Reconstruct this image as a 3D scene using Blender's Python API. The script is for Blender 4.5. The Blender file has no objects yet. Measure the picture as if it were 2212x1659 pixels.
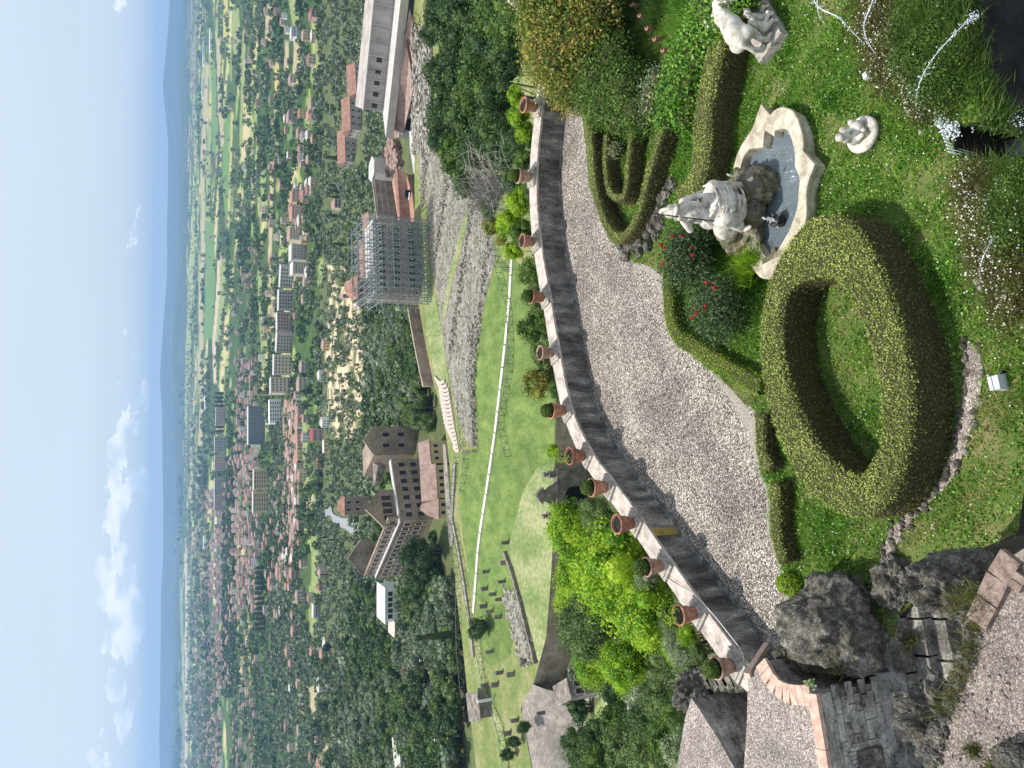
import bpy, math, random
import numpy as np
from mathutils import Vector, Matrix, noise, geometry

random.seed(5)
RG = np.random.default_rng(11)
SC = bpy.context.scene
COL = SC.collection
PI = math.pi

# ------------------------------------------------------------------ camera
CAM_H = 11.0
PITCH = math.radians(24.2)
ROLL = math.radians(0.8)
FOC = 0.751                                   # focal length / long side of the frame
_F = np.array([0, math.cos(PITCH), -math.sin(PITCH)])
_R0 = np.array([1.0, 0, 0]); _U0 = np.array([0, math.sin(PITCH), math.cos(PITCH)])
_R = _R0 * math.cos(ROLL) + _U0 * math.sin(ROLL)
_U = _U0 * math.cos(ROLL) - _R0 * math.sin(ROLL)
_D = -_U
cam = bpy.data.cameras.new('camera'); camo = bpy.data.objects.new('camera', cam); COL.objects.link(camo)
cam.sensor_fit = 'HORIZONTAL'; cam.sensor_width = 36.0; cam.lens = 36.0 * FOC
cam.clip_start = 0.1; cam.clip_end = 120000
mw = Matrix.Identity(4)                       # the photograph was taken with the phone held upright and stored lying on its side
for i in range(3):
    mw[i][0] = _D[i]; mw[i][1] = _R[i]; mw[i][2] = -_F[i]
mw[2][3] = CAM_H
camo.matrix_world = mw
SC.camera = camo

# ------------------------------------------------------------------ light
SUN_AZ = math.atan2(-0.86, 0.50)              # towards the sun, measured from +Y to +X
SUN_EL = math.radians(66)
sun = bpy.data.lights.new('sun', 'SUN'); suno = bpy.data.objects.new('sun', sun); COL.objects.link(suno)
sun.energy = 4.6; sun.angle = math.radians(0.6); sun.color = (1.0, 0.95, 0.87)
sdir = Vector((math.sin(SUN_AZ) * math.cos(SUN_EL), math.cos(SUN_AZ) * math.cos(SUN_EL), math.sin(SUN_EL)))
suno.rotation_euler = sdir.to_track_quat('Z', 'Y').to_euler()
W = bpy.data.worlds.new('World'); SC.world = W; W.use_nodes = True
SC.view_settings.view_transform = 'Standard'; SC.view_settings.look = 'None'
SC.view_settings.gamma = 1; SC.view_settings.exposure = 0.27
SC.view_settings.use_curve_mapping = False
SC.cycles.max_bounces = 6; SC.cycles.diffuse_bounces = 3; SC.cycles.transparent_max_bounces = 8
SC.cycles.volume_bounces = 1

def world_nodes():
    nt = W.node_tree; N = nt.nodes; L = nt.links; N.clear()
    out = N.new('ShaderNodeOutputWorld'); bg = N.new('ShaderNodeBackground'); bg.inputs[1].default_value = 0.12
    sky = N.new('ShaderNodeTexSky'); sky.sky_type = 'NISHITA'; sky.sun_disc = False
    sky.sun_elevation = SUN_EL; sky.sun_rotation = SUN_AZ; sky.altitude = 200
    sky.air_density = 1.0; sky.dust_density = 1.2; sky.ozone_density = 1.2
    tc = N.new('ShaderNodeTexCoord'); sep = N.new('ShaderNodeSeparateXYZ'); L.new(tc.outputs['Generated'], sep.inputs[0])
    def math_(op, a, b=None, clamp=False):
        m = N.new('ShaderNodeMath'); m.operation = op; m.use_clamp = clamp
        for i, v in enumerate((a, b)):
            if v is None: continue
            if isinstance(v, (int, float)): m.inputs[i].default_value = v
            else: L.new(v, m.inputs[i])
        return m.outputs[0]
    def ramp(v, lo, hi):
        m = N.new('ShaderNodeMapRange'); m.interpolation_type = 'SMOOTHSTEP'
        L.new(v, m.inputs[0]); m.inputs[1].default_value = lo; m.inputs[2].default_value = hi
        return m.outputs[0]
    def mixc(f, a, b):
        m = N.new('ShaderNodeMix'); m.data_type = 'RGBA'
        if isinstance(f, (int, float)): m.inputs[0].default_value = f
        else: L.new(f, m.inputs[0])
        for i, v in ((6, a), (7, b)):
            if isinstance(v, tuple): m.inputs[i].default_value = (*v, 1)
            else: L.new(v, m.inputs[i])
        return m.outputs[2]
    az = math_('DIVIDE', sep.outputs[0], sep.outputs[1]); el = sep.outputs[2]
    # thin high veil
    mp = N.new('ShaderNodeMapping'); L.new(tc.outputs['Generated'], mp.inputs[0]); mp.inputs['Scale'].default_value = (1.2, 1.2, 9)
    nz = N.new('ShaderNodeTexNoise'); L.new(mp.outputs[0], nz.inputs[0]); nz.inputs['Scale'].default_value = 1.6; nz.inputs['Detail'].default_value = 5
    veil = math_('MULTIPLY', ramp(nz.outputs[0], .3, .75), .35)
    veil = math_('ADD', veil, math_('MULTIPLY', ramp(el, .02, .3), .42), True)
    c = mixc(.72, sky.outputs[0], (5.25, 5.7, 6.2))
    c = mixc(veil, c, (5.6, 6.5, 7.5))
    # low cumulus bank above the horizon
    mp2 = N.new('ShaderNodeMapping'); L.new(tc.outputs['Generated'], mp2.inputs[0]); mp2.inputs['Scale'].default_value = (1, 1, 2.1)
    n2 = N.new('ShaderNodeTexNoise'); L.new(mp2.outputs[0], n2.inputs[0]); n2.inputs['Scale'].default_value = 17.0
    n2.inputs['Detail'].default_value = 9; n2.inputs['Roughness'].default_value = .58
    band = math_('MULTIPLY', ramp(el, .008, .03), math_('SUBTRACT', 1, ramp(el, .045, .085)))
    left = ramp(az, .16, -.16)
    m = N.new('ShaderNodeMapRange'); L.new(az, m.inputs[0]); m.inputs[1].default_value = .12; m.inputs[2].default_value = -.16
    m.interpolation_type = 'SMOOTHSTEP'
    thr = math_('ADD', math_('MULTIPLY', m.outputs[0], .13), -.03)
    dens = math_('SUBTRACT', math_('ADD', n2.outputs[0], math_('MULTIPLY', band, .13)), math_('SUBTRACT', .7, thr))
    cov = math_('MULTIPLY', ramp(dens, 0, .035), band)
    n3 = N.new('ShaderNodeTexNoise'); L.new(mp2.outputs[0], n3.inputs[0]); n3.inputs['Scale'].default_value = 30; n3.inputs['Detail'].default_value = 5
    cc = mixc(ramp(n3.outputs[0], .35, .65), (5.6, 6.2, 6.9), (8.8, 8.9, 9.0))
    c = mixc(math_('MULTIPLY', cov, .85), c, cc)
    L.new(c, bg.inputs[0]); L.new(bg.outputs[0], out.inputs[0])
world_nodes()

# ------------------------------------------------------------------ picture <-> place
# Measured positions are given on a 2212 x 1659 copy of the photograph and turned once into points of the place.
_FD = 4032 * FOC * 0.54861
def ray(x, y):
    x = np.asarray(x, float); y = np.asarray(y, float)
    return _F + _R * ((829.5 - y) / _FD)[..., None] + _D * ((x - 1106) / _FD)[..., None]
def P(x, y, z=0.0):
    d = ray(x, y); t = (z - CAM_H) / d[..., 2]
    return d * t[..., None] + np.array([0, 0, CAM_H])
def at(x, y, Y):
    d = ray(x, y); t = Y / d[..., 1]
    return d * t[..., None] + np.array([0, 0, CAM_H])
def proj(p):
    q = np.asarray(p, float) - np.array([0, 0, CAM_H]); dz = q @ _F
    dz = np.where(dz < .01, .01, dz)
    return 1106 + (q @ _D) / dz * _FD, 829.5 - (q @ _R) / dz * _FD
def PL(pts, z=0.0): return np.array([P(a, b, z) for a, b in pts])
def inpoly(px, py, poly):
    poly = np.asarray(poly, float); n = len(poly); ins = np.zeros(np.shape(px), bool)
    j = n - 1
    for i in range(n):
        xi, yi = poly[i][0], poly[i][1]; xj, yj = poly[j][0], poly[j][1]
        c = ((yi > py) != (yj > py)) & (px < (xj - xi) * (py - yi) / ((yj - yi) + 1e-12) + xi)
        ins ^= c; j = i
    return ins

# terrain outside the garden: a slope falling to a terrace, an olive hillside, then the plain
TY = np.array([-60, 0, 14, 26, 60, 95, 128, 143, 150, 250, 300, 380, 480, 620, 800, 1000, 2000, 6000, 70000.])
TZ = np.array([-6, -9, -13, -20, -38, -52, -66, -73, -75, -76, -80, -92, -106, -124, -143, -149, -150, -151, -151.])
def nz2(X, Y, s, k=0.0):
    return np.sin(X * s + 1.3 + k) * np.cos(Y * s * .8 + .4 + k) + .5 * np.sin(X * s * 2.3 + Y * s * 1.7 + k) + .25 * np.cos(X * s * 4.1 - Y * s * 3.7 + k)
def zt(X, Y):
    z = np.interp(Y, TY, TZ)
    a = np.interp(Y, [20, 60, 140, 280, 500, 900, 1500], [.4, 1.2, .5, 1.5, 4, 2.0, .3])
    return z + a * nz2(X, Y, .021)
def G(x, y):
    x = np.atleast_1d(np.asarray(x, float)); y = np.atleast_1d(np.asarray(y, float))
    d = ray(x, y); t = np.full(x.shape, 20.0); done = np.zeros(x.shape, bool)
    tp = t.copy()
    for _ in range(420):
        p = d * t[:, None]; h = p[:, 2] + CAM_H - zt(p[:, 0], p[:, 1])
        hit = (h <= 0) & ~done; done |= hit
        if done.all(): break
        tp = np.where(done, tp, t); t = np.where(done, t, t * 1.02)
    lo, hi = tp, t
    for _ in range(22):
        m = (lo + hi) / 2; p = d * m[:, None]; h = p[:, 2] + CAM_H - zt(p[:, 0], p[:, 1])
        lo = np.where(h > 0, m, lo); hi = np.where(h > 0, hi, m)
    p = d * hi[:, None] + np.array([0, 0, CAM_H])
    return p, done

# ------------------------------------------------------------------ mesh helper
class MB:
    def __init__(s): s.V = []; s.F = []; s.n = 0
    def add(s, V, F, m=0):
        V = np.asarray(V, float).reshape(-1, 3); F = np.asarray(F, int)
        s.V.append(V); s.F.append((F + s.n, m)); s.n += len(V); return s
    def box(s, c, d, rz=0.0, m=0, taper=1.0):
        x, y, z = d[0] / 2, d[1] / 2, d[2] / 2
        v = np.array([[-x, -y, -z], [x, -y, -z], [x, y, -z], [-x, y, -z], [-x * taper, -y * taper, z], [x * taper, -y * taper, z], [x * taper, y * taper, z], [-x * taper, y * taper, z]])
        if rz: v[:, :2] = v[:, :2] @ np.array([[math.cos(rz), math.sin(rz)], [-math.sin(rz), math.cos(rz)]])
        return s.add(v + np.array(c), [[0, 3, 2, 1], [4, 5, 6, 7], [0, 1, 5, 4], [1, 2, 6, 5], [2, 3, 7, 6], [3, 0, 4, 7]], m)
    def poly(s, pts, m=0):
        pts = [Vector(p) for p in pts]; t = geometry.tessellate_polygon([pts])
        V = np.array([list(p) for p in pts]); T = []
        for a, b, c in t:
            n = np.cross(V[b] - V[a], V[c] - V[a]); T.append((a, b, c) if n[2] >= 0 else (a, c, b))
        return s.add(V, T, m)
    def prism(s, pts, z0, z1, m=0, mt=None):
        pts = np.asarray(pts, float)[:, :2]; n = len(pts)
        ar = np.sum(pts[:, 0] * np.roll(pts[:, 1], -1) - np.roll(pts[:, 0], -1) * pts[:, 1])
        if ar < 0: pts = pts[::-1]
        s.poly([(a, b, z1) for a, b in pts], m if mt is None else mt)
        V = np.vstack([np.c_[pts, np.full(n, z0)], np.c_[pts, np.full(n, z1)]])
        i = np.arange(n); j = (i + 1) % n
        return s.add(V, np.c_[i, j, j + n, i + n], m)
    def tube(s, pts, r, k=6, m=0, cap=True):
        pts = np.asarray(pts, float); n = len(pts); r = np.broadcast_to(np.asarray(r, float), (n,))
        T = np.gradient(pts, axis=0) if n > 2 else np.repeat((pts[1] - pts[0])[None], 2, 0)
        T /= (np.linalg.norm(T, axis=1)[:, None] + 1e-9)
        up = np.array([0, 0, 1.0]) if abs(T[0][2]) < .9 else np.array([1.0, 0, 0])
        V = []
        for i in range(n):
            a = np.cross(T[i], up); a /= np.linalg.norm(a) + 1e-9; b = np.cross(a, T[i]); up = b
            th = np.arange(k) * 2 * PI / k
            V.append(pts[i] + r[i] * (np.cos(th)[:, None] * a + np.sin(th)[:, None] * b))
        V = np.vstack(V); F = []
        for i in range(n - 1):
            for q in range(k): F.append([i * k + q, (i + 1) * k + q, (i + 1) * k + (q + 1) % k, i * k + (q + 1) % k])
        s.add(V, F, m)
        if cap:
            c0 = np.vstack([V[:k], pts[:1]]); s.add(c0, [[k, q, (q + 1) % k] for q in range(k)], m)
            c1 = np.vstack([V[-k:], pts[-1:]]); s.add(c1, [[k, (q + 1) % k, q] for q in range(k)], m)
        return s
    def lathe(s, prof, c=(0, 0, 0), k=16, m=0):
        th = np.arange(k) * 2 * PI / k; V = []
        for r, z in prof: V.append(np.c_[r * np.cos(th), r * np.sin(th), np.full(k, z)])
        V = np.vstack(V) + np.array(c); F = []
        for i in range(len(prof) - 1):
            for q in range(k): F.append([i * k + q, i * k + (q + 1) % k, (i + 1) * k + (q + 1) % k, (i + 1) * k + q])
        return s.add(V, F, m)
    def ball(s, c, r, sub=2, m=0, rough=0.0, fs=2.0, seed=0.0, rot=0.0, ridge=False):
        V, F = ico(sub); V = V.copy(); r = np.broadcast_to(np.asarray(r, float), (3,))
        if rough:
            k = np.empty(len(V))
            for i, v in enumerate(V):
                p = Vector(v * fs) + Vector((seed * 7.1, seed * 3.3, seed))
                q = noise.fractal(p, .9, 2.1, 5)
                if ridge: q = q * .9 + .35 - abs(noise.noise(p * 1.3)) * .9 - abs(noise.noise(p * 3.1)) * .3 + noise.noise(p * 7.) * .1
                k[i] = 1 + rough * q
            V = V * k[:, None]
        V = V * r
        if rot: V[:, :2] = V[:, :2] @ np.array([[math.cos(rot), math.sin(rot)], [-math.sin(rot), math.cos(rot)]])
        return s.add(V + np.array(c), F, m)
    def leaves(s, p, nrm, size, m=0, asp=.55):
        p = np.asarray(p, float); n = len(p)
        if n == 0: return s
        size = np.broadcast_to(np.asarray(size, float), (n,))
        r = RG.normal(size=(n, 3)); a = np.cross(nrm, r); a /= np.linalg.norm(a, axis=1)[:, None] + 1e-9
        b = np.cross(nrm, a); b /= np.linalg.norm(b, axis=1)[:, None] + 1e-9
        a = a * size[:, None]; b = b * (size * asp)[:, None]
        V = np.stack([p - a, p - b, p + a, p + b], 1).reshape(-1, 3)
        return s.add(V, np.arange(n * 4).reshape(-1, 4), m)
    def data(s, name, mats, smooth=False, off=None):
        V = np.vstack(s.V)
        if off is not None: V = V - np.asarray(off)
        me = bpy.data.meshes.new(name); nv = len(V); me.vertices.add(nv); me.vertices.foreach_set('co', V.ravel())
        lv = np.concatenate([f.ravel() for f, _ in s.F]); tot = np.concatenate([np.full(len(f), f.shape[1]) for f, _ in s.F])
        mi = np.concatenate([np.full(len(f), m) for f, m in s.F])
        me.loops.add(len(lv)); me.loops.foreach_set('vertex_index', lv)
        st = np.concatenate([[0], np.cumsum(tot)[:-1]]); me.polygons.add(len(tot))
        me.polygons.foreach_set('loop_start', st); me.polygons.foreach_set('loop_total', tot)
        me.polygons.foreach_set('material_index', mi)
        me.polygons.foreach_set('use_smooth', np.full(len(tot), smooth))
        for x in (mats if isinstance(mats, (list, tuple)) else [mats]): me.materials.append(x)
        me.update(calc_edges=True); me.validate(); return me
    def bounds(s):
        V = np.vstack(s.V); return V.min(0), V.max(0)
    def sample(s, n):
        V = np.vstack(s.V); tri = []
        for F, _ in s.F:
            tri.append(F[:, :3])
            if F.shape[1] == 4: tri.append(F[:, [0, 2, 3]])
        T = np.vstack(tri); a, b, c = V[T[:, 0]], V[T[:, 1]], V[T[:, 2]]
        cr = np.cross(b - a, c - a); ar = np.linalg.norm(cr, axis=1) / 2
        i = RG.choice(len(T), int(n), p=ar / ar.sum()); u = RG.random((int(n), 2)); u[u.sum(1) > 1] = 1 - u[u.sum(1) > 1]
        return a[i] + (b - a)[i] * u[:, :1] + (c - a)[i] * u[:, 1:], cr[i] / (2 * ar[i][:, None] + 1e-12), ar.sum()

_ico = {}
def ico(sub):
    if sub in _ico: return _ico[sub]
    t = (1 + 5 ** .5) / 2
    V = [(-1, t, 0), (1, t, 0), (-1, -t, 0), (1, -t, 0), (0, -1, t), (0, 1, t), (0, -1, -t), (0, 1, -t), (t, 0, -1), (t, 0, 1), (-t, 0, -1), (-t, 0, 1)]
    F = [(0, 11, 5), (0, 5, 1), (0, 1, 7), (0, 7, 10), (0, 10, 11), (1, 5, 9), (5, 11, 4), (11, 10, 2), (10, 7, 6), (7, 1, 8), (3, 9, 4), (3, 4, 2), (3, 2, 6), (3, 6, 8), (3, 8, 9), (4, 9, 5), (2, 4, 11), (6, 2, 10), (8, 6, 7), (9, 8, 1)]
    V = [np.array(v) / np.linalg.norm(v) for v in V]
    for _ in range(sub):
        c = {}; NF = []
        def mid(a, b):
            k = (min(a, b), max(a, b))
            if k not in c:
                m = V[a] + V[b]; V.append(m / np.linalg.norm(m)); c[k] = len(V) - 1
            return c[k]
        for a, b, d in F:
            x, y, z = mid(a, b), mid(b, d), mid(d, a); NF += [(a, x, z), (b, y, x), (d, z, y), (x, y, z)]
        F = NF
    _ico[sub] = (np.array(V), np.array(F)); return _ico[sub]

def tag(o, label=None, cat=None, group=None, kind=None):
    if label: o['label'] = label
    if cat: o['category'] = cat
    if group: o['group'] = group
    if kind: o['kind'] = kind
    return o
ORG = {}
def link(name, me, loc=(0, 0, 0), parent=None):
    o = bpy.data.objects.new(name, me); COL.objects.link(o); o.location = loc
    if parent: o.parent = parent
    return o
def thing(name, label, cat, loc=(0, 0, 0), rz=0.0, group=None):
    o = link(name, None, loc); o.rotation_euler = (0, 0, rz); o.empty_display_size = .2
    ORG[o.name] = np.array(loc, float); return tag(o, label, cat, group)
def part(name, mb, mat, parent, smooth=False, local=False, kind=None):
    # world-space mesh data put under an unrotated parent
    off = None if local else ORG[parent.name]
    o = link(name, mb.data(name, mat, smooth, off), (0, 0, 0), parent)
    if kind: o['kind'] = kind
    ORG[o.name] = np.zeros(3) if local else ORG[parent.name]
    return o
def solo(name, mb, mat, label, cat, group=None, smooth=False, kind=None):
    a, b = mb.bounds(); loc = np.array([(a[0] + b[0]) / 2, (a[1] + b[1]) / 2, a[2]])
    o = link(name, mb.data(name, mat, smooth, loc), loc); ORG[o.name] = loc
    return tag(o, label, cat, group, kind)
def struct(name, mb, mat, smooth=False):
    o = link(name, mb.data(name, mat, smooth)); o['kind'] = 'structure'; ORG[o.name] = np.zeros(3); return o
def dup(root, loc=None, rz=None, scale=None, label=None, group=None, name=None):
    r = root.copy(); COL.objects.link(r)
    if loc is not None: r.location = loc
    if rz is not None: r.rotation_euler = (0, 0, rz)
    if scale is not None: r.scale = scale
    if label: r['label'] = label
    if group: r['group'] = group
    for ch in list(root.children):
        c = ch.copy(); COL.objects.link(c); c.parent = r
        for g in list(ch.children):
            d = g.copy(); COL.objects.link(d); d.parent = c
    return r

# ------------------------------------------------------------------ materials
MATS = {}
def mat(name, cols, scale=4.0, rough=.9, bump=0.0, bs=None, detail=6, stretch=(1, 1, 1), island=0.0, metal=0.0, spec=.3, trans=0.0, kind='noise', lo=.3, hi=.7, fine=0.0, dist=.02, big=0.0, bigs=.5):
    if name in MATS: return MATS[name]
    m = bpy.data.materials.new(name); m.use_nodes = True; nt = m.node_tree; N = nt.nodes; L = nt.links
    b = N['Principled BSDF']; b.inputs['Roughness'].default_value = rough; b.inputs['Metallic'].default_value = metal
    b.inputs['Specular IOR Level'].default_value = spec
    g = N.new('ShaderNodeNewGeometry'); mp = N.new('ShaderNodeMapping'); mp.inputs['Scale'].default_value = stretch
    L.new(g.outputs['Position'], mp.inputs[0])
    if kind == 'voronoi':
        t = N.new('ShaderNodeTexVoronoi'); t.inputs['Scale'].default_value = scale; src = t.outputs['Color']
        sp = N.new('ShaderNodeSeparateColor'); L.new(src, sp.inputs[0]); src = sp.outputs[0]; hsrc = t.outputs['Distance']
    else:
        t = N.new('ShaderNodeTexNoise'); t.inputs['Scale'].default_value = scale; t.inputs['Detail'].default_value = detail; t.inputs['Roughness'].default_value = .65
        src = t.outputs[0]; hsrc = src
    L.new(mp.outputs[0], t.inputs[0])
    cr = N.new('ShaderNodeValToRGB'); e = cr.color_ramp.elements
    n = len(cols)
    while len(e) < n: e.new(.5)
    for i, c in enumerate(cols):
        e[i].position = lo + (hi - lo) * i / max(1, n - 1) if kind == 'noise' else i / max(1, n - 1)
        e[i].color = (*c, 1)
    fac = src
    if island:
        mx = N.new('ShaderNodeMath'); mx.operation = 'MULTIPLY_ADD'; L.new(g.outputs['Random Per Island'], mx.inputs[0])
        mx.inputs[1].default_value = island; s2 = N.new('ShaderNodeMath'); s2.operation = 'SUBTRACT'
        L.new(src, s2.inputs[0]); s2.inputs[1].default_value = island / 2; L.new(s2.outputs[0], mx.inputs[2]); fac = mx.outputs[0]
    if fine:
        nf = N.new('ShaderNodeTexNoise'); nf.inputs['Scale'].default_value = scale * 9; nf.inputs['Detail'].default_value = 4; L.new(g.outputs['Position'], nf.inputs[0])
        ma = N.new('ShaderNodeMath'); ma.operation = 'MULTIPLY_ADD'; L.new(nf.outputs[0], ma.inputs[0]); ma.inputs[1].default_value = fine
        s3 = N.new('ShaderNodeMath'); s3.operation = 'SUBTRACT'; L.new(fac, s3.inputs[0]); s3.inputs[1].default_value = fine / 2; L.new(s3.outputs[0], ma.inputs[2]); fac = ma.outputs[0]
    L.new(fac, cr.inputs[0]); colout = cr.outputs[0]
    if big:
        nb_ = N.new('ShaderNodeTexNoise'); nb_.inputs['Scale'].default_value = bigs; nb_.inputs['Detail'].default_value = 5; nb_.inputs['Roughness'].default_value = .6; L.new(g.outputs['Position'], nb_.inputs[0])
        mr_ = N.new('ShaderNodeMapRange'); L.new(nb_.outputs[0], mr_.inputs[0]); mr_.inputs[1].default_value = .32; mr_.inputs[2].default_value = .68; mr_.inputs[3].default_value = 1 - big; mr_.inputs[4].default_value = 1 + big
        vm_ = N.new('ShaderNodeVectorMath'); vm_.operation = 'SCALE'; L.new(colout, vm_.inputs[0]); L.new(mr_.outputs[0], vm_.inputs['Scale']); colout = vm_.outputs[0]
    L.new(colout, b.inputs['Base Color'])
    if bump:
        bn = N.new('ShaderNodeTexNoise'); bn.inputs['Scale'].default_value = bs or scale * 4; bn.inputs['Detail'].default_value = 8; bn.inputs['Roughness'].default_value = .7
        L.new(mp.outputs[0], bn.inputs[0]); bp = N.new('ShaderNodeBump'); bp.inputs['Strength'].default_value = bump; bp.inputs['Distance'].default_value = dist
        L.new(bn.outputs[0] if kind == 'noise' else hsrc, bp.inputs['Height']); L.new(bp.outputs[0], b.inputs['Normal'])
    if trans:
        tr = N.new('ShaderNodeBsdfTranslucent'); L.new(colout, tr.inputs[0]); mi = N.new('ShaderNodeMixShader'); mi.inputs[0].default_value = trans
        L.new(b.outputs[0], mi.inputs[1]); L.new(tr.outputs[0], mi.inputs[2]); L.new(mi.outputs[0], N['Material Output'].inputs[0])
    MATS[name] = m; return m
def leafmat(name, cols, island=.5, trans=.35, scale=1.5, rough=.6, big=0.0, bigs=.5):
    return mat(name, cols, scale=scale, rough=rough, island=island, trans=trans, spec=.25, detail=3, big=big, bigs=bigs)

# ------------------------------------------------------------------ materials in use
m_soil = mat('lawn_ground', [(.05, .08, .015), (.085, .125, .025), (.16, .15, .06), (.26, .21, .12)], scale=.9, bump=.5, bs=30, fine=.25, hi=.78)
m_grass = leafmat('grass_blade', [(.045, .14, .012), (.095, .26, .02), (.16, .36, .035), (.28, .4, .08)], island=.5, trans=.4, scale=.8)
m_grass2 = leafmat('dry_grass_blade', [(.15, .24, .04), (.32, .33, .1), (.5, .43, .21)], island=.5, trans=.3, scale=.8)
m_gravel = mat('path_gravel', [(.02, .017, .015), (.09, .076, .066), (.19, .163, .142), (.32, .28, .245), (.74, .68, .6)], scale=48, fine=.55, bump=.9, kind='voronoi', dist=.02, big=.34, bigs=.55)
m_gravel_l = mat('pale_path_edge', [(.16, .14, .12), (.28, .25, .215), (.44, .4, .35)], scale=25, fine=.5, bump=.6, bs=60, detail=8)
m_stonetop = mat('wall_coping_stone', [(.2, .18, .165), (.38, .33, .29), (.52, .44, .385), (.62, .56, .49)], scale=4.5, fine=.35, bump=.4, bs=50)
m_stonewall = mat('weathered_wall_plaster', [(.045, .042, .04), (.115, .107, .1), (.24, .225, .205), (.5, .47, .42)], big=.35, bigs=.6, scale=3.2, stretch=(1, 1, .25), fine=.5, bump=.5, bs=22, lo=.32, hi=.72)
m_plinth = mat('plinth_stone', [(.14, .13, .12), (.36, .33, .29), (.5, .46, .4)], scale=9, fine=.3, bump=.4, bs=60)
m_terra = mat('terracotta', [(.24, .1, .06), (.37, .17, .105), (.5, .29, .21)], big=.25, bigs=5, scale=12, fine=.2, bump=.15, bs=90, rough=.8)
m_potsoil = mat('potting_soil', [(.012, .01, .009), (.035, .028, .022)], scale=40, bump=.6, bs=120)
m_black = mat('irrigation_hose', [(.01, .01, .01), (.02, .02, .02)], scale=5, rough=.5)
m_yellow = mat('yellow_lichen_plaster', [(.17, .13, .03), (.36, .27, .05), (.26, .22, .11)], scale=5, fine=.4, bump=.3, bs=30)
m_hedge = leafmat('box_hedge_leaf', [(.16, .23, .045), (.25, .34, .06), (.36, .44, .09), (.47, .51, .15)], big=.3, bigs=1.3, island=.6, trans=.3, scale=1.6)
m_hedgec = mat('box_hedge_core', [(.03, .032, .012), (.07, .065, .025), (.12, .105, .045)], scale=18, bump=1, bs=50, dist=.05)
m_hedged = leafmat('brown_shaded_leaf', [(.07, .062, .022), (.13, .115, .04), (.2, .175, .06), (.16, .2, .045)], island=.6, trans=.2, scale=2)  # brown leaf, darkened to carry the shade on the hedge sides
m_ivy = leafmat('ivy_leaf', [(.05, .13, .016), (.12, .28, .03), (.24, .44, .06)], island=.7, trans=.3, scale=1.5, rough=.4)
m_lime = leafmat('lime_leaf', [(.08, .2, .012), (.19, .38, .02), (.34, .55, .035), (.5, .65, .06)], island=.6, trans=.5, scale=.7)
m_mid = leafmat('green_leaf', [(.035, .08, .016), (.08, .155, .027), (.15, .24, .045)], island=.6, trans=.3, scale=.6)
m_dark = leafmat('dark_leaf', [(.022, .055, .017), (.048, .1, .026), (.09, .155, .042)], island=.6, trans=.25, scale=.25)
m_gold = leafmat('golden_leaf', [(.06, .13, .02), (.16, .24, .035), (.33, .36, .065), (.44, .33, .1)], island=.6, trans=.4, scale=1.0)
m_pale = leafmat('silvery_leaf', [(.13, .19, .08), (.25, .32, .16), (.4, .46, .28)], island=.6, trans=.35, scale=.9)
m_topi = leafmat('topiary_leaf', [(.03, .07, .01), (.08, .16, .022), (.17, .24, .04)], island=.6, trans=.2, scale=6)
m_bark = mat('bark', [(.05, .04, .03), (.12, .1, .08)], scale=8, bump=.6, bs=30)
m_twig = mat('bare_twigs', [(.2, .18, .155), (.36, .33, .29)], scale=8)
m_marble = mat('carved_marble', [(.15, .135, .115), (.4, .365, .31), (.56, .52, .45), (.68, .64, .56)], scale=4.5, fine=.25, bump=.25, bs=35, rough=.7, lo=.28, hi=.66)
m_rim = mat('basin_travertine', [(.2, .17, .12), (.42, .37, .28), (.58, .53, .43)], big=.2, bigs=1.5, scale=3, fine=.25, bump=.3, bs=40, rough=.75)
m_wetrock = mat('wet_mossy_rock', [(.035, .03, .027), (.12, .105, .09), (.075, .075, .02), (.22, .2, .17), (.33, .13, .03)], scale=3.4, fine=.3, bump=.9, bs=14, rough=.45)
m_water = mat('basin_water', [(.09, .115, .13), (.14, .175, .2)], scale=4, bump=.8, bs=11, rough=.06, spec=.9, dist=.06, stretch=(1, .45, 1))
m_dkwater = mat('dark_pool_water', [(.012, .016, .024), (.03, .04, .06), (.13, .16, .21), (.03, .04, .06)], scale=5, stretch=(.4, 1, 1), bump=1, bs=9, rough=.2, spec=.9, dist=.04)
m_foam = mat('white_water', [(.7, .74, .78), (.9, .92, .95)], scale=60, rough=.25, trans=.3)
m_iron = mat('dark_iron', [(.012, .012, .012), (.03, .028, .026)], scale=6, rough=.6)
m_lampgrey = mat('floodlight_grey', [(.4, .42, .43), (.55, .57, .58)], scale=9, rough=.4)
m_glass = mat('lamp_glass', [(.5, .55, .56), (.62, .67, .68)], scale=3, rough=.15)
m_tufa = mat('tufa_rock', [(.035, .031, .025), (.1, .092, .075), (.18, .168, .14), (.42, .39, .34)], big=.45, bigs=1.8, scale=6, fine=.8, bump=1, bs=20, detail=12, lo=.28, hi=.7, dist=.09)
m_ruin = mat('tower_masonry', [(.07, .066, .06), (.24, .225, .2), (.4, .375, .34), (.6, .56, .51)], big=.35, bigs=1.5, scale=2.6, fine=.5, bump=.8, bs=12, stretch=(1, 1, 1.8), dist=.05)
m_roofgr = mat('roof_grit', [(.08, .065, .06), (.17, .135, .12), (.26, .215, .195), (.34, .29, .26), (.6, .55, .5)], big=.3, bigs=1.6, scale=60, fine=.5, bump=.7, kind='voronoi', dist=.02)
m_brick = mat('pink_brick', [(.32, .2, .15), (.47, .32, .25), (.6, .46, .38)], scale=6, fine=.3, bump=.4, bs=60, island=.3)
m_moss = leafmat('weed_blade', [(.06, .08, .02), (.14, .15, .04), (.22, .2, .07)], island=.5, trans=.3, scale=2)
m_timber = mat('old_timber', [(.1, .07, .045), (.22, .17, .11), (.36, .29, .21)], scale=8, stretch=(1, 1, 1), fine=.4, bump=.5, bs=40)
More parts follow.
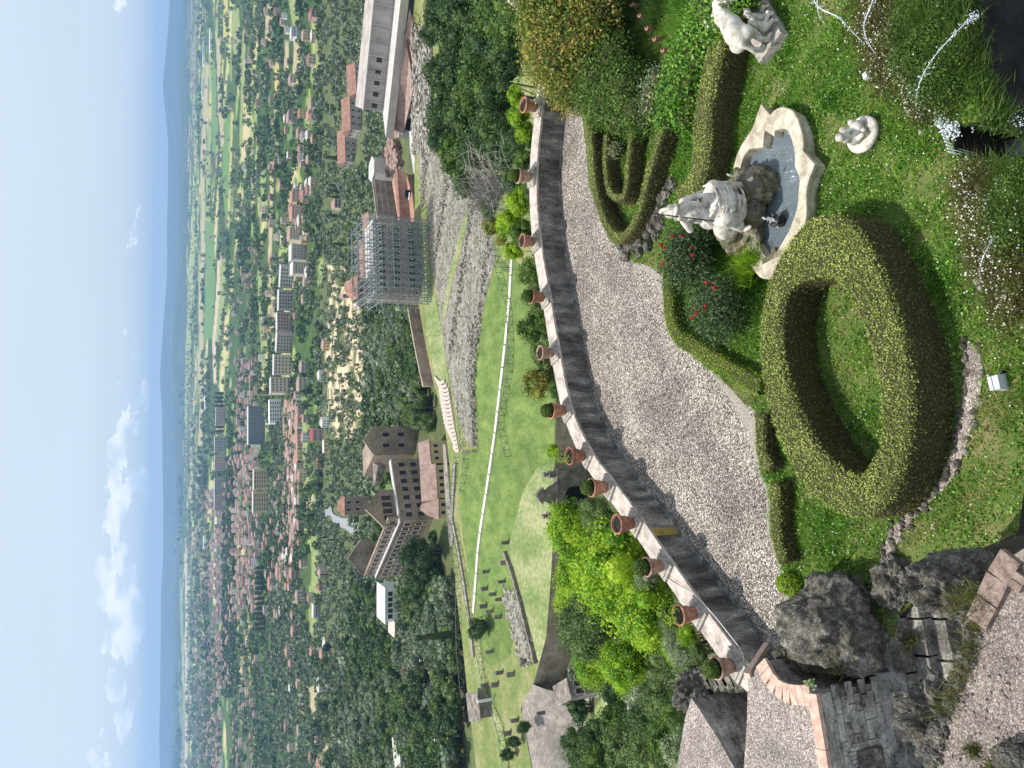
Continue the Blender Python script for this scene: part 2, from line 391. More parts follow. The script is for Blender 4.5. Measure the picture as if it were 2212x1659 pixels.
m_rose = mat('red_petal', [(.3, .01, .015), (.5, .03, .035)], scale=30, rough=.6, trans=.25)
m_white = mat('white_petal', [(.7, .68, .6), (.85, .84, .78)], scale=30, rough=.6, trans=.25)
m_tube = mat('clay_tube', [(.3, .13, .09), (.42, .2, .15)], scale=14, bump=.2, bs=60)
m_cable = mat('white_cable', [(.6, .6, .58), (.75, .75, .72)], scale=5, rough=.5)

m_darkrock = mat('dark_wet_rock', [(.008, .008, .007), (.025, .026, .022), (.05, .05, .04)], scale=2, bump=1, bs=8, dist=.1)
# ------------------------------------------------------------------ garden terrace
inner_foot = [(1657, 1392), (1600, 1328), (1555, 1270), (1500, 1212), (1450, 1158), (1400, 1105), (1350, 1042), (1300, 955), (1272, 880), (1258, 800), (1246, 720), (1235, 650), (1222, 575), (1214, 500), (1210, 400), (1210, 300), (1213, 220), (1217, 120), (1224, -60), (1235, -260)]
IF = PL(inner_foot)
ground_poly = [tuple(p[:2]) for p in IF] + [tuple(P(a, b)[:2]) for a, b in
    [(2070, -260), (2072, 30), (2085, 120), (2110, 200), (2135, 262), (2060, 268), (2062, 340), (2260, 345), (2260, 700), (2200, 1150), (2120, 1185), (1995, 1268), (1945, 1330), (1928, 1410), (1800, 1440), (1700, 1445)]]
mb = MB(); mb.poly([(a, b, 0) for a, b in ground_poly])
n = len(ground_poly); V = [(a, b, 0) for a, b in ground_poly] + [(a, b, -10) for a, b in ground_poly]
mb.add(V, [[i, (i + 1) % n, (i + 1) % n + n, i + n] for i in range(n)], 1)
struct('garden_ground', mb, [m_soil, m_darkrock])

path_in = [(1720, 1345), (1700, 1290), (1688, 1220), (1662, 1150), (1660, 1060), (1640, 1010), (1652, 960), (1645, 915), (1625, 880), (1600, 868), (1575, 835), (1545, 805), (1500, 775), (1465, 735), (1445, 690), (1438, 640), (1434, 600), (1405, 575), (1372, 566), (1345, 545), (1318, 520), (1298, 480), (1285, 440), (1272, 400), (1267, 330), (1258, 260), (1250, 215), (1240, 100)]
mb = MB(); pp = [tuple(P(a, b, .004)) for a, b in inner_foot[:18]] + [tuple(P(a, b, .004)) for a, b in path_in[::-1]] + [tuple(P(1700, 1440, .004))]
mb.poly(pp); struct('gravel_path', mb, m_gravel)
mb = MB()   # paler strip of fine stone dust where the path meets the beds
edge = [(1712, 1345), (1700, 1290), (1688, 1220), (1662, 1150), (1660, 1060), (1645, 1000), (1640, 930), (1600, 868), (1545, 805), (1480, 750), (1440, 660), (1420, 590), (1370, 570)]
wd = [5, 6, 4, 5, 5, 12, 24, 17, 7, 4, 6, 12, 5]
mb.poly([tuple(P(a + 4, b, .008)) for a, b in edge] + [tuple(P(a - w, b + 3, .008)) for (a, b), w in list(zip(edge, wd))[::-1]])
struct('path_edge_dust', mb, m_gravel_l)
gutter = [(1868, 742, 18), (1872, 700, 22), (1880, 660, 26), (1898, 625, 18)]
g1 = [(2084, 736, 8), (2098, 745, 16), (2104, 790, 20), (2100, 850, 18), (2088, 905, 16), (2074, 960, 13), (2056, 1010, 12), (2030, 1055, 10), (1990, 1090, 9), (1960, 1120, 10), (1935, 1150, 12), (1918, 1190, 12), (1912, 1230, 12)]
mb = MB(); L_ = [P(a - w, b - w * .3, .02) for a, b, w in g1]; R_ = [P(a + w, b + w * .3, .02) for a, b, w in g1]
mb.poly([tuple(p) for p in L_] + [tuple(p) for p in R_[::-1]]); struct('stone_gutter_path', mb, m_roofgr)
mb = MB()
for (a, b, w) in g1[1:-1]:
    for q in range(9):
        s = RG.choice([-1, 1]); p = P(a + s * w * RG.uniform(.8, 1.1), b + RG.uniform(-22, 22), .03); mb.ball(p, RG.uniform(.025, .06), 1, 0, .2, seed=q)
solo('edging_stones', mb, m_tufa, 'small grey stones lining the narrow dirt gutter beside the oval hedge', 'edging', kind='stuff')

# ------------------------------------------------------------------ curved parapet wall
WH = .78; WT = .44
pots_px = [(1164, 233), (1151, 384), (1159, 523), (1179, 643), (1199, 763), (1225, 887), (1267, 984), (1315, 1052), (1372, 1129), (1435, 1221), (1507, 1323), (1589, 1436)]
PC = np.array([P(a, b, WH)[:2] for a, b in pots_px])
ext0 = PC[0] + np.array([3.4, -.9]); ext00 = ext0 + np.array([4.0, -2.0]); extn = PC[-1] + np.array([-.22, -.62])
CL = np.vstack([ext00, ext0, PC, extn])
def catmull(p, k=6):
    p = np.asarray(p, float); q = np.vstack([2 * p[0] - p[1], p, 2 * p[-1] - p[-2]]); o = []
    for i in range(1, len(q) - 2):
        for t in np.arange(k) / k:
            o.append(.5 * ((2 * q[i]) + (-q[i - 1] + q[i + 1]) * t + (2 * q[i - 1] - 5 * q[i] + 4 * q[i + 1] - q[i + 2]) * t * t + (-q[i - 1] + 3 * q[i] - 3 * q[i + 1] + q[i + 2]) * t ** 3))
    o.append(q[-2]); return np.array(o)
CLs = catmull(CL, 6)
def offs(c, d):
    t = np.gradient(c, axis=0); t /= np.linalg.norm(t, axis=1)[:, None]; return c + d * np.c_[-t[:, 1], t[:, 0]]
# the line runs right to left, so a positive offset is the garden side
A_in, A_out = offs(CLs, WT / 2), offs(CLs, -WT / 2)
wall = thing('garden_wall', 'long curved weathered parapet wall carrying the row of terracotta pots', 'wall', (CLs[20][0], CLs[20][1], 0))
def strip(mb, a, b, z0, z1, m=0):
    n = len(a); z0 = np.broadcast_to(z0, (n,)); z1 = np.broadcast_to(z1, (n,))
    V = np.vstack([np.c_[a, z0], np.c_[a, z1], np.c_[b, z1], np.c_[b, z0]]); F = []
    for i in range(n - 1):
        for q in range(4):
            r = (q + 1) % 4; F.append([q * n + i, q * n + i + 1, r * n + i + 1, r * n + i])
    F += [[0, n, 2 * n, 3 * n], [n - 1, 4 * n - 1, 3 * n - 1, 2 * n - 1]]
    return mb.add(V, F, m)
mb = MB(); strip(mb, A_in, A_out, 0, WH - .07); part('wall_body', mb, m_stonewall, wall)
mb = MB(); strip(mb, offs(CLs, -.05), offs(CLs, -WT / 2 - .06), -10, -.002); part('retaining_wall', mb, m_stonewall, wall)
ci, co = offs(CLs, WT / 2 + .035), offs(CLs, -WT / 2 - .035)
for k in range(len(CL) - 1):
    i0, i1 = k * 6, k * 6 + 6
    for (s, e) in ((i0, i0 + 3), (i0 + 3, i1)):
        mb = MB(); a = ci[s:e + 1].copy(); b = co[s:e + 1].copy()
        a[-1] += (a[-2] - a[-1]) * .02; b[-1] += (b[-2] - b[-1]) * .02
        strip(mb, a, b, WH - .07, WH + RG.uniform(-.004, .004)); part('coping_stone', mb, m_stonetop, wall)
mb = MB()
i = 2 * 6 + 8 * 6 + 2
strip(mb, offs(CLs, WT / 2 + .004)[i:i + 2], offs(CLs, WT / 2 - .1)[i:i + 2], 0.02, WH - .075); part('yellow_patch', mb, m_yellow, wall)
mb = MB()   # low strip in the wall's own colour along its foot
strip(mb, offs(CLs, WT / 2 + .14)[12:], offs(CLs, WT / 2)[12:], 0.004, .025); part('wall_foot', mb, m_stonewall, wall)

# white cable lying along the wall's end
mb = MB(); cb = [P(1424, 1238, WH + .02), P(1460, 1262, WH + .02), P(1497, 1283, WH + .015), P(1530, 1315, WH + .015), P(1575, 1370, WH + .015), P(1604, 1412, WH + .015), P(1606, 1448, WH + .02)]
mb.tube(catmull(cb, 4), .009, 5); solo('white_cable', mb, m_cable, 'thin white cable lying along the top of the wall at its near end', 'cable')

# ------------------------------------------------------------------ pots
def pot_mesh():
    mb = MB()
    mb.lathe([(.0, 0), (.135, 0), (.142, .012), (.155, .1), (.17, .155), (.18, .165), (.18, .185), (.175, .195), (.195, .3), (.2, .345), (.228, .352), (.236, .37), (.236, .405), (.226, .42), (.205, .42), (.198, .405), (.192, .35)], k=24)
    return mb
m_terra2 = mat('aged_terracotta', [(.22, .12, .08), (.36, .21, .15), (.52, .4, .33)], scale=7, fine=.4, bump=.3, bs=60, big=.3, bigs=4)
m_terra3 = mat('dark_terracotta', [(.17, .075, .05), (.3, .13, .08), (.42, .22, .15)], scale=9, fine=.3, bump=.25, bs=60, big=.3, bigs=4)
pot_mes = [pot_mesh().data('pot_body', mm_, True) for mm_ in (m_terra, m_terra2, m_terra3)]
soil_mb = MB(); soil_mb.lathe([(.194, .355), (.1, .365), (0, .37)], k=20); soil_me = soil_mb.data('soil', m_potsoil)
hose_mb = MB(); hose_mb.tube([(.15 * math.cos(t), .15 * math.sin(t), .385) for t in np.linspace(0, 5.6, 16)], .01, 5); hose_me = hose_mb.data('hose', m_black)
def shell(n, r, jit=.06, sub=2, rough=.05):
    mb = MB(); mb.ball((0, 0, 0), r, sub, 0, rough, 3, RG.uniform(0, 9)); p, nn, _ = mb.sample(n)
    return p * (1 + RG.uniform(-jit, jit, (n, 1))), nn
balls = []
for q in range(3):
    mb = MB(); mb.ball((0, 0, .53), .165, 2, 1); p, nn = shell(2600, (.185, .185, .175), .07); nn = nn + RG.normal(0, .7, nn.shape)
    mb.leaves(p + np.array([0, 0, .53]), nn, RG.uniform(.009, .018, len(p)), 0, .6); balls.append(mb.data('topiary_ball', [m_topi, m_hedgec]))
def small_tree_mb(n, spread, seedc):
    mb = MB(); mb.tube([(0, 0, .36), (.01, .01, .5), (.0, .02, .62)], [.012, .01, .006], 5, 1)
    C = []
    for q in range(7):
        a = RG.uniform(0, 2 * PI); c = np.array([math.cos(a) * spread * RG.uniform(.3, 1), math.sin(a) * spread * RG.uniform(.3, 1), .6 + RG.uniform(-.1, .3)])
        mb.tube([(0, .01, .5), c * np.array([.5, .5, 1]) * [1, 1, .95], c], [.006, .005, .003], 4, 1); C.append(c)
    for q in range(n):
        c = C[RG.integers(len(C))]; mb.leaves([c + RG.normal(0, .055, 3)], [RG.normal(0, 1, 3) + [0, 0, .6]], .024, 0)
    return mb
kinds = ['bare', 'ball', 'stem', 'ball', 'stem', 'ball', 'leafy', 'ball', 'stem', 'ball', 'leafy', 'ball']
plabel = ['bare terracotta pot at the far right end of the wall, beside the golden shrub',
          'terracotta pot with round bush, second from the right, in front of the bare grey bush',
          'terracotta pot with thin bare stem, third from the right end of the wall',
          'terracotta pot with dark round clipped bush above the middle of the gravel path bend',
          'terracotta pot with bare stem before the low green shrubs, fifth from the right',
          'terracotta pot with olive brown clipped ball just right of the brown wall and lawn',
          'terracotta pot with a thin yellow green sapling, right of the stone gateway',
          'terracotta pot with round green ball covering the dark arch of the stone gateway',
          'terracotta pot with dark hose and bare stem beside the yellow stain on the wall',
          'terracotta pot with clipped ball standing in front of the lime green tree',
          'terracotta pot with black hose ring and yellowish sapling, second from the near end',
          'large looking terracotta pot with clipped ball at the near left end of the wall']
for i, (c, kd) in enumerate(zip(PC, kinds)):
    tt = CL[i + 3] - CL[i + 1]; rz = math.atan2(tt[1], tt[0])
    mb = MB(); mb.box((0, 0, .035), (.56, WT + .02, .07)); mb.box((0, .0, .085), (.42, .38, .03))
    pl = link('plinth', mb.data('plinth', m_plinth), (c[0] - ORG[wall.name][0], c[1] - ORG[wall.name][1], WH + .002), wall); pl.rotation_euler = (0, 0, rz)
    t = thing('terracotta_pot', plabel[i], 'plant pot', (c[0], c[1], WH + .102), RG.uniform(0, 6), 'terracotta pots on the garden wall')
    link('pot_body', pot_mes[[0, 1, 0, 2, 1, 0, 2, 0, 2, 1, 0, 1][i]], (0, 0, 0), t); t.scale = [RG.uniform(.94, 1.05)] * 3; t.rotation_euler[0] = RG.normal() * .015; link('soil', soil_me, (0, 0, 0), t)
    if kd == 'ball': link('topiary_ball', balls[i % 3], (0, 0, 0), t).scale = [RG.uniform(.93, 1.06)] * 3
    else:
        link('hose', hose_me, (0, 0, 0), t)
        if kd == 'stem':
            mb = MB(); mb.tube([(0, 0, .36), (.02, .01, .5), (.05, .02, .6)], [.012, .01, .005], 5); mb.tube([(.02, .01, .48), (-.04, .03, .58)], [.007, .004], 4)
            link('stem', mb.data('stem', m_bark), (0, 0, 0), t)
        if kd == 'leafy': link('sapling', small_tree_mb(260, .2, i).data('sapling', [m_lime, m_bark]), (0, 0, 0), t)

# ------------------------------------------------------------------ hedges
def resamp(pl, n, closed=True):
    p = np.asarray(pl, float)
    if closed: p = np.vstack([p, p[:1]])
    d = np.r_[0, np.cumsum(np.linalg.norm(np.diff(p, axis=0), axis=1))]
    t = np.linspace(0, d[-1], n + 1)[:-1] if closed else np.linspace(0, d[-1], n)
    return np.c_[[np.interp(t, d, p[:, k]) for k in range(p.shape[1])]].T
def foliage(mb, core, density, size, jit, m=0, asp=.6, tilt=.7, out=.0):
    p, nn, ar = core.sample(10); k = int(ar * density); p, nn, _ = core.sample(k)
    p = p + nn * (RG.uniform(-jit, jit, (k, 1)) + out) + RG.normal(0, jit * .5, (k, 3))
    mb.leaves(p, nn + RG.normal(0, tilt, nn.shape), RG.uniform(size * .6, size * 1.3, k), m, asp); return mb
def loft(mb, rings, closed=True, m=0):
    n = len(rings[0]); V = np.vstack(rings); F = []
    for r in range(len(rings) - 1):
        for i in range(n if closed else n - 1):
            j = (i + 1) % n; F.append([r * n + i, r * n + j, (r + 1) * n + j, (r + 1) * n + i])
    return mb.add(V, F, m)
o_px = [(1783, 461), (1830, 471), (1869, 515), (1890, 559), (1920, 625), (1945, 700), (1962, 770), (1973, 852), (1970, 915), (1960, 975), (1938, 1049), (1905, 1098), (1860, 1120), (1812, 1110), (1769, 1080), (1723, 1030), (1683, 955), (1662, 888), (1648, 820), (1642, 740), (1648, 666), (1667, 590), (1700, 525), (1741, 477)]
i_px = [(1783, 595), (1800, 601), (1819, 615), (1845, 655), (1866, 702), (1882, 750), (1894, 798), (1903, 850), (1906, 900), (1901, 959), (1876, 1009), (1855, 1030), (1825, 1020), (1795, 998), (1768, 970), (1748, 935), (1725, 890), (1710, 852), (1697, 805), (1687, 755), (1686, 690), (1694, 638), (1712, 612), (1745, 600)]
HH = .9
O = PL(o_px, HH)[:, :2]; I = PL(i_px, HH)[:, :2]
def smooth_loop(p, n):
    q = np.vstack([p, p, p]); c = catmull(q, 5); m = len(p) * 5; return c[m:2 * m][np.linspace(0, m, n, endpoint=False).astype(int)]
O = smooth_loop(O, 72); I = smooth_loop(I, 72); cen = O.mean(0)
def shr(p, k, c=cen): return c + (p - c) * k
rings = [np.c_[shr(O, 1.0), np.full(72, 0)], np.c_[shr(O, .995), np.full(72, HH - .08)], np.c_[shr(O, .975), np.full(72, HH)], np.c_[shr(I, 1.03), np.full(72, HH)], np.c_[shr(I, .99), np.full(72, HH - .08)], np.c_[shr(I, 1.0), np.full(72, 0)]]
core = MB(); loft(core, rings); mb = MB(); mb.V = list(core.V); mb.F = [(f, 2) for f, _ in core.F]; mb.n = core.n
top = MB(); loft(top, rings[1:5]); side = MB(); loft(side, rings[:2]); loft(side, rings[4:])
foliage(mb, top, 3600, .0175, .035, 0); foliage(mb, side, 1900, .0165, .03, 1)  # sides get the darker leaf, their shade is put into the colour
solo('oval_hedge', mb, [m_hedge, m_hedged, m_hedgec], 'big egg shaped ring of clipped box hedge on the lawn, the largest hedge', 'hedge')

def ribbon(pts, w, h, wtop=None):
    c = catmull(np.asarray(pts)[:, :2], 5); n = len(c); wt = wtop or w * .8
    r = [np.c_[offs(c, w / 2), np.zeros(n)], np.c_[offs(c, w / 2), np.full(n, h * .88)], np.c_[offs(c, wt / 2), np.full(n, h)], np.c_[offs(c, -wt / 2), np.full(n, h)], np.c_[offs(c, -w / 2), np.full(n, h * .88)], np.c_[offs(c, -w / 2), np.zeros(n)]]
    mb = MB(); loft(mb, r, False)
    for e in (0, n - 1):
        mb.poly([tuple(q[e]) for q in r]) if False else mb.add([q[e] for q in r], [[0, 1, 2, 3], [0, 3, 4, 5]])
    return mb
def hedge(px, w, h, label, dens=3000, size=.017, mm=None, wtop=None, jit=.03):
    core = ribbon([P(a, b, h) for a, b in px], w, h, wtop); mb = MB(); mb.V = list(core.V); mb.F = [(f, 1) for f, _ in core.F]; mb.n = core.n
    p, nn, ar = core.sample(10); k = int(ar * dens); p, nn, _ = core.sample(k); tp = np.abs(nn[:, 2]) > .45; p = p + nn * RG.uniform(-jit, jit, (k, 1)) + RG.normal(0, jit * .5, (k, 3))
    for sel, mi in ((tp, 0), (~tp, 2)): mb.leaves(p[sel], nn[sel] + RG.normal(0, .7, nn[sel].shape), RG.uniform(size * .6, size * 1.3, int(sel.sum())), mi, .6)  # split by facing: light leaf on top, shade coloured into the sides
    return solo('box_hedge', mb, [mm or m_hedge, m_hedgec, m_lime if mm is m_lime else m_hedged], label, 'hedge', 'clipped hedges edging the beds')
hedge([(1572, 20), (1553, 62), (1528, 174), (1515, 248), (1511, 322), (1504, 372), (1482, 415), (1462, 428)], .55, .75, 'straight clipped hedge between the ivy and the lawn, behind the wolf statue and basin')
hedge([(1446, 235), (1425, 290), (1405, 360), (1393, 400), (1382, 446), (1365, 488), (1345, 512), (1325, 508), (1306, 480), (1292, 440), (1283, 400), (1277, 330), (1272, 255)], .26, .5, 'narrow U shaped hedge curving round the bed at the bend of the path')
hedge([(1308, 290), (1306, 350), (1311, 400), (1325, 424), (1343, 426), (1352, 400), (1356, 350), (1362, 290)], .2, .45, 'small inner loop of low hedge inside the U shaped hedge')
hedge([(1446, 510), (1441, 560), (1440, 620), (1444, 680), (1460, 725), (1505, 755), (1545, 780), (1590, 808), (1640, 835)], .34, .35, 'low bright green hedge strip between the gravel path and the rose bushes', mm=m_lime, size=.016)
hedge([(1640, 897), (1641, 950), (1645, 985), (1660, 1013)], .26, .35, 'short low hedge by the path touching the far side of the oval hedge', mm=m_hedge)
hedge([(1671, 1045), (1673, 1110), (1677, 1165), (1690, 1215)], .26, .38, 'short low hedge along the gravel path left of the oval hedge')
mb = MB(); mb.ball(P(1706, 1262, .12), (.17, .24, .2), 2, 1, .1); c2 = MB(); c2.ball(P(1706, 1262, .12), (.19, .27, .22), 2, 0, .1); foliage(mb, c2, 3500, .018, .02, 0)
solo('round_shrub', mb, [m_lime, m_hedgec], 'small bright yellow green shrub at the path edge near the grey tufa rock', 'shrub')

# generic bushes made of leaf clumps
def bush(name, label, cat, blobs, dens, size, mats, core_m=None, jit=.08, group=None, tilt=.8, rough=.22, asp=.55, stems=0):
    mb = MB(); cm = MB()
    for q, (c, r) in enumerate(blobs):
        mb.ball(c, np.array(r) * .8, 2, 1, rough, 1.6, q + len(blobs)); cm.ball(c, r, 2, 0, rough * 1.3, 1.8, q * 1.7)
    foliage(mb, cm, dens, size, jit, 0, asp, tilt)
    t = solo(name, mb, [mats, core_m or m_hedgec], label, cat, group); return t
def blobsD(lst):   # (x, y, z, rx, rz) on the traced copy
    return [(P(a, b, z), (r, r, rz)) for a, b, z, r, rz in lst]
bush('ivy_mound', 'sprawling broad leaved ivy mound between the two straight hedges at the top right', 'ivy', blobsD([(1560, -10, .7, .9, .5), (1530, 60, .6, .6, .4), (1500, 110, .55, .6, .4), (1478, 165, .5, .6, .38), (1458, 205, .45, .55, .35), (1440, 240, .4, .45, .32), (1480, 230, .3, .5, .3)]), 900, .04, m_ivy, jit=.1)
bush('golden_shrub', 'tall golden and rust tinged shrub overhanging the far right end of the wall', 'shrub', blobsD([(1192, 20, 1.9, .95, .8), (1205, 95, 1.6, .95, .8), (1195, -60, 2.0, 1.2, .9), (1225, 155, 1.1, .75, .6), (1240, 60, 1.5, .85, .7), (1235, -30, 1.7, 1.0, .8), (1185, 140, 1.3, .6, .6), (1235, 200, .7, .45, .45), (1270, 110, 1.0, .6, .5), (1285, 30, 1.2, .6, .5)]), 650, .045, m_gold, jit=.22)
bush('green_bush', 'dark green leafy bush spilling over the U shaped hedge right of the path', 'shrub', blobsD([(1290, 165, .9, .6, .5), (1275, 200, .8, .5, .45), (1315, 205, .75, .6, .5), (1350, 190, .7, .6, .5), (1340, 245, .6, .5, .42), (1375, 235, .55, .45, .4), (1385, 262, .4, .3, .3), (1300, 240, .55, .4, .35), (1320, 120, .8, .5, .45)]), 900, .038, m_mid, jit=.14)
bush('variegated_shrub', 'pale leaved straggly shrub between the green bush and the ivy', 'shrub', blobsD([(1415, 205, .6, .35, .35), (1425, 170, .6, .3, .3), (1405, 235, .5, .3, .3)]), 420, .03, m_pale, jit=.15)
bush('flowering_bush', 'tiny bush with a creamy flower head beside the path hedge', 'shrub', blobsD([(1330, 325, .3, .22, .2)]), 700, .022, m_pale, jit=.05)
# roses
def rose(px, z, r, label, nfl, n=1500):
    c = P(px[0], px[1], z); mb = MB(); cm = MB()
    for q in range(7):
        a = q * .9; cm.ball(c + np.array([math.cos(a) * r * .55, math.sin(a) * r * .55, RG.uniform(-.15, .2)]), r * .55, 2, 0, .3, 2, q)
    t = thing('rose_bush', label, 'rose bush', (c[0], c[1], 0), 0, 'rose bushes with red flowers')
    foliage(mb, cm, 480, .032, .14, 0, .6, 1.0); part('foliage', mb, m_rosel, t)
    mb = MB()
    for q in range(8):
        a = q * .8; e = c + np.array([math.cos(a) * r * .8, math.sin(a) * r * .8, RG.uniform(0, .3)]); mb.tube([(c[0], c[1], 0), (c[0] * .5 + e[0] * .5, c[1] * .5 + e[1] * .5, z * .8), e], [.016, .012, .006], 5)
    part('stems', mb, m_bark, t)
    for q in range(nfl):
        d = RG.normal(0, 1, 3); d[2] = abs(d[2]) + .4; d[1] = -abs(d[1]) * .6; d /= np.linalg.norm(d); p = c + d * r * 1.12
        f = MB(); f.ball(p, (.034, .034, .03), 1, 0, .25, 4, q); f.leaves(p + RG.normal(0, .018, (14, 3)), RG.normal(0, 1, (14, 3)), .026, 0, .8); part('flower', f, m_rose, t)
m_rosel = leafmat('rose_leaf', [(.025, .055, .02), (.06, .11, .04), (.13, .18, .075)], island=.6, trans=.3, scale=3)
rose((1478, 560), .7, .62, 'large rose bush with red blooms right behind the seated statue', 5)
rose((1545, 665), .62, .62, 'rose bush with red blooms close to the oval hedge and the low path hedge', 5)
rose((1500, 530), .55, .38, 'smaller rose bush with few blooms next to the basin grass', 3)
# ------------------------------------------------------------------ clay tubes in the grass
tubes = [(1389, 12), (1405, 35), (1421, 62), (1438, 85), (1456, 109), (1475, 131)]
tl = ['clay tube nearest the top right edge, first of the row of six', 'second clay tube from the golden shrub side of the row', 'third clay tube of the row, counted from the golden shrub', 'fourth clay tube of the row, before the tallest grass', 'fifth clay tube of the row, second from the ivy', 'clay tube nearest to the ivy, last of the row of six']
for (a, b), l in zip(tubes, tl):
    c = P(a, b, 0); t = thing('clay_tube', 'leaning ' + l, 'clay tube', c, 0, 'clay tubes standing in the grass')
    mb = MB(); mb.tube([c, c + np.array([-.12, -.12, .42])], .055, 10); part('tube_body', mb, m_tube, t)
    mb = MB(); mb.tube([c + np.array([-.12, -.12, .42]), c + np.array([-.02, -.2, .58]), c + np.array([.1, -.25, .62])], .014, 5); part('nozzle', mb, m_iron, t)
# curved marble volute at the top edge of the picture
c = P(1113, -2, 1.2); mb = MB(); mb.tube([c + [-.1, .2, -1.6], c + [-.1, .2, -.2], c + [.0, .1, .1], c + [.2, 0, .2], c + [.4, -.1, .05]], .12, 12); solo('carved_volute', mb, m_marble, 'pale curved stone volute poking out of the golden shrub', 'stone ornament', smooth=True)

# ------------------------------------------------------------------ marble basin
bo = [(1644, 224), (1664, 248), (1675, 236), (1691, 231), (1712, 239), (1726, 264), (1735, 300), (1735, 325), (1760, 354), (1748, 386), (1742, 414), (1742, 464), (1732, 505), (1712, 540), (1690, 580), (1668, 600), (1640, 598), (1610, 556), (1580, 516), (1572, 480), (1576, 430), (1582, 386), (1587, 350), (1601, 314), (1626, 275), (1634, 250)]
bi = [(1652, 281), (1673, 295), (1676, 281), (1698, 279), (1709, 297), (1716, 322), (1718, 345), (1717, 357), (1726, 380), (1728, 393), (1725, 420), (1723, 447), (1709, 489), (1696, 515), (1676, 547), (1664, 556), (1650, 550), (1630, 520), (1612, 500), (1600, 470), (1594, 430), (1595, 411), (1598, 375), (1605, 343), (1619, 322), (1648, 318)]
BO = PL(bo, .32)[:, :2]; BI = PL(bi, .32)[:, :2]; bc = BI.mean(0)
def dens_loop(a, hard, k=4):
    n = len(a); o = []
    for i in range(n):
        p0, p1, p2, p3 = a[i - 1], a[i], a[(i + 1) % n], a[(i + 2) % n]
        for t in np.arange(k) / k:
            m1 = (p2 - p0) / 2 if i not in hard else (p2 - p1); m2 = (p3 - p1) / 2 if (i + 1) % n not in hard else (p2 - p1)
            o.append((2 * t ** 3 - 3 * t * t + 1) * p1 + (t ** 3 - 2 * t * t + t) * m1 + (-2 * t ** 3 + 3 * t * t) * p2 + (t ** 3 - t * t) * m2)
    return np.array(o)
BOd = dens_loop(BO, {0, 1, 7, 8}); BId = dens_loop(BI, {0, 1, 7, 8, 24, 25}); nb = len(BOd)
bz = lambda p, z: np.c_[p, np.full(len(p), z)]
basin = thing('marble_basin', 'lobed travertine fountain basin filled with water on the lawn', 'fountain basin', (bc[0], bc[1], 0))
mb = MB(); loft(mb, [bz(BOd + (BOd - bc) * -.03, -.02), bz(BOd + (BOd - bc) * -.03, .2), bz(BOd, .24), bz(BOd, .31), bz(BOd + (BOd - bc) * -.01, .325), bz(BId, .325), bz(BId, .05), bz(BId, -.05)])
part('rim', mb, m_rim, basin)
mb = MB(); mb.poly([(a, b, .12) for a, b in bc + (BId - bc) * 1.01]); part('water', mb, m_water, basin)
# rock in the basin that carries the statue
rk = thing('statue_rock', 'brown mossy rock pedestal rising from the basin water', 'rock', P(1660, 455, .12))
mb = MB(); SB = P(1655, 445, .12)
mb.ball(SB + [-.05, .55, .12], (.8, .62, .5), 4, 0, .28, 1.9, 3.1, ridge=True); mb.ball(SB + [.35, .1, .1], (.45, .42, .5), 4, 0, .25, 2.2, 5.1, ridge=True); mb.ball(SB + [-.35, .55, .1], (.42, .4, .36), 4, 0, .3, 2.2, 6.1, ridge=True)
part('rock_body', mb, m_wetrock, rk, True)
mb = MB(); q0 = P(1692, 500, .12); mb.box(q0 + [-.75, -.05, .12], (.9, .12, .1), .35); mb.box(q0 + [-.5, .1, .16], (.12, .5, .1), .2); part('slab', mb, m_wetrock, rk)
def spout(c, label, lean=0.0):
    t = thing('bronze_spout', label, 'fountain spout', c, 0, 'small bubbling spouts in the basin')
    mb = MB(); mb.lathe([(.0, 0), (.1, 0), (.12, .03), (.07, .06), (.05, .12), (.1, .17), (.13, .2), (.12, .22), (.03, .2)], c, 14); part('cup', mb, m_iron, t, True)
    mb = MB(); mb.tube([c + [0, 0, .2], c + [.0, 0, .34], c + [.01 + lean * .5, 0, .46], c + [.03 + lean, 0, .5]], [.03, .02, .022, .008], 7)
    for q in range(40): mb.ball(c + RG.normal(0, [.05, .05, .02]) + [0, 0, .22 + .1 * RG.random()], RG.uniform(.006, .013), 0)
    part('water_jet', mb, m_foam, t)
spout(P(1690, 478, .12), 'dark spout with bubbling jet in front of the statue rock')
spout(P(1612, 385, .2), 'dark spout with small jet right of the statue, under the far basin rim')
mb = MB(); mb.lathe([(0, 0), (.075, 0), (.09, .015), (.075, .03), (0, .034)], P(1602, 357, .125), 18); solo('pool_light', mb, m_foam, 'round white disc floating in the basin near the far rim', 'pool light', smooth=True)

# ------------------------------------------------------------------ statues (one continuous surface, joined by a voxel remesh)
class Body(MB):
    def limb(s, pts, r, k=12): 
        pts = np.asarray(pts, float); r = np.broadcast_to(r, (len(pts),)); s.tube(pts, r, k)
        for p, q in zip(pts, r): s.ball(p, q, 2)
        return s
def sculpt(name, mb, m, parent, vox, sm=3, off=None):
    V = np.vstack(mb.V)
    o = link(name, mb.data(name, m, True, ORG[parent.name] if off is None else off), (0, 0, 0), parent)
    r = o.modifiers.new('join', 'REMESH'); r.mode = 'VOXEL'; r.voxel_size = vox; r.use_smooth_shade = True
    k = o.modifiers.new('soften', 'SMOOTH'); k.iterations = sm; k.factor = .5
    return o
def xf(pts, org, s, rz):
    p = np.asarray(pts, float) * s; c, q = math.cos(rz), math.sin(rz); x = p[..., 0] * c - p[..., 1] * q; y = p[..., 0] * q + p[..., 1] * c
    return np.stack([x, y, p[..., 2]], -1) + np.asarray(org)
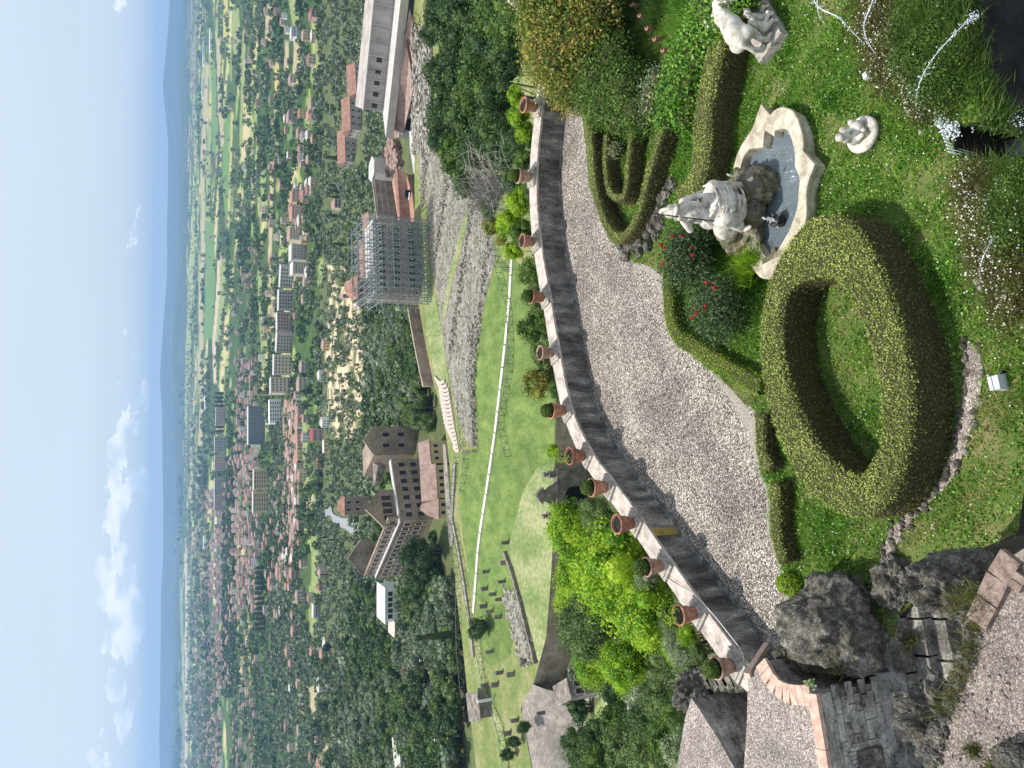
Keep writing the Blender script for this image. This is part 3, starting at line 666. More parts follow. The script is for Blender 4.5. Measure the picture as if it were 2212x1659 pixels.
class Fig:
    def __init__(s, org, sc, rz): s.o, s.s, s.r = org, sc, rz; s.b = Body()
    def limb(s, pts, r): s.b.limb(xf(pts, s.o, s.s, s.r), np.asarray(r) * s.s)
    def ball(s, p, r, rough=0, seed=0):
        s.b.ball(xf([p], s.o, s.s, s.r)[0], np.broadcast_to(r, (3,)) * s.s, 3, 0, rough, 2, seed, s.r)
    def fold(s, pts, r):
        c = catmull(xf(pts, s.o, s.s, s.r), 4); rr = np.interp(np.linspace(0, 1, len(c)), np.linspace(0, 1, len(r)), r) * s.s; s.b.tube(c, rr, 7)
S0 = P(1612, 440, .62) + np.array([-.12, .28, -.05])
st = thing('seated_statue', 'marble statue of a seated robed woman in a crested helmet holding a spear', 'statue', S0)
f = Fig(S0, 1.1, .12); rb = Fig(S0, 1.1, .12)
f.ball((-.06, .12, .6), (.24, .2, .2)); f.ball((-.07, .14, .82), (.17, .13, .22)); f.ball((-.07, .13, 1.03), (.2, .135, .18)); f.ball((-.15, .03, 1.04), (.08, .06, .08)); f.ball((.01, .03, 1.04), (.08, .06, .08))
f.limb([(-.07, .12, 1.12), (-.08, .1, 1.27)], [.085, .06]); f.ball((-.09, .07, 1.38), (.1, .12, .135)); f.ball((-.1, -.045, 1.37), (.018, .03, .03)); f.ball((-.1, -.03, 1.315), (.035, .03, .03))
f.ball((-.095, .1, 1.43), (.125, .145, .105)); f.fold([(-.1, -.06, 1.44), (-.1, -.02, 1.55), (-.095, .1, 1.61), (-.09, .22, 1.55), (-.085, .27, 1.42)], [.02, .035, .04, .035, .02])
f.fold([(-.2, -.0, 1.41), (-.1, -.09, 1.44), (.01, -.0, 1.41)], [.025, .04, .025]); f.fold([(-.17, .1, 1.36), (-.18, .17, 1.25), (-.13, .2, 1.15)], [.04, .05, .03]); f.fold([(-.01, .1, 1.36), (.02, .17, 1.25), (.0, .2, 1.15)], [.04, .05, .03])
f.limb([(-.24, .12, 1.13), (-.42, .03, 1.09)], [.075, .058]); f.limb([(-.42, .03, 1.09), (-.36, -.06, 1.24), (-.3, -.1, 1.36)], [.055, .045, .034]); f.ball((-.29, -.11, 1.4), (.045, .045, .05))
for q in range(4): f.limb([(-.3 - .005 * q, -.13, 1.375 + .02 * q), (-.26, -.155, 1.38 + .02 * q), (-.24, -.13, 1.38 + .02 * q)], [.013, .012, .01])
f.limb([(.12, .12, 1.13), (.24, .12, .92)], [.078, .058]); f.limb([(.24, .12, .92), (.22, -.02, .82), (.17, -.16, .76)], [.055, .045, .035]); f.ball((.155, -.2, .75), (.045, .06, .03))
f.limb([(.06, .1, .6), (.3, -.22, .74)], [.17, .125]); f.limb([(.3, -.22, .74), (.37, -.25, .42), (.42, -.24, .1)], [.115, .09, .055]); f.ball((.45, -.33, .05), (.06, .13, .045)); f.ball((.47, -.43, .035), (.055, .05, .03))
f.limb([(-.16, .1, .58), (-.26, -.28, .56)], [.17, .13]); f.limb([(-.26, -.28, .56), (-.3, -.2, .3), (-.34, -.12, .06)], [.12, .1, .07]); f.ball((-.36, -.22, .03), (.055, .12, .04))
rb.ball((.02, -.05, .5), (.28, .24, .2)); rb.ball((-.02, .1, .3), (.34, .26, .3)); rb.ball((.0, -.13, .36), (.29, .15, .27)); rb.ball((.04, -.25, .44), (.3, .15, .3)); rb.ball((.0, -.2, .2), (.28, .15, .2)); rb.ball((-.3, .1, .22), (.18, .22, .26)); rb.ball((-.06, .1, .62), (.25, .21, .17)); rb.limb([(.06, .1, .6), (.3, -.22, .72)], [.175, .135]); rb.limb([(-.16, .1, .58), (-.26, -.28, .56)], [.175, .14]); rb.limb([(.3, -.22, .72), (.34, -.24, .45)], [.13, .11]); rb.limb([(-.26, -.28, .56), (-.3, -.2, .22)], [.135, .12]); rb.limb([(-.05, -.2, .6), (-.02, -.24, .3)], [.12, .1])
for q in range(9):                                   # folds hanging from lap to shins
    t = q / 8.; x0 = -.36 + .66 * t; sag = .12 * math.sin(t * PI)
    rb.fold([(x0 * .6 - .05, -.02, .74 - .05 * abs(t - .5)), (x0, -.29 + .03 * math.sin(q * 2.1), .62 + .1 * t), (x0 + .05 * (t - .4), -.285 + .03 * math.sin(q * 1.7), .42 - sag * .4), (x0 + .1 * (t - .4), -.2, .2 + .03 * math.sin(q))], [.025, .035, .032, .02])
for q in (0, 1.3, 2.2, 3.8, 4.6, 6.1, 7.6):                                   # curved folds sweeping across the lap
    t = q / 8.; rb.fold([(-.36 + .02 * q, -.02, .7 + .02 * t), (-.2, -.34 - .012 * q, .74 - .05 * q), (.08, -.33 - .016 * q, .72 - .062 * q), (.33, -.3 - .01 * q, .82 - .07 * q - .02 * math.sin(q * 3)), (.36, -.1, .84 - .06 * q)], [.008, .02, .026, .02, .008])
for q in range(8):                                   # folds of the bodice
    t = q / 7.; f.fold([(-.25 + .35 * t, .03, 1.12), (-.2 + .28 * t, -.04 + .02 * math.sin(q * 2), .98), (-.19 + .26 * t, .0, .84), (-.24 + .36 * t, -.04, .72)], [.014, .026, .026, .022])
f.fold([(-.25, .05, .86), (-.07, -.05, .84), (.11, .05, .87)], [.022, .026, .022]); f.fold([(-.29, .1, 1.14), (-.08, -.02, .97), (.15, .0, .9)], [.02, .026, .02])
f.fold([(.16, .15, .95), (.3, .1, .75), (.33, .12, .5), (.28, .1, .2)], [.05, .07, .07, .05])
sculpt('figure', f.b, m_marble, st, .0125, 1)
rbo = sculpt('robe', rb.b, m_marble, st, .0125, 1)
tx = bpy.data.textures.new('drapery', 'WOOD'); tx.wood_type = 'BANDNOISE'; tx.noise_scale = .2; tx.turbulence = 4; tx.noise_basis_2 = 'SIN'
dm = rbo.modifiers.new('folds', 'DISPLACE'); dm.texture = tx; dm.strength = .03; dm.mid_level = .5; dm.texture_coords = 'LOCAL'
mb = MB(); sp0 = xf([(-.27, -.14, -.05)], S0, 1.1, .12)[0]; mb.tube([sp0, sp0 + [.0, 0, 2.25]], .011, 6); mb.tube([sp0 + [0, 0, 2.25], sp0 + [0, 0, 2.4]], [.03, .002], 6); part('spear', mb, m_iron, st)
mb = Body(); mb.limb([S0 + [.42, -.34, -.12], S0 + [.45, -.1, -.15]], [.24, .22]); mb.limb([S0 + [-.1, -.2, -.18], S0 + [-.2, .2, -.2]], [.25, .25]); mb.ball(S0 + [.1, -.05, -.2], (.42, .4, .22), 3, 0, .15, 2, 4); sculpt('statue_base', mb, m_wetrock, st, .03, 2)

# she-wolf with two children
W0 = P(1668, 84, .0)
ws = thing('wolf_statue', 'white stone statue of a standing she wolf over two children on a plinth', 'statue', W0)
mb = MB(); mb.box(W0 + [.22, .12, .12], (1.25, .7, .26), .55); part('plinth', mb, m_plinth, ws)
f = Fig(W0 + np.array([.14, .1, .25]), 1.0, .55)
f.ball((-.28, .02, .66), (.3, .23, .27)); f.ball((-.02, .04, .66), (.34, .21, .23)); f.ball((.28, .05, .68), (.27, .2, .25)); f.limb([(.42, .05, .76), (.52, -.05, .82), (.5, -.2, .74)], [.16, .14, .12]); f.ball((.47, -.28, .68), (.11, .14, .11)); f.limb([(.44, -.34, .64), (.38, -.42, .55)], [.07, .045])
f.limb([(.54, -.22, .8), (.56, -.23, .9)], [.04, .015]); f.limb([(.42, -.2, .82), (.41, -.2, .91)], [.04, .015])
for (x, y, s_) in ((.36, .14, 1), (.33, -.06, 1)): f.limb([(x, y, .6), (x + .03, y, .34), (x, y - .01, .06)], [.11, .07, .055]); f.ball((x, y - .05, .04), (.06, .09, .04))
for (x, y) in ((-.4, .14), (-.38, -.1)): f.limb([(x, y, .6), (x + .06, y - .02, .4)], [.17, .1]); f.limb([(x + .06, y - .02, .4), (x - .07, y, .24), (x - .03, y - .01, .05)], [.09, .055, .05]); f.ball((x, y - .06, .04), (.06, .09, .04))
f.limb([(-.55, .04, .66), (-.62, .04, .4), (-.58, .0, .2)], [.06, .05, .03])
for q in range(26): f.ball((.2 + .3 * RG.random(), .2 * RG.normal() * .6, .86 + .04 * RG.normal()), .035)
sculpt('wolf', f.b, m_marble, ws, .02, 3)
for (x, y, l) in ((.1, -.12, 0), (-.14, -.12, 1)):
    f = Fig(W0 + np.array([.14, .0, .25]), 1.05, .55)
    f.ball((x, y, .16), (.1, .1, .13)); f.ball((x, y - .01, .28), (.085, .075, .1)); f.ball((x + .01, y - .03, .43), .078); f.limb([(x - .07, y, .33), (x - .1, y - .05, .42), (x - .04, y - .04, .52)], [.035, .03, .025]); f.limb([(x + .07, y, .33), (x + .13, y - .06, .38), (x + .1, y - .05, .5)], [.035, .03, .025])
    f.limb([(x - .04, y - .04, .1), (x - .08, y - .2, .12), (x - .07, y - .22, .02)], [.055, .045, .03]); f.limb([(x + .05, y - .04, .1), (x + .1, y - .18, .13), (x + .12, y - .22, .02)], [.055, .045, .03])
    sculpt('child', f.b, m_marble, ws, .014, 2)
# small group on a round base
Q0 = P(1875, 293, 0)
qs = thing('cherub_statue', 'small white stone figures seated on a round base in the grass', 'statue', Q0)
mb = MB(); 
for q in range(26):
    a = RG.uniform(0, 6.28); mb.ball(Q0 + [math.cos(a) * RG.uniform(.1, .3), math.sin(a) * RG.uniform(.1, .28), .04], RG.uniform(.05, .09), 1, 0, .25, 2, q)
part('rubble_base', mb, m_tufa, qs)
mb = MB(); mb.lathe([(.0, .06), (.27, .06), (.31, .1), (.32, .15), (.29, .19), (.2, .2), (0, .2)], Q0, 26); part('round_base', mb, m_marble, qs, True)
f = Fig(Q0 + np.array([0, 0, .2]), 1.0, .0)
f.ball((-.1, .03, .1), (.1, .1, .12)); f.ball((-.1, .04, .25), (.085, .075, .11)); f.ball((-.11, .03, .42), (.075, .075, .09)); f.limb([(-.04, .03, .3), (.03, -.02, .24), (.06, -.06, .16)], [.032, .03, .025]); f.limb([(-.12, -.02, .08), (-.08, -.16, .12), (-.06, -.18, .02)], [.055, .045, .03])
f.ball((.08, -.02, .1), (.13, .12, .11)); f.limb([(.02, .05, .12), (.16, .0, .2), (.17, -.1, .05)], [.06, .06, .035]); f.ball((.05, .08, .3), (.06, .06, .07)); f.ball((.05, .08, .2), (.07, .065, .1)); f.limb([(.1, -.05, .08), (.0, -.16, .06)], [.05, .035])
sculpt('figures', f.b, m_marble, qs, .013, 2)

# ------------------------------------------------------------------ lamps, jets
fl = thing('floodlight', 'grey garden floodlight tilted in the grass near the gutter', 'floodlight', P(2160, 826, 0))
c = P(2160, 826, .14); mb = MB(); mb.box(c, (.24, .1, .18), .25, 0, .85); part('housing', mb, m_lampgrey, fl); mb = MB(); mb.box(c + [-.02, .075, .035], (.2, .05, .13), .25); part('lens', mb, m_glass, fl)
mb = MB(); mb.box(c + [.0, -.02, -.11], (.06, .05, .07), .25); mb.box(c + [.15, 0, -.06], (.05, .04, .1), .25); part('bracket', mb, m_iron, fl)
c = P(1873, 164, .06); mb = MB(); mb.box(c, (.13, .1, .12), .3, 0, .8); solo('small_floodlight', mb, m_foam, 'small white box lamp in the grass between the two statues', 'floodlight')
mb = MB(); mb.tube([P(2096, 800 - 12, .06), P(2088, 800, .07), P(2080, 815, .06)], .012, 5)
mb = MB(); pc = [P(1872, 803, .0)]
mb.tube([P(2066, 803, .03), P(2084, 800, .05), P(2104, 803, .03)], .008, 5); solo('bamboo_hoop', mb, m_timber, 'thin curved stick laid across the stone gutter', 'stick')
def jet(pts, label, r=.006, drops=70):
    c = catmull(pts, 6); mb = MB(); rr = r * (1 + .35 * RG.normal(size=len(c)).clip(-1.5, 1.5)); mb.tube(c, np.abs(rr) + .002, 5)
    for q in range(drops):
        i = int(len(c) * (1 - RG.random() ** 2 * .7)) - 1; mb.ball(c[i] + RG.normal(0, .035, 3), RG.uniform(.004, .010), 0)
    return solo('water_jet', mb, m_foam, label, 'water jet', 'arching water jets on the lawn')
jet([P(1872, 99, .05), P(1840, 68, .5), P(1812, 38, .9), P(1768, 15, 1.1), P(1750, -20, 1.0)], 'long white water arc leaving the grass behind the small box lamp')
jet([P(1903, 130, .05), P(1880, 100, .4), P(1866, 60, .8), P(1878, 20, 1.0), P(1895, -20, .9)], 'water arc at the edge of the white flowers near the picture top')
jet([P(1983, 252, .05), P(1979, 215, .3), P(1990, 170, .5), P(2020, 120, .55), P(2075, 60, .5), P(2110, 30, .3)], 'water arc crossing the dark hanging plants towards the pool', drops=200, r=.003)
jet([P(2122, 614, .05), P(2117, 585, .25), P(2126, 550, .35), P(2150, 510, .3)], 'small low water arc beside the flowers nearest the picture edge', .005, 60)
jet([P(1781, 52, .05), P(1768, 30, .3), P(1765, -10, .6)], 'short faint water arc at the top edge beside the wolf plinth grass', .004, 20)
# fan of water falling into the dark channel
for q in range(9):
    a = P(2026 + q * 3, 268 + q * 7.5, .12); b = P(2100 + q * 5 - 18, 300 + q * 5.5, -.5)
    mb = MB(); mb.tube([a, (a + b) / 2 + [0, 0, .1], b], [.014, .01, .007], 5)
    if q == 0: fan = thing('water_fan', 'fan of thin water streams falling into the dark channel', 'waterfall', a)
    part('stream', mb, m_foam, fan)
mb = MB()
for q in range(260):
    t = RG.random(); mb.ball(P(2024 + 46 * t, 262 + 22 * t + RG.normal() * 7, .12 - .1 * t) + RG.normal(0, .03, 3), RG.uniform(.008, .02), 0)
for q in range(200):
    mb.ball(P(2090 + 130 * RG.random(), 262 + RG.normal() * 6, -.2) + RG.normal(0, .03, 3), RG.uniform(.006, .014), 0)
part('spray', mb, m_foam, fan, kind='stuff')

# ------------------------------------------------------------------ dark pool below the lawn's edge
mb = MB(); mb.add([(-2, 2, -2.6), (14, 2, -2.6), (14, 12, -2.6), (-2, 12, -2.6)], [[0, 1, 2, 3]]); struct('pool_water', mb, m_dkwater)
mb = MB()
for q in range(26):
    a = RG.uniform(2090, 2215); b = RG.uniform(-10, 75); p = P(a, b, -2.5); mb.tube([p, p + [RG.normal() * .08, RG.normal() * .3, .06]], [.03, .01], 5)
solo('pool_foam', mb, m_pale, 'grey streaks of ruffled water in the dark pool', 'foam', kind='stuff')
# plants hanging over the edge
def tufts(lst, n, h, m, name, label, cat, wid=.012, lean=.35, kind='stuff', drop=0.0, z=0.0):
    P0 = []
    for (x0, x1, y0, y1) in lst:
        k = int(n * (x1 - x0) * (y1 - y0)); P0.append(P(RG.uniform(x0, x1, k), RG.uniform(y0, y1, k), z))
    P0 = np.vstack(P0); return P0
def in_any(p, polys): 
    o = np.zeros(len(p), bool)
    for q in polys: o |= inpoly(p[:, 0], p[:, 1], q)
    return o
def blades(mb, p, h, wid, lean, m=0, seg=1, bias=(0, 0)):
    n = len(p); a = RG.uniform(0, 2 * PI, n); w = np.c_[np.cos(a), np.sin(a), np.zeros(n)] * (wid * RG.uniform(.6, 1.3, n))[:, None]
    hh = h * RG.uniform(.45, 1.25, n); L_ = RG.normal(0, lean, (n, 2)) * hh[:, None] + np.array(bias) * hh[:, None]
    tip = p + np.c_[L_, hh]; mid = p + np.c_[L_ * .35, hh * .6]
    V = np.stack([p - w, p + w, mid + w * .7, tip, mid - w * .7], 1).reshape(-1, 3); i = np.arange(n)[:, None] * 5
    if seg == 1:
        V = np.stack([p - w, p + w, tip], 1).reshape(-1, 3); return mb.add(V, np.arange(n)[:, None] * 3 + np.array([0, 1, 2]), m)
    mb.add(V, i + np.array([0, 1, 2, 4]), m); nn = mb.F[-1][0]; mb.F.append((nn[:, [3, 2]].repeat(1, 1) if False else np.c_[nn[:, 3], nn[:, 2], nn[:, 3] - 1], m)); return mb
holes = [O, [tuple(p[:2]) for p in (P(a, b) for a, b in inner_foot[:18])] + [tuple(P(a, b)[:2]) for a, b in path_in[::-1]] + [tuple(P(1700, 1440)[:2])], BO * .97 + bc * .03]
gp = [tuple(q[:2]) for q in L_] + [tuple(q[:2]) for q in R_[::-1]] if False else None
GUT = [tuple(P(a - w, b - w * .3)[:2]) for a, b, w in g1] + [tuple(P(a + w, b + w * .3)[:2]) for a, b, w in g1[::-1]]
holes.append(GUT)
GP = np.array(ground_poly)
def lawn_points(n):
    lo, hi = np.array([-6.0, 4.5]), np.array([12.0, 17.5]); o = []
    while sum(map(len, o)) < n:
        q = RG.uniform(lo, hi, (n, 2)); x, y = proj(np.c_[q, np.zeros(n)])
        k = inpoly(q[:, 0], q[:, 1], GP) & (y > -60) & (y < 1700) & (x < 2260) & ~in_any(q, holes)
        o.append(q[k])
    return np.vstack(o)[:n]
q = lawn_points(225000); hi_ = RG.uniform(I.min(0), I.max(0), (13000, 2)); q = np.vstack([q, hi_[inpoly(hi_[:, 0], hi_[:, 1], I)]])
den = nz2(q[:, 0], q[:, 1], 2.2) + .8 * nz2(q[:, 0], q[:, 1], 6.1, 2.0)
dx, dy = proj(np.c_[q, np.zeros(len(q))])
dry = np.exp(-((dx - 1960) / 75) ** 2 - ((dy - 1210) / 110) ** 2) * 1.6 + np.exp(-((dx - 2130) / 90) ** 2 - ((dy - 980) / 230) ** 2) * 1.1 + np.exp(-((dx - 1600) / 35) ** 2 - ((dy - 850) / 45) ** 2) * 2 + np.exp(-((dx - 1830) / 30) ** 2 - ((dy - 830) / 90) ** 2) * .5 + np.exp(-((dx - 1400) / 40) ** 2 - ((dy - 540) / 40) ** 2) * 1.2
dry = dry * .8 + .25 * den + RG.normal(0, .3, len(q))
keep = RG.random(len(q)) < np.clip(.78 + .2 * den - .3 * np.clip(dry, 0, 1), .08, 1)
q, dry, den, dx, dy = q[keep], dry[keep], den[keep], dx[keep], dy[keep]
tall = np.exp(-((dx - 1560) / 60) ** 2 - ((dy - 430) / 250) ** 2) + np.exp(-((dx - 1480) / 90) ** 2 - ((dy - 60) / 110) ** 2) * 1.6 + np.exp(-((dx - 1600) / 40) ** 2 - ((dy - 620) / 60) ** 2)
mb = MB(); g = dry < .62
hh = .07 + .035 * den + .13 * tall; hh = np.clip(hh, .03, .3)
p3 = np.c_[q, np.zeros(len(q))]
def blades2(mb, p, hh, wid, lean, m=0):
    n = len(p); a = RG.uniform(0, 2 * PI, n); w = np.c_[np.cos(a), np.sin(a), np.zeros(n)] * (wid * RG.uniform(.6, 1.4, n))[:, None]
    hh = hh * RG.uniform(.5, 1.3, n); L2 = RG.normal(0, lean, (n, 2)) * hh[:, None]; tip = p + np.c_[L2, hh]
    return mb.add(np.stack([p - w, p + w, tip], 1).reshape(-1, 3), np.arange(n)[:, None] * 3 + np.array([0, 1, 2]), m)
blades2(mb, p3[g], hh[g], .011, .75, 0); blades2(mb, p3[~g], hh[~g] * .8, .008, .9, 1)
solo('lawn_grass', mb, [m_grass, m_grass2], 'rough green grass covering the lawn around hedges and statues', 'grass', kind='stuff')
mb = MB(); cp = P(RG.uniform(1290, 1450, 26000), RG.uniform(-60, 200, 26000), 0); x_, y_ = proj(cp); cp = cp[(x_ < 1445 - y_ * .12) & (y_ < 205 - (x_ - 1290) * .0)]; blades2(mb, cp, np.full(len(cp), .3) * (1 + .4 * nz2(cp[:, 0], cp[:, 1], 2.)), .012, .5); solo('shaded_tall_grass', mb, m_mid, 'tall grass around the clay tubes, tree shade put into its dark green', 'grass', kind='stuff')  # darker leaf colour stands for the shadow of trees out of view
# clover leaves and daisies
mb = MB(); k = (RG.random(len(q)) < .09) & g; lv = p3[k] + np.c_[np.zeros((k.sum(), 2)), RG.uniform(.02, .07, k.sum())]
nr = RG.normal(0, .35, lv.shape); nr[:, 2] += 1; mb.leaves(lv, nr, RG.uniform(.012, .024, len(lv)), 0, .9); solo('clover', mb, m_ivy, 'broad clover leaves mixed into the lawn', 'clover', kind='stuff')
mb = MB(); k = RG.random(len(q)) < .0028 * (1 + 2 * (den > .4)); lv = p3[k] + [0, 0, .07]; nr = RG.normal(0, .3, lv.shape); nr[:, 2] += 1; mb.leaves(lv, nr, .013, 0, 1.0); solo('daisies', mb, m_white, 'tiny white daisies dotted over the lawn', 'flowers', kind='stuff')
# flower bed along the lower edge
bed_px = [(2290, -40, 2290, 700), ]
def bedpts(cs, n):
    o = []
    for (a, b, ra, rb, w) in cs:
        k = int(n * w); o.append(P(a + RG.normal(0, ra, k), b + RG.normal(0, rb, k), 0))
    return np.vstack(o)
def bed_shrub(label, cs, n, h, fl, mm=m_mid, size=.018):
    p = bedpts(cs, n); sx_, sy_ = proj(p); p = p[~(inpoly(sx_, sy_, [(2048, 276), (2400, 262), (2400, 352), (2062, 342)]) | inpoly(sx_, sy_, [(2085, -90), (2400, -90), (2400, 130), (2160, 95), (2110, 40)]))]; z = h * (.25 + .75 * RG.random(len(p))) * (1 + .35 * nz2(p[:, 0], p[:, 1], 3.1)); p[:, 2] = z
    t = thing('flowering_shrub', label, 'flowering shrub', (p[:, 0].mean(), p[:, 1].mean(), 0), 0, 'low shrubs with white flowers at the lawn edge')
    mb = MB(); nr = RG.normal(0, .8, p.shape); nr[:, 2] += .6; mb.leaves(p, nr, RG.uniform(size * .6, size * 1.3, len(p)), 0, .4)
    b0 = p.copy(); b0[:, 2] = 0; k = RG.random(len(p)) < .5; blades(mb, b0[k], h * 1.1, .006, .5, 0, 1, (-.1, -.35)); part('foliage', mb, mm, t)
    w = RG.choice(len(p), int(fl * len(p)), replace=False); mb = MB(); pf = p[w] + [0, 0, .03]; nr = RG.normal(0, .5, pf.shape); nr[:, 2] += 1; mb.leaves(pf, nr, RG.uniform(.009, .018, len(pf)), 0, 1.0); part('flowers', mb, m_white, t, kind='stuff')
bed_shrub('broad patch of white flowered shrub near the top right corner, by the two water arcs', [(1905, 40, 28, 50, .5), (1940, 120, 30, 45, .5)], 14000, .22, .035, m_hedged)
t = thing('hanging_grass', 'dark green grass hanging over the edge down to the pool', 'grass', P(2120, 150, -.5)); e_ = [P(a, b, 0) for a, b in [(2070, -60), (2072, 30), (2085, 120), (2110, 200), (2135, 255), (2150, 262)]]; ec = catmull(e_, 40); k = RG.integers(0, len(ec), 3500); pp_ = ec[k] + RG.normal(0, .08, (3500, 3)) - np.c_[np.zeros((3500, 2)), RG.uniform(0, .4, 3500)]
mb = MB(); blades(mb, pp_, .2, .009, .5, 0, 1, (.2, -.5)); mb.F = mb.F; part('blades', mb, m_mid, t, kind='stuff')
ec2 = catmull([P(a, b, 0) for a, b in [(2056, 262), (2150, 268), (2258, 345), (2150, 348), (2056, 338)]], 40); k = RG.integers(0, len(ec2), 1500); pp_ = ec2[k] + RG.normal(0, .03, (1500, 3)) - np.c_[np.zeros((1500, 2)), RG.uniform(0, .3, 1500)]; mb = MB(); blades(mb, pp_, .1, .009, .6, 0, 1); part('edge_blades', mb, m_mid, t, kind='stuff')
bed_shrub('densely white flowered clump around the water arc, left of the dark channel', [(1990, 190, 16, 26, .6), (2010, 215, 22, 25, .4)], 9000, .22, .09, m_hedged)
bed_shrub('dark green arching shrub hanging over the pool at the corner', [(2000, 75, 26, 45, .5), (2030, 150, 26, 40, .5)], 24000, .35, .003, m_mid, .024)
bed_shrub('white flowered bush just below the dark water channel', [(2110, 395, 20, 24, .55), (2130, 450, 28, 30, .45)], 9000, .25, .07, m_hedged)
bed_shrub('white flowered bush nearest the picture edge, beside the small low arc', [(2150, 540, 26, 36, .5), (2180, 620, 22, 40, .5)], 11000, .25, .05, m_hedged)
bed_shrub('plain dark shrub along the bottom edge between two flowering ones', [(2190, 430, 22, 55, 1)], 12000, .3, .006, m_mid, .022)
mb = MB(); r0 = P(1625, 585, .1)
for (a, b) in ((1612, 575), (1625, 560), (1640, 560), (1618, 600)):
    pp_ = P(a + RG.normal(0, 6, 180), b + RG.normal(0, 9, 180), .25); blades(mb, pp_, .34, .012, .45, 0, 1)
solo('iris_clump', mb, m_lime, 'bright tall grass clump growing over the left rim of the basin', 'plant')
for (a, b, l) in ((1640, 520, 'at the left inside end of the basin rim'),): pass
rocks = [(2112, 606, .07), (2118, 622, .05), (2190, 665, .09), (1968, 240, .1), (1990, 285, .06)]
rl = ['pale stone next to the low water arc', 'second smaller pale stone next to the low water arc', 'pale stone under the flowers nearest the picture edge', 'half hidden brown stone ring among grass above the flower clump', 'tiny pale stone beside the water fan']
for (a, b, r), l in zip(rocks, rl):
    mb = MB(); mb.ball(P(a, b, r * .5), (r, r * .8, r * .7), 2, 0, .3, 2, a); solo('garden_stone', mb, m_plinth, l, 'stone', smooth=True)
# rough kerb of stones round the end of the U hedge bed
ks = [(1452, 398), (1441, 415), (1432, 432), (1428, 455), (1420, 470), (1410, 488), (1398, 505), (1385, 520), (1370, 532), (1355, 536), (1340, 530), (1352, 548), (1380, 545), (1400, 530), (1418, 505), (1426, 485)]
kerb = thing('rock_edging', 'rough grey rocks edging the bed behind the seated statue', 'rock edging', P(1400, 500, 0))
for q, (a, b) in enumerate(ks):
    mb = MB(); mb.ball(P(a, b, .07), (RG.uniform(.13, .2), RG.uniform(.1, .16), RG.uniform(.1, .18)), 2, 0, .4, 2.2, q, ridge=True); part('rock', mb, m_tufa, kerb)

# ------------------------------------------------------------------ tufa rocks and the roofs of the low towers at the near left
def rockT(label, c, r, sub=5, rough=.42, fs=1.7, seed=1.0, rot=0.0):
    mb = MB(); mb.ball(c, r, sub, 0, rough, fs, seed, rot, True); return solo('tufa_rock', mb, m_tufa, label, 'rock', 'rugged tufa rocks', smooth=True)
m_wornbrick = mat('worn_brick', [(.1, .07, .055), (.2, .145, .12), (.33, .26, .22)], scale=9, fine=.5, bump=.5, bs=60)
rockT('largest rugged grey tufa rock, at the near end of the gravel path', P(1806, 1352, .5), (.78, .74, .85), 5, .3, 1.5, 3.0)
rockT('lower dark shoulder of rock against the tower corner', P(1745, 1440, .45), (.5, .42, .7), 5, .4, 2, 8.0)
rockT('rugged rock with tufts of weed between lawn and the nearest gritty roof', P(2068, 1262, 1.3), (.42, .45, .75), 5, .3, 1.6, 5.0)
rockT('flat weathered rock ledge between the two big tufa rocks', P(1925, 1255, .1), (.4, .28, .28), 5, .35, 2, 11.0)
rockT('jagged dark rock in the gap behind the left tower roof', P(1528, 1490, .3), (.45, .4, .75), 5, .4, 2, 14.0)
rockT('pitted rock lump on the rim of the nearest roof, left side', P(2050, 1560, 2.75), (.38, .5, .42), 5, .45, 2.4, 17.0)
rockT('dark shaded boulder at the bottom left corner of the nearest roof', P(2196, 1650, 3.75), (.17, .2, .15), 5, .2, 2.4, 21.0)

# tower with pale gritty roof and a brick kerb
RZ = 1.6
rp = [(1618, 1462), (1647, 1430), (1652, 1436), (1668, 1466), (1688, 1487), (1714, 1499), (1757, 1502), (1770, 1560), (1785, 1659), (1800, 1760), (1606, 1760), (1607, 1659), (1613, 1560), (1615, 1496)]
RP = PL(rp, RZ)
tw = thing('stone_tower', 'low stone tower with a pale gritty flat roof at the near end of the wall', 'tower', (RP[:, 0].mean(), RP[:, 1].mean(), 0))
mb = MB(); mb.prism(RP, -6, RZ, 0, 1); part('tower_body', mb, [m_ruin, m_roofgr], tw)
def bricks_along(px, z, w, ln, h, parent, mm, name='brick', gap=.012, off=0.0):
    c = PL(px, z)[:, :2]; c = catmull(c, 8); d = np.r_[0, np.cumsum(np.linalg.norm(np.diff(c, axis=0), axis=1))]; n = max(2, int(d[-1] / ln))
    for i in range(n):
        s = (i + .5) / n * d[-1]; p = np.array([np.interp(s, d, c[:, 0]), np.interp(s, d, c[:, 1])]); q = np.array([np.interp(s + .02, d, c[:, 0]), np.interp(s + .02, d, c[:, 1])]); t = q - p
        if np.linalg.norm(t) < 1e-6: continue
        t /= np.linalg.norm(t); nrm = np.array([-t[1], t[0]]); p = p + nrm * off
        mb = MB(); mb.box((p[0], p[1], z + h / 2 + RG.uniform(-.006, .006)), (d[-1] / n - gap, w * RG.uniform(.94, 1.05), h), math.atan2(t[1], t[0]) + RG.normal() * .02); part(name, mb, mm, parent)
bricks_along([(1647, 1430), (1653, 1440), (1668, 1466), (1688, 1487), (1714, 1499), (1757, 1502)], RZ + .003, .3, .14, .06, tw, m_brick)
bricks_along([(1760, 1496), (1772, 1560), (1787, 1659), (1800, 1740)], RZ + .003, .2, .55, .08, tw, m_brick, 'kerb_stone')
mb = MB()       # mouldings and niche on the face below the roof
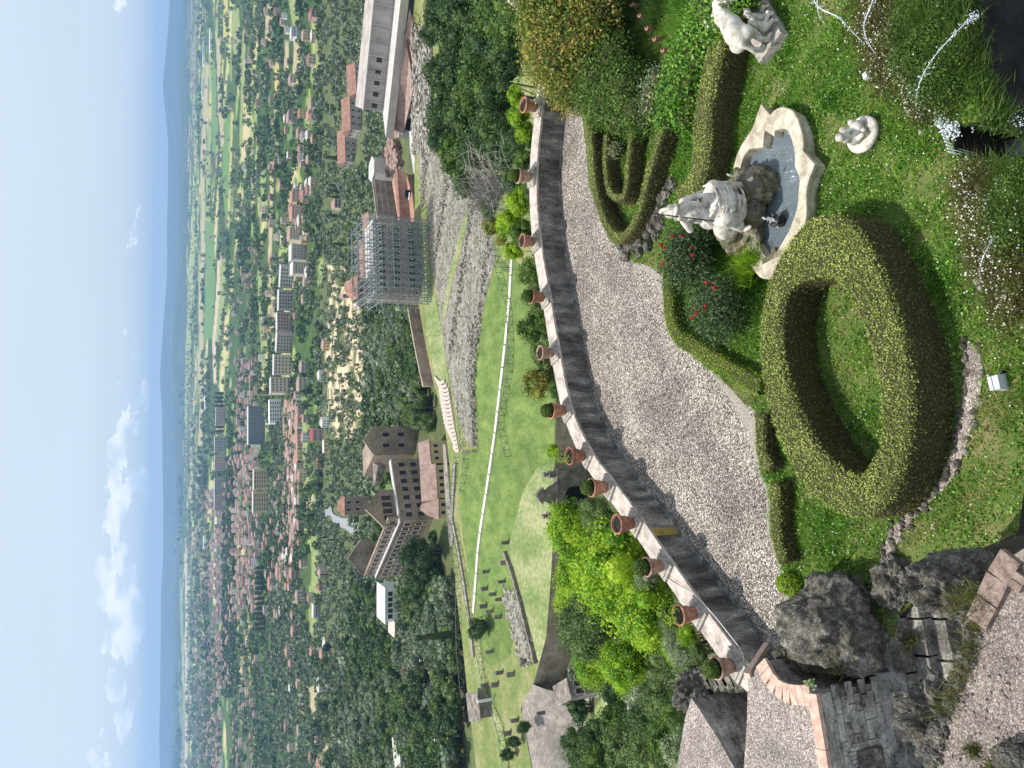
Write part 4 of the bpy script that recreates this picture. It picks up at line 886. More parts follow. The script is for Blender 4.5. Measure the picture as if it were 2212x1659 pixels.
fa, fb = P(1759, 1500, RZ), P(1801, 1760, RZ); dirv = (fb - fa)[:2]; dirv /= np.linalg.norm(dirv); nrm = np.array([dirv[1], -dirv[0]]); nrm = nrm if nrm[1] < 0 else -nrm; L0 = np.linalg.norm((fb - fa)[:2]); rzf = math.atan2(dirv[1], dirv[0])
def facebox(mb, s, z, ln, h, proud, m=0):
    c = fa[:2] + dirv * s + nrm * proud / 2; return mb.box((c[0], c[1], z), (ln, proud, h), rzf, m)
facebox(mb, L0 / 2, RZ - .1, L0, .14, .1); facebox(mb, L0 / 2, RZ - .24, L0, .08, .055); part('cornice', mb, m_ruin, tw)
mb = MB(); facebox(mb, L0 / 2, .12, L0 + .3, .24, .16); facebox(mb, L0 / 2 - .2, .0, L0 + 1, .1, .42); part('base_moulding', mb, m_ruin, tw)
for r in range(7):
    s = -.1 + .2 * (r % 2)
    while s < L0:
        ln = RG.uniform(.22, .5); mb = MB(); facebox(mb, s + ln / 2, .3 + .145 * r, ln - .014, .13, .02 + RG.uniform(0, .03)); part('stone_block', mb, m_ruin, tw); s += ln
mb = MB(); facebox(mb, 1.25, .72, .62, .55, .09); part('niche_panel', mb, m_tufa, tw)
mb = MB()
for q in range(5): facebox(mb, 1.25 - .36 + .06 * q, 1.02 + .05 * math.sin(q), .05, .16, .07)
facebox(mb, .86, .72, .08, .6, .06); part('carved_relief', mb, m_ruin, tw)
# rough masonry courses below, each block separate
m_ledge = mat('ledge_stone', [(.05, .046, .04), (.13, .12, .105), (.22, .205, .18), (.38, .355, .32)], scale=2.6, fine=.6, bump=.8, bs=12, dist=.05, big=.35, bigs=1.5)
bl = thing('masonry_ledge', 'worn ledge of rough grey blocks stepping down in front of the tower', 'ledge', (fa[0], fa[1] - .6, 0))
for r in range(5):
    s = -1.5
    while s < L0 + .2:
        ln = RG.uniform(.3, .7); c = fa[:2] + dirv * (s + ln / 2) + nrm * (.36 + .26 * r); mb = MB(); mb.box((c[0], c[1], -.06 - .22 * r + RG.uniform(-.03, .03)), (ln - .02, .27, .22 + RG.uniform(0, .05)), rzf + RG.normal() * .015, 0, .96)
        part('stone_block', mb, m_ledge, bl); s += ln
mb = MB(); c = fa[:2] + dirv * (L0 / 2 - .4) + nrm * 1.0; mb.add([(-6, 5, -1.2), (4, 5, -1.2), (4, 11, -1.2), (-6, 11, -1.2)], [[0, 1, 2, 3]]); mb.box((c[0], c[1], -1.6), (L0 + 2.4, 1.6, 1.6), rzf); part('footing', mb, m_ruin, bl)
# leaning stone slab between wall end and tower roof
mb = MB(); a, b = P(1657, 1393, .9), P(1614, 1460, RZ + .1); mb.tube([a, b], [.07, .075], 4); solo('stone_beam', mb, m_brick, 'slim stone beam bridging the wall end and the tower roof', 'beam')
# second tower roof (left, lower)
R2 = [(1494, 1508), (1519, 1546), (1551, 1595), (1588, 1662), (1600, 1760), (1450, 1760), (1462, 1659), (1480, 1549)]
RP2 = PL(R2, 1.1); t2 = thing('stone_tower', 'small tower with a triangular pinkish gritty roof at the left picture edge', 'tower', (RP2[:, 0].mean(), RP2[:, 1].mean(), 0))
mb = MB(); mb.prism(RP2, -6, 1.1, 0, 1); part('tower_body', mb, [m_ruin, m_roofgr], t2)
mb = MB(); V = PL([(1496, 1500), (1615, 1480), (1612, 1760), (1500, 1760)], -.3); mb.prism(V, -6, -.3); 
for q in range(12): mb.ball(P(RG.uniform(1525, 1605), RG.uniform(1500, 1640), -.15), (RG.uniform(.1, .25), RG.uniform(.1, .2), RG.uniform(.08, .22)), 2, 0, .4, 2, q, ridge=True)
solo('sunken_court', mb, m_ruin, 'dark stony gap between the two tower roofs', 'court', kind='stuff')
wallx = thing('rough_wall', 'dark rubble wall under the last flower pot', 'wall', P(1530, 1470, 0))
for r in range(4):
    for s in range(7):
        p = P(1496 + s * 17, 1470 + 3 * (s % 2), .55 - .22 * r); mb = MB(); mb.box(p, (RG.uniform(.3, .4), .3, .2), .9 + RG.normal() * .1, 0, .93); part('stone_block', mb, m_tufa, wallx)
for k, (a, b, l) in enumerate((((1565, 1570), (1585, 1505), 'weathered timber lying upright in the gap between the tower roofs'), ((1563, 1572), (1592, 1592), 'short weathered timber lying across in the gap between the tower roofs'))):
    mb = MB(); mb.tube([P(*a, .1), P(*b, .15)], .05, 4); solo('timber_beam', mb, m_timber, l, 'beam')
# nearest roof
R3 = [(2176, 1228), (2148, 1290), (2128, 1330), (2101, 1379), (2094, 1425), (2078, 1462), (2062, 1496), (2046, 1540), (2030, 1595), (2016, 1659), (2005, 1760), (2400, 1760), (2400, 1228)]
RP3 = PL(R3, 3.6); t3 = thing('stone_tower', 'nearest tower top with coarse gritty roof and weedy crumbling rim', 'tower', (RP3[:, 0].mean(), RP3[:, 1].mean(), 0))
mb = MB(); mb.prism(RP3, -6, 3.6, 0, 1); part('tower_body', mb, [m_ruin, mat('near_roof_grit', [(.09, .07, .06), (.17, .135, .12), (.21, .17, .15), (.26, .215, .19), (.5, .46, .42)], scale=75, fine=.5, bump=.7, kind='voronoi', dist=.02, big=.35, bigs=1.8)], t3)
bricks_along([(2194, 1200), (2166, 1245), (2140, 1300), (2118, 1345)], 3.6, .22, .22, .07, t3, m_wornbrick, 'kerb_stone')
bricks_along([(2206, 1232), (2188, 1265)], 3.6, .22, .22, .07, t3, m_wornbrick, 'kerb_stone')
rim = [(2108, 1372), (2100, 1400), (2094, 1425), (2086, 1450), (2074, 1470), (2062, 1496), (2054, 1520), (2044, 1548), (2036, 1575), (2030, 1600), (2022, 1630), (2018, 1655)]
for q, (a, b) in enumerate(rim):
    mb = MB(); mb.ball(P(a + 2, b, 3.55), (RG.uniform(.07, .14), RG.uniform(.08, .15), RG.uniform(.07, .13)), 3, 0, .35, 2.4, q, ridge=True); part('rim_stone', mb, m_tufa, t3)
mb = MB()
for q in range(70): mb.ball(P(RG.uniform(2050, 2212), RG.uniform(1400, 1659), 3.61), RG.uniform(.008, .022), 1, 0, .3, 2, q)
part('loose_chips', mb, m_roofgr, t3, kind='stuff')
wd_ = [(2105, 1360, 10, 14, 3.6), (2130, 1318, 10, 14, 3.6), (2098, 1405, 7, 12, 3.6), (2082, 1450, 8, 14, 3.6), (2062, 1500, 9, 16, 3.6), (2045, 1530, 6, 12, 3.55), (2120, 1290, 8, 12, 3.6), (2180, 1640, 10, 8, 3.62), (2150, 1655, 10, 6, 3.6), (2105, 1620, 6, 6, 3.6), (2090, 1285, 6, 12, 2.1), (2062, 1300, 8, 12, 1.9), (1700, 1440, 10, 26, 1.0), (1740, 1462, 14, 16, 1.0), (1960, 1395, 5, 8, -.0), (1975, 1380, 5, 8, -.1), (1795, 1442, 16, 12, 1.0)]
for q, (a, b, sa, sb, z) in enumerate(wd_):
    pp_ = P(a + RG.normal(0, sa, 110), b + RG.normal(0, sb, 110), z); mb = MB(); blades(mb, pp_, .15, .006, .6, 0, 1)
    p2 = pp_ + RG.normal(0, .05, pp_.shape); mb.leaves(p2, RG.normal(0, 1, p2.shape), .012, 0, .6)
    solo('weed_tuft', mb, m_moss, ['tuft of yellowish weeds on the crumbling rim of the nearest roof', 'weeds growing in the cracks beside the big tufa rock'][z < 2.2], 'weeds', ['weeds on the roof rim', 'weeds in the rock cracks'][z < 2.2])
mb = MB(); pp_ = P(1750 + RG.normal(0, 5, 60), 1478 + RG.normal(0, 5, 60), 1.7); mb.leaves(pp_, RG.normal(0, 1, pp_.shape), .03, 0, .8); solo('wall_plant', mb, m_pale, 'small leafy plant sprouting at the corner of the brick kerb', 'plant')

# ------------------------------------------------------------------ trees
def crown_pts(n, clumps, seed, sq=.85, inner=.55, cr=.42):
    r = np.random.default_rng(seed); c = r.normal(size=(clumps, 3)); c /= np.linalg.norm(c, axis=1)[:, None]; c *= inner * r.uniform(.45, 1.1, (clumps, 1)); c[:, 2] *= sq
    k = r.integers(0, clumps, n); d = r.normal(size=(n, 3)); d[:, 2] += .25; d /= np.linalg.norm(d, axis=1)[:, None]; rad = cr * r.uniform(.55, 1.0, (clumps,))[k] * r.uniform(.72, 1.05, n)
    return c[k] + d * rad[:, None] * [1, 1, .85], d + r.normal(0, .45, (n, 3)), c
def crown_mesh(name, n, leaf, m, clumps=20, seed=1, sq=.85, core=True, inner=.55, cr=.42, z=(1, 1, 1)):
    mb = MB(); p, d, c = crown_pts(n, clumps, seed, sq, inner, cr)
    mb.leaves(p * z, d, RG.uniform(leaf * .55, leaf * 1.25, n), 0, .6)
    if core:
        for q in c: mb.ball(q * .9 * np.array(z), np.array([cr * .5] * 3) * z, 1, 0, .2, 2, q[0])
    return mb.data(name, [m, m_hedgec])
def trunk_mb(h, r, cr, k=6, seed=0):
    g = np.random.default_rng(seed); mb = MB(); mb.tube([(0, 0, 0), (r * .5, 0, h * .35), (0, r, h * .7), (0, 0, h)], [r * 1.3, r, r * .8, r * .5], 8)
    for q in range(k):
        a = q * 2 * PI / k + g.uniform(-.3, .3); s = max(h * .45, h - cr * g.uniform(.7, 1.3)); e = np.array([math.cos(a) * cr * .55, math.sin(a) * cr * .55, h + cr * g.uniform(0, .4)])
        mb.tube([(0, 0, s), e * [.5, .5, 1] * [1, 1, .85], e], [r * .55, r * .35, r * .12], 5)
    return mb
CR = {}
def cm(kind, detail):
    k = (kind, detail)
    if k in CR: return CR[k]
    m = {'dark': m_dark, 'mid': m_mid, 'lime': m_lime, 'olive': m_olive, 'gold': m_gold, 'pale': m_pale, 'oak': m_oak}[kind]
    n, leaf, cl, nv = {'hi': (11000, .027, 34, 2), 'md': (4200, .045, 24, 3), 'lo': (700, .095, 14, 4), 'xs': (150, .19, 9, 4)}[detail]
    CR[k] = [crown_mesh(kind + '_crown', n, leaf, m, cl, s * 17 + 3, core=detail != 'xs') for s in range(nv)]; return CR[k]
m_olive = leafmat('olive_leaf', [(.08, .12, .06), (.15, .2, .11), (.23, .28, .17)], island=.6, trans=.25, scale=.12)
m_oak = leafmat('oak_leaf', [(.06, .11, .03), (.125, .19, .05), (.2, .27, .09)], island=.6, trans=.3, scale=.12)
def tree(label, top, rad, kind, detail='md', sq=1.0, group=None, name='tree', base=None, trunk=.05, cat='tree'):
    top = np.asarray(top, float); zb = float(zt(top[0], top[1])) if base is None else base; rad = float(rad)
    t = thing(name, label, cat, (top[0], top[1], zb), 0, group); h = max(top[2] - zb, .5)
    o = link('crown', random.choice(cm(kind, detail)), (0, 0, h), t); o.scale = (rad, rad, rad * sq); o.rotation_euler = (0, 0, random.uniform(0, 6.28))
    if detail != 'xs': link('trunk', trunk_mb(h, rad * trunk, rad, seed=int(abs(top[0] * 13)) % 97).data('trunk', m_bark), (0, 0, 0), t)
    return t
def tD(label, x, y, Y, rpx, kind, detail='md', **k):
    rpx = rpx * (1.45 if Y < 100 else 1.15); c = at(x, y, Y); d = (c - [0, 0, CAM_H]) @ _F; return tree(label, c, rpx / _FD * d, kind, detail, **k)
# behind the wall
tD('bright lime green tree filling the space behind the wall at lower left', 1330, 1240, 19.5, 105, 'lime', 'hi', name='lime_tree', trunk=.03)
tD('lime green tree crown below the stone gateway, nearest the gate', 1235, 1145, 23, 62, 'lime', 'hi', name='lime_tree', trunk=.03)
tD('lime green tree crown low over the near left pots', 1400, 1330, 17.5, 78, 'lime', 'hi', name='lime_tree', trunk=.03)
tD('medium green tree crown left of the lime green tree', 1265, 1350, 23, 70, 'oak', 'hi', name='leafy_tree', trunk=.03)
tD('darker green tree behind the lime green tree, by the wall pots', 1440, 1400, 20, 65, 'oak', 'hi', name='leafy_tree', trunk=.03)
tD('bright green small tree hanging over the path end, left edge of the grove', 1345, 1440, 21, 58, 'lime', 'hi', name='lime_tree', trunk=.03)
tD('silvery leaved shrub right behind the wall between the last two pots', 1470, 1395, 15.6, 40, 'pale', 'hi', name='silvery_shrub', cat='shrub')
tD('pale leaved bush behind the wall at the yellow sapling pot', 1395, 1250, 17.4, 30, 'pale', 'hi', name='silvery_shrub', cat='shrub')
tD('small leafy tree in front of the gateway arch', 1290, 1110, 21.5, 42, 'oak', 'hi', name='leafy_tree', trunk=.03)
sh = [(1120, 250, 24, 26, 'lime', 'bright yellow green shrub behind the far right pot'), (1135, 285, 24, 24, 'lime', 'bright shrub just past the far right pot, next to the bare grey bush'), (1115, 205, 25, 20, 'lime', 'small bright shrub tip beyond the golden shrub'), (1125, 430, 25, 34, 'lime', 'lime green shrub left of the pot with the dark ball, right end of the wall'), (1100, 480, 26, 32, 'lime', 'lime green shrub below the yellow bush'), (1130, 500, 25, 30, 'mid', 'green shrub behind the third pot from the right'), (1110, 540, 26, 24, 'lime', 'bright shrub at the end of the metal railing'),
      (1145, 590, 24, 30, 'mid', 'low green shrub left of the third pot'), (1160, 650, 24, 34, 'oak', 'green shrub behind the fourth pot'), (1150, 710, 24, 34, 'mid', 'dense green shrub between the fourth and fifth pots'), (1175, 760, 23, 30, 'oak', 'green shrub partly behind the fifth pot'), (1160, 830, 23, 36, 'gold', 'brownish green airy shrub behind the wall centre'), (1185, 800, 23, 30, 'oak', 'low shrub right of the olive brown ball pot'), (1195, 975, 22, 16, 'lime', 'thin yellow green twig plant before the brown retaining wall')]
for x, y, Y, r, k, l in sh: tD(l, x, y, Y, r, k, 'md', name='shrub', cat='shrub', trunk=.03)
tD('golden yellow bush below the ruins at the right', 1062, 487, 60, 24, 'gold', 'md', name='yellow_bush', cat='shrub'); 
tD('second golden bush lower beside the railing end', 1083, 520, 58, 14, 'gold', 'md', name='yellow_bush', cat='shrub')
dk = [(970, 40, 78, 52), (1020, 20, 72, 60), (1075, 40, 66, 60), (1000, 110, 76, 58), (1050, 110, 68, 60), (1095, 130, 60, 52), (985, 180, 74, 55), (1035, 190, 66, 58), (1080, 210, 60, 50), (965, 250, 76, 50), (1010, 260, 68, 55), (1060, 280, 60, 52), (990, 330, 70, 46), (1035, 340, 64, 50), (1085, 330, 56, 44), (1010, 395, 66, 34), (955, 150, 80, 42), (1105, 60, 56, 50), (1060, 400, 60, 34), (950, 300, 76, 30), (1105, 395, 50, 30), (945, 20, 84, 34), (1055, 450, 58, 26), (1110, 310, 50, 34), (930, 75, 92, 26)]
def posn(x, y): return ('%s, %s' % ('beyond, beside the ruins' if x < 985 else ('mid depth' if x < 1050 else 'nearest the wall'), 'at the top picture edge' if y < 60 else ('by the steel lattice' if y < 150 else ('in the middle' if y < 240 else ('above the bare bush' if y < 340 else 'around the bare bush')))))
for q, (x, y, Y, r) in enumerate(dk):
    tD('dark grove tree, ' + posn(x, y), x, y, Y, r * 1.0, ['dark', 'dark', 'mid', 'dark', 'dark'][q % 5], 'md', name='broadleaf_tree', group='dark trees in the grove right of the ruins')
for q, (x, y, Y, r) in enumerate([(1245, 1240, 25, 55), (1300, 1330, 24, 60), (1380, 1400, 21, 48), (1300, 1180, 23, 45), (1355, 1210, 20, 48), (1420, 1290, 18, 44), (1280, 1440, 26, 45), (1445, 1345, 16.5, 30), (1485, 1375, 15.3, 26), (1420, 1330, 17.5, 30), (1460, 1400, 16.5, 34), (1510, 1410, 14.6, 22), (1230, 1300, 28, 40), (1490, 1430, 16, 34)]):
    tD(['lime green tree filling a gap of the bright grove behind the wall', 'leafy green tree inside the bright grove behind the wall'][q % 2], x, y, Y, r, ['lime', 'oak'][q % 2], 'hi', name='grove_tree', trunk=.03, group='trees of the bright grove behind the wall')
for q, (x, y) in enumerate([(1150, 300), (1150, 360), (1160, 440), (1165, 480), (1170, 560), (1160, 610), (1175, 690), (1190, 730), (1205, 840), (1150, 410), (1130, 350)]):
    tD('low green undergrowth bush hugging the outer side of the wall', x, y, 24 if x < 1170 else 22, 22, ['mid', 'oak'][q % 2], 'md', name='undergrowth_bush', cat='bush', trunk=.03, group='undergrowth along the outer side of the wall')
# leafless grey bush
t = thing('bare_bush', 'leafless grey bush spreading bare twigs between grove and wall', 'bush', at(1040, 400, 42) + [0, 0, -3]); c0 = at(1060, 405, 36)
mb = MB()
for q in range(430):
    a = RG.normal(0, 1, 3); a[2] = abs(a[2]) * .9 + .3; a[1] *= .6; a /= np.linalg.norm(a); L3 = RG.uniform(.5, 1.3); p = [c0 + RG.normal(0, 1, 3) * [.6, .5, .45]]
    for s in range(3): p.append(p[-1] + (a + RG.normal(0, .22, 3)) * L3 / 3)
    mb.tube(p, [.022, .016, .011, .007], 3)
part('twigs', mb, m_twig, t)
# trees low at the left picture edge
lf = [(1290, 1590, 48, 44, 'dark'), (1330, 1560, 44, 40, 'mid'), (1350, 1620, 40, 52, 'oak'), (1400, 1560, 34, 50, 'dark'), (1420, 1510, 32, 40, 'oak'), (1440, 1590, 28, 48, 'mid'), (1400, 1640, 30, 46, 'oak'), (1460, 1540, 24, 34, 'mid'), (1330, 1500, 46, 34, 'dark'), (1375, 1490, 40, 34, 'pale'), (1470, 1620, 22, 40, 'pale'), (1255, 1640, 60, 26, 'dark'), (1240, 1600, 70, 30, 'dark'), (1290, 1650, 46, 36, 'mid')]
for x, y, Y, r, k in lf: tD({'dark': 'dark green tree at the lower left, beyond the triangular tower roof', 'mid': 'green tree crown at the lower left, beyond the triangular tower roof', 'oak': 'fresh green tree crown low at the left edge near the tower', 'pale': 'silvery olive like tree beyond the triangular tower roof'}[k], x, y, Y, r, k, 'md', name='tree', group={'dark': 'dark trees below left', 'mid': 'green trees below left', 'oak': 'fresh green trees below left', 'pale': 'silvery trees below left'}[k])

# ------------------------------------------------------------------ terrain beyond the garden
C_GRASS = (.06, .1, .026); C_OLG = (.1, .12, .05); C_TAN = (.44, .37, .2); C_TANL = (.56, .45, .3); C_FGR = (.12, .24, .045); C_LGR = (.25, .31, .09); C_YEL = (.5, .42, .12); C_ROAD = (.3, .3, .3); C_GRAV = (.34, .3, .26); C_TOWN = (.3, .24, .2); C_WOOD = (.045, .08, .025)
FIELDS = []
def field(c, *pts): FIELDS.append((c, list(pts)))
def band(c, w, *pts): FIELDS.append((c, [(a - w / 2, b) for a, b in pts] + [(a + w / 2, b) for a, b in pts[::-1]]))
band(C_TAN, 9, (447, 140), (443, 240), (437, 347), (438, 549), (433, 640), (434, 780), (436, 880), (432, 960))
band(C_TAN, 8, (471, 83), (475, 231), (482, 320)); band(C_YEL, 9, (488, -20), (487, 85)); band(C_LGR, 8, (455, 60), (455, 200), (450, 400), (447, 700))
band(C_FGR, 10, (462, 149), (464, 330)); field(C_FGR, (498, 240), (506, 241), (501, 331), (505, 463), (494, 496), (488, 493), (480, 387), (484, 265)); band(C_YEL, 4, (502, 245), (493, 489))
band(C_FGR, 20, (452, 480), (455, 600), (450, 730)); band(C_LGR, 14, (481, 556), (479, 640), (470, 740)); band(C_TANL, 7, (473, 555), (470, 640), (462, 740), (465, 830)); band(C_TAN, 12, (478, 883), (476, 929))
band(C_LGR, 16, (508, 20), (512, 120)); band(C_YEL, 10, (597, 132), (599, 215)); band(C_TAN, 15, (583, 7), (579, 93)); field(C_TAN, (634, 86), (652, 100), (650, 150), (640, 205), (632, 190)); field(C_LGR, (620, -10), (640, -10), (646, 40), (634, 62))
field(C_LGR, (673, 20), (690, 30), (694, 110), (684, 200), (672, 160)); field(C_YEL, (676, 60), (680, 60), (682, 150), (676, 150))
band(C_TAN, 8, (588, 350), (585, 470), (583, 560), (582, 620)); band(C_TAN, 7, (548, 370), (545, 470)); band(C_LGR, 9, (560, 580), (566, 720), (572, 800)); band(C_LGR, 7, (528, 60), (524, 190), (520, 320))
band(C_TANL, 5, (403, 1175), (402, 1659)); band(C_TAN, 6, (417, 990), (411, 1080)); band(C_TANL, 6, (466, 1097), (463, 1210), (463, 1310)); band(C_FGR, 6, (447, 1385), (447, 1503)); band(C_LGR, 5, (386, 1000), (384, 1100), (400, 1560))
field(C_LGR, (672, 1150), (686, 1160), (688, 1262), (672, 1260)); field(C_LGR, (668, 1262), (684, 1262), (686, 1385), (670, 1370)); band(C_FGR, 6, (586, 1334), (588, 1420)); field(C_TAN, (668, 1486), (695, 1480), (693, 1545), (672, 1540)); field(C_TAN, (725, 1560), (738, 1565), (700, 1659), (690, 1640))
band(C_LGR, 12, (655, 860), (660, 1000), (664, 1060)); band(C_TANL, 4, (690, 940), (680, 1060), (670, 1110))
field(C_GRAV, (1256, 1519), (1213, 1513), (1189, 1528), (1134, 1617), (1100, 1700), (1230, 1700), (1256, 1574), (1268, 1519), (1317, 1482), (1300, 1470)); field(C_LGR, (1256, 1580), (1290, 1520), (1330, 1480), (1340, 1500), (1280, 1600), (1250, 1640))
for cx, cy, rx, ry, n in ((430, 300, 14, 300, 30), (425, 900, 14, 300, 25), (500, 150, 40, 180, 16), (560, 350, 60, 300, 20), (520, 1500, 50, 150, 14), (640, 450, 40, 300, 14), (400, 1300, 20, 340, 20), (630, 1450, 30, 200, 8)):
    r_ = np.random.default_rng(cx)
    for _ in range(n):
        a, b = cx + r_.normal() * rx * .6, cy + r_.normal() * ry * .6; w_ = r_.uniform(1.5, 4) * (a / 450) ** 3; l_ = r_.uniform(20, 70); band([C_LGR, C_TAN, C_FGR, C_YEL, C_LGR][r_.integers(5)], w_, (a, b), (a - 1.2, b + l_))
bare = [(705, 570), (715, 640), (702, 760), (706, 930), (745, 960), (785, 950), (805, 760), (800, 640), (770, 580)]
NR, NC = 470, 300
dep = np.concatenate([np.linspace(52, 9, 270), np.linspace(8.85, .30, 185), np.array([.25, .22, .2, .18, .16, .15, .14, .135, .13, .125, .12, .115, .11, .105, .1])])
Yr = [] ; yy = np.concatenate([np.linspace(13, 100, 3000), np.geomspace(100.1, 90000, 9000)]); zz = np.interp(yy, TY, TZ); ang = np.degrees(np.arctan2(CAM_H - zz, yy)); ang = np.minimum.accumulate(ang)
Yr = np.interp(-dep, -ang, yy); Yr = np.unique(np.round(Yr, 3)); azs = np.linspace(-.62, .62, NC)
YY, AA = np.meshgrid(Yr, azs, indexing='ij'); XX = YY * AA; ZZ = zt(XX, YY)
ZZ = ZZ + np.where(YY > 9000, 5 * np.clip(nz2(XX, YY, .0004), -1, 2) + 20, 0) * np.clip((YY - 9000) / 6000, 0, 1)
V = np.stack([XX, YY, ZZ], -1).reshape(-1, 3); nr, nc = YY.shape; i = np.arange((nr - 1) * nc).reshape(nr - 1, nc)[:, :-1].ravel()
mb = MB(); mb.add(V, np.c_[i, i + 1, i + nc + 1, i + nc])
px, py = proj(V); colv = np.tile(np.array(C_GRASS), (len(V), 1))
def blend(mask, c): colv[mask] = c
hill = (px > 690); blend(hill, C_OLG)
nn = nz2(V[:, 0], V[:, 1], .006) + .6 * nz2(V[:, 0], V[:, 1], .02, 1.); pl = (px <= 690) & (V[:, 1] > 850)
blend(pl & (nn > .55), C_LGR); blend(pl & (nn > 1.0), C_TAN); blend(pl & (nn < -.5), C_WOOD); blend(V[:, 1] > 8000, (.04, .06, .03)); f2 = nz2(V[:, 0], V[:, 1], .0011) ; blend((V[:, 1] > 5200) & (f2 > .7), C_LGR); blend((V[:, 1] > 5200) & (f2 < -.8), (.2, .18, .12))
nb2 = nz2(V[:, 0], V[:, 1], .07) + .8 * nz2(V[:, 0], V[:, 1], .17, 2); bm = inpoly(px, py, bare); blend(bm & (nb2 > -.15), C_TANL)
for c, pts in FIELDS: blend(inpoly(px, py, pts), tuple(np.array(c) * (.85 if pts[0][0] < 700 else 1) * .85 + .03))
me = mb.data('terrain', [bpy.data.materials.new('terrain_ground')], True)
ca = me.color_attributes.new('ground', 'FLOAT_COLOR', 'POINT'); ca.data.foreach_set('color', np.c_[colv, np.ones(len(colv))].ravel())
m = me.materials[0]; m.use_nodes = True; N = m.node_tree.nodes; L = m.node_tree.links; b = N['Principled BSDF']; b.inputs['Roughness'].default_value = 1; b.inputs['Specular IOR Level'].default_value = .1
at_ = N.new('ShaderNodeAttribute'); at_.attribute_name = 'ground'; g = N.new('ShaderNodeNewGeometry'); nz = N.new('ShaderNodeTexNoise'); nz.inputs['Scale'].default_value = .09; nz.inputs['Detail'].default_value = 9; nz.inputs['Roughness'].default_value = .7; L.new(g.outputs['Position'], nz.inputs[0])
mr = N.new('ShaderNodeMapRange'); L.new(nz.outputs[0], mr.inputs[0]); mr.inputs[1].default_value = .3; mr.inputs[2].default_value = .7; mr.inputs[3].default_value = .6; mr.inputs[4].default_value = 1.35
mx = N.new('ShaderNodeVectorMath'); mx.operation = 'SCALE'; L.new(at_.outputs['Color'], mx.inputs[0]); L.new(mr.outputs[0], mx.inputs['Scale']); L.new(mx.outputs[0], b.inputs['Base Color'])
o = link('terrain', me); o['kind'] = 'structure'

# distant mountains
def ridge(name, Y, prof, depth, seed, mcol):
    xs = np.linspace(-.72, .72, 260) * Y; g = np.array(prof, float); y2 = 829.5 - xs / Y * _FD * .92
    top = np.interp(y2[::-1], g[:, 0], g[:, 1])[::-1] + 14 * (Y / 15000) * nz2(xs, xs * 0 + seed, .0012 * 15000 / Y)
    rows = []
    for k, t in enumerate(np.linspace(0, 1, 14)):
        s = math.sin(t * PI * .5); rows.append(np.c_[xs, np.full(len(xs), Y - depth * (1 - t)), -160 + (top + 160) * s ** 1.2 * (1 + .1 * nz2(xs, xs * 0 + k * 300, .003) * (1 - t))])
    for k, t in enumerate(np.linspace(.15, 1, 5)): rows.append(np.c_[xs, np.full(len(xs), Y + depth * t), (top + 160) * (1 - t) - 160])
    mb = MB(); loft(mb, rows, False); struct(name, mb, mcol, True)
m_hill = mat('far_hills', [(.012, .022, .014), (.03, .045, .024), (.06, .075, .04), (.14, .14, .09)], scale=.0035, fine=.7, stretch=(1, 1, 3), lo=.3, hi=.8)
ridge('mountains', 15500, [(-300, 80), (0, 70), (150, 40), (300, 115), (400, 45), (600, 40), (700, 50), (830, 105), (950, 60), (1200, 40), (1400, 35), (1660, 40), (2000, 35)], 2500, 1.0, m_hill)
ridge('foothills', 10500, [(-300, -90), (0, -95), (200, -105), (400, -110), (640, -95), (760, -60), (900, -85), (1050, -110), (1300, -120), (1700, -125), (2000, -120)], 1800, 4.0, m_hill)

# ------------------------------------------------------------------ sanctuary terrace
TZ0 = -67.0
m_lawn = mat('terrace_lawn', [(.068, .122, .025), (.115, .18, .038), (.19, .24, .066)], big=.2, bigs=.04, scale=.3, fine=.8, bump=.4, bs=1.5, stretch=(1, .5, 1), dist=.3)
m_lawn2 = mat('dry_terrace_lawn', [(.11, .17, .045), (.2, .24, .09), (.33, .32, .17)], scale=.12, fine=.7, bump=.4, bs=1.5, stretch=(1, .35, 1), dist=.3)
m_rub = mat('rubble_ground', [(.09, .09, .06), (.2, .185, .15), (.31, .28, .235), (.42, .38, .32)], scale=.5, fine=.8, bump=.9, bs=2.5, dist=.5)
m_rubst = mat('ruin_stone', [(.13, .125, .1), (.24, .22, .185), (.36, .33, .28)], scale=.8, fine=.5, island=.5)
m_conc = mat('pale_concrete', [(.5, .47, .42), (.66, .62, .55)], scale=.7, fine=.3)
m_retain = mat('retaining_brick', [(.22, .175, .13), (.38, .3, .23), (.52, .43, .34)], scale=.35, fine=.7, bump=.7, bs=3, dist=.2)
m_stepp = mat('curved_step_stone', [(.38, .32, .28), (.5, .43, .38)], scale=.8, fine=.3)
m_tgate = mat('gate_stone', [(.08, .07, .06), (.19, .165, .14), (.34, .3, .25)], scale=.6, fine=.6, bump=.5, bs=5, dist=.1)
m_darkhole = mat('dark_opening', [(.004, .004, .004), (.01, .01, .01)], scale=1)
T1 = [(1165, 1432), (1180, 1380), (1191, 1250), (1197, 1150), (1199, 1050), (1200, 900), (1202, 700), (1204, 300), (1206, -200), (890, -200), (895, 250), (896, 600), (908, 680), (922, 760), (937, 830), (958, 900), (966, 960), (972, 1010), (976, 1130), (985, 1280), (1000, 1400), (1010, 1500), (1022, 1600), (1035, 1720), (1160, 1720), (1138, 1600), (1125, 1530), (1152, 1478)]
T1W = PL(T1, TZ0); mb = MB(); mb.prism(T1W, -82, TZ0, 1, 0); struct('terrace_ground', mb, [mat('terrace_earth', [(.1, .16, .035), (.17, .2, .06), (.28, .25, .13)], scale=.14, fine=.7), m_retain])
ru = PL([(1152, 1478), (1128, 1530), (1140, 1600), (1165, 1730)], TZ0) + [0, 0, .05]; rl, _ = G([1250, 1262, 1262, 1300], [1500, 1545, 1600, 1730]); mb = MB(); rows_ = []
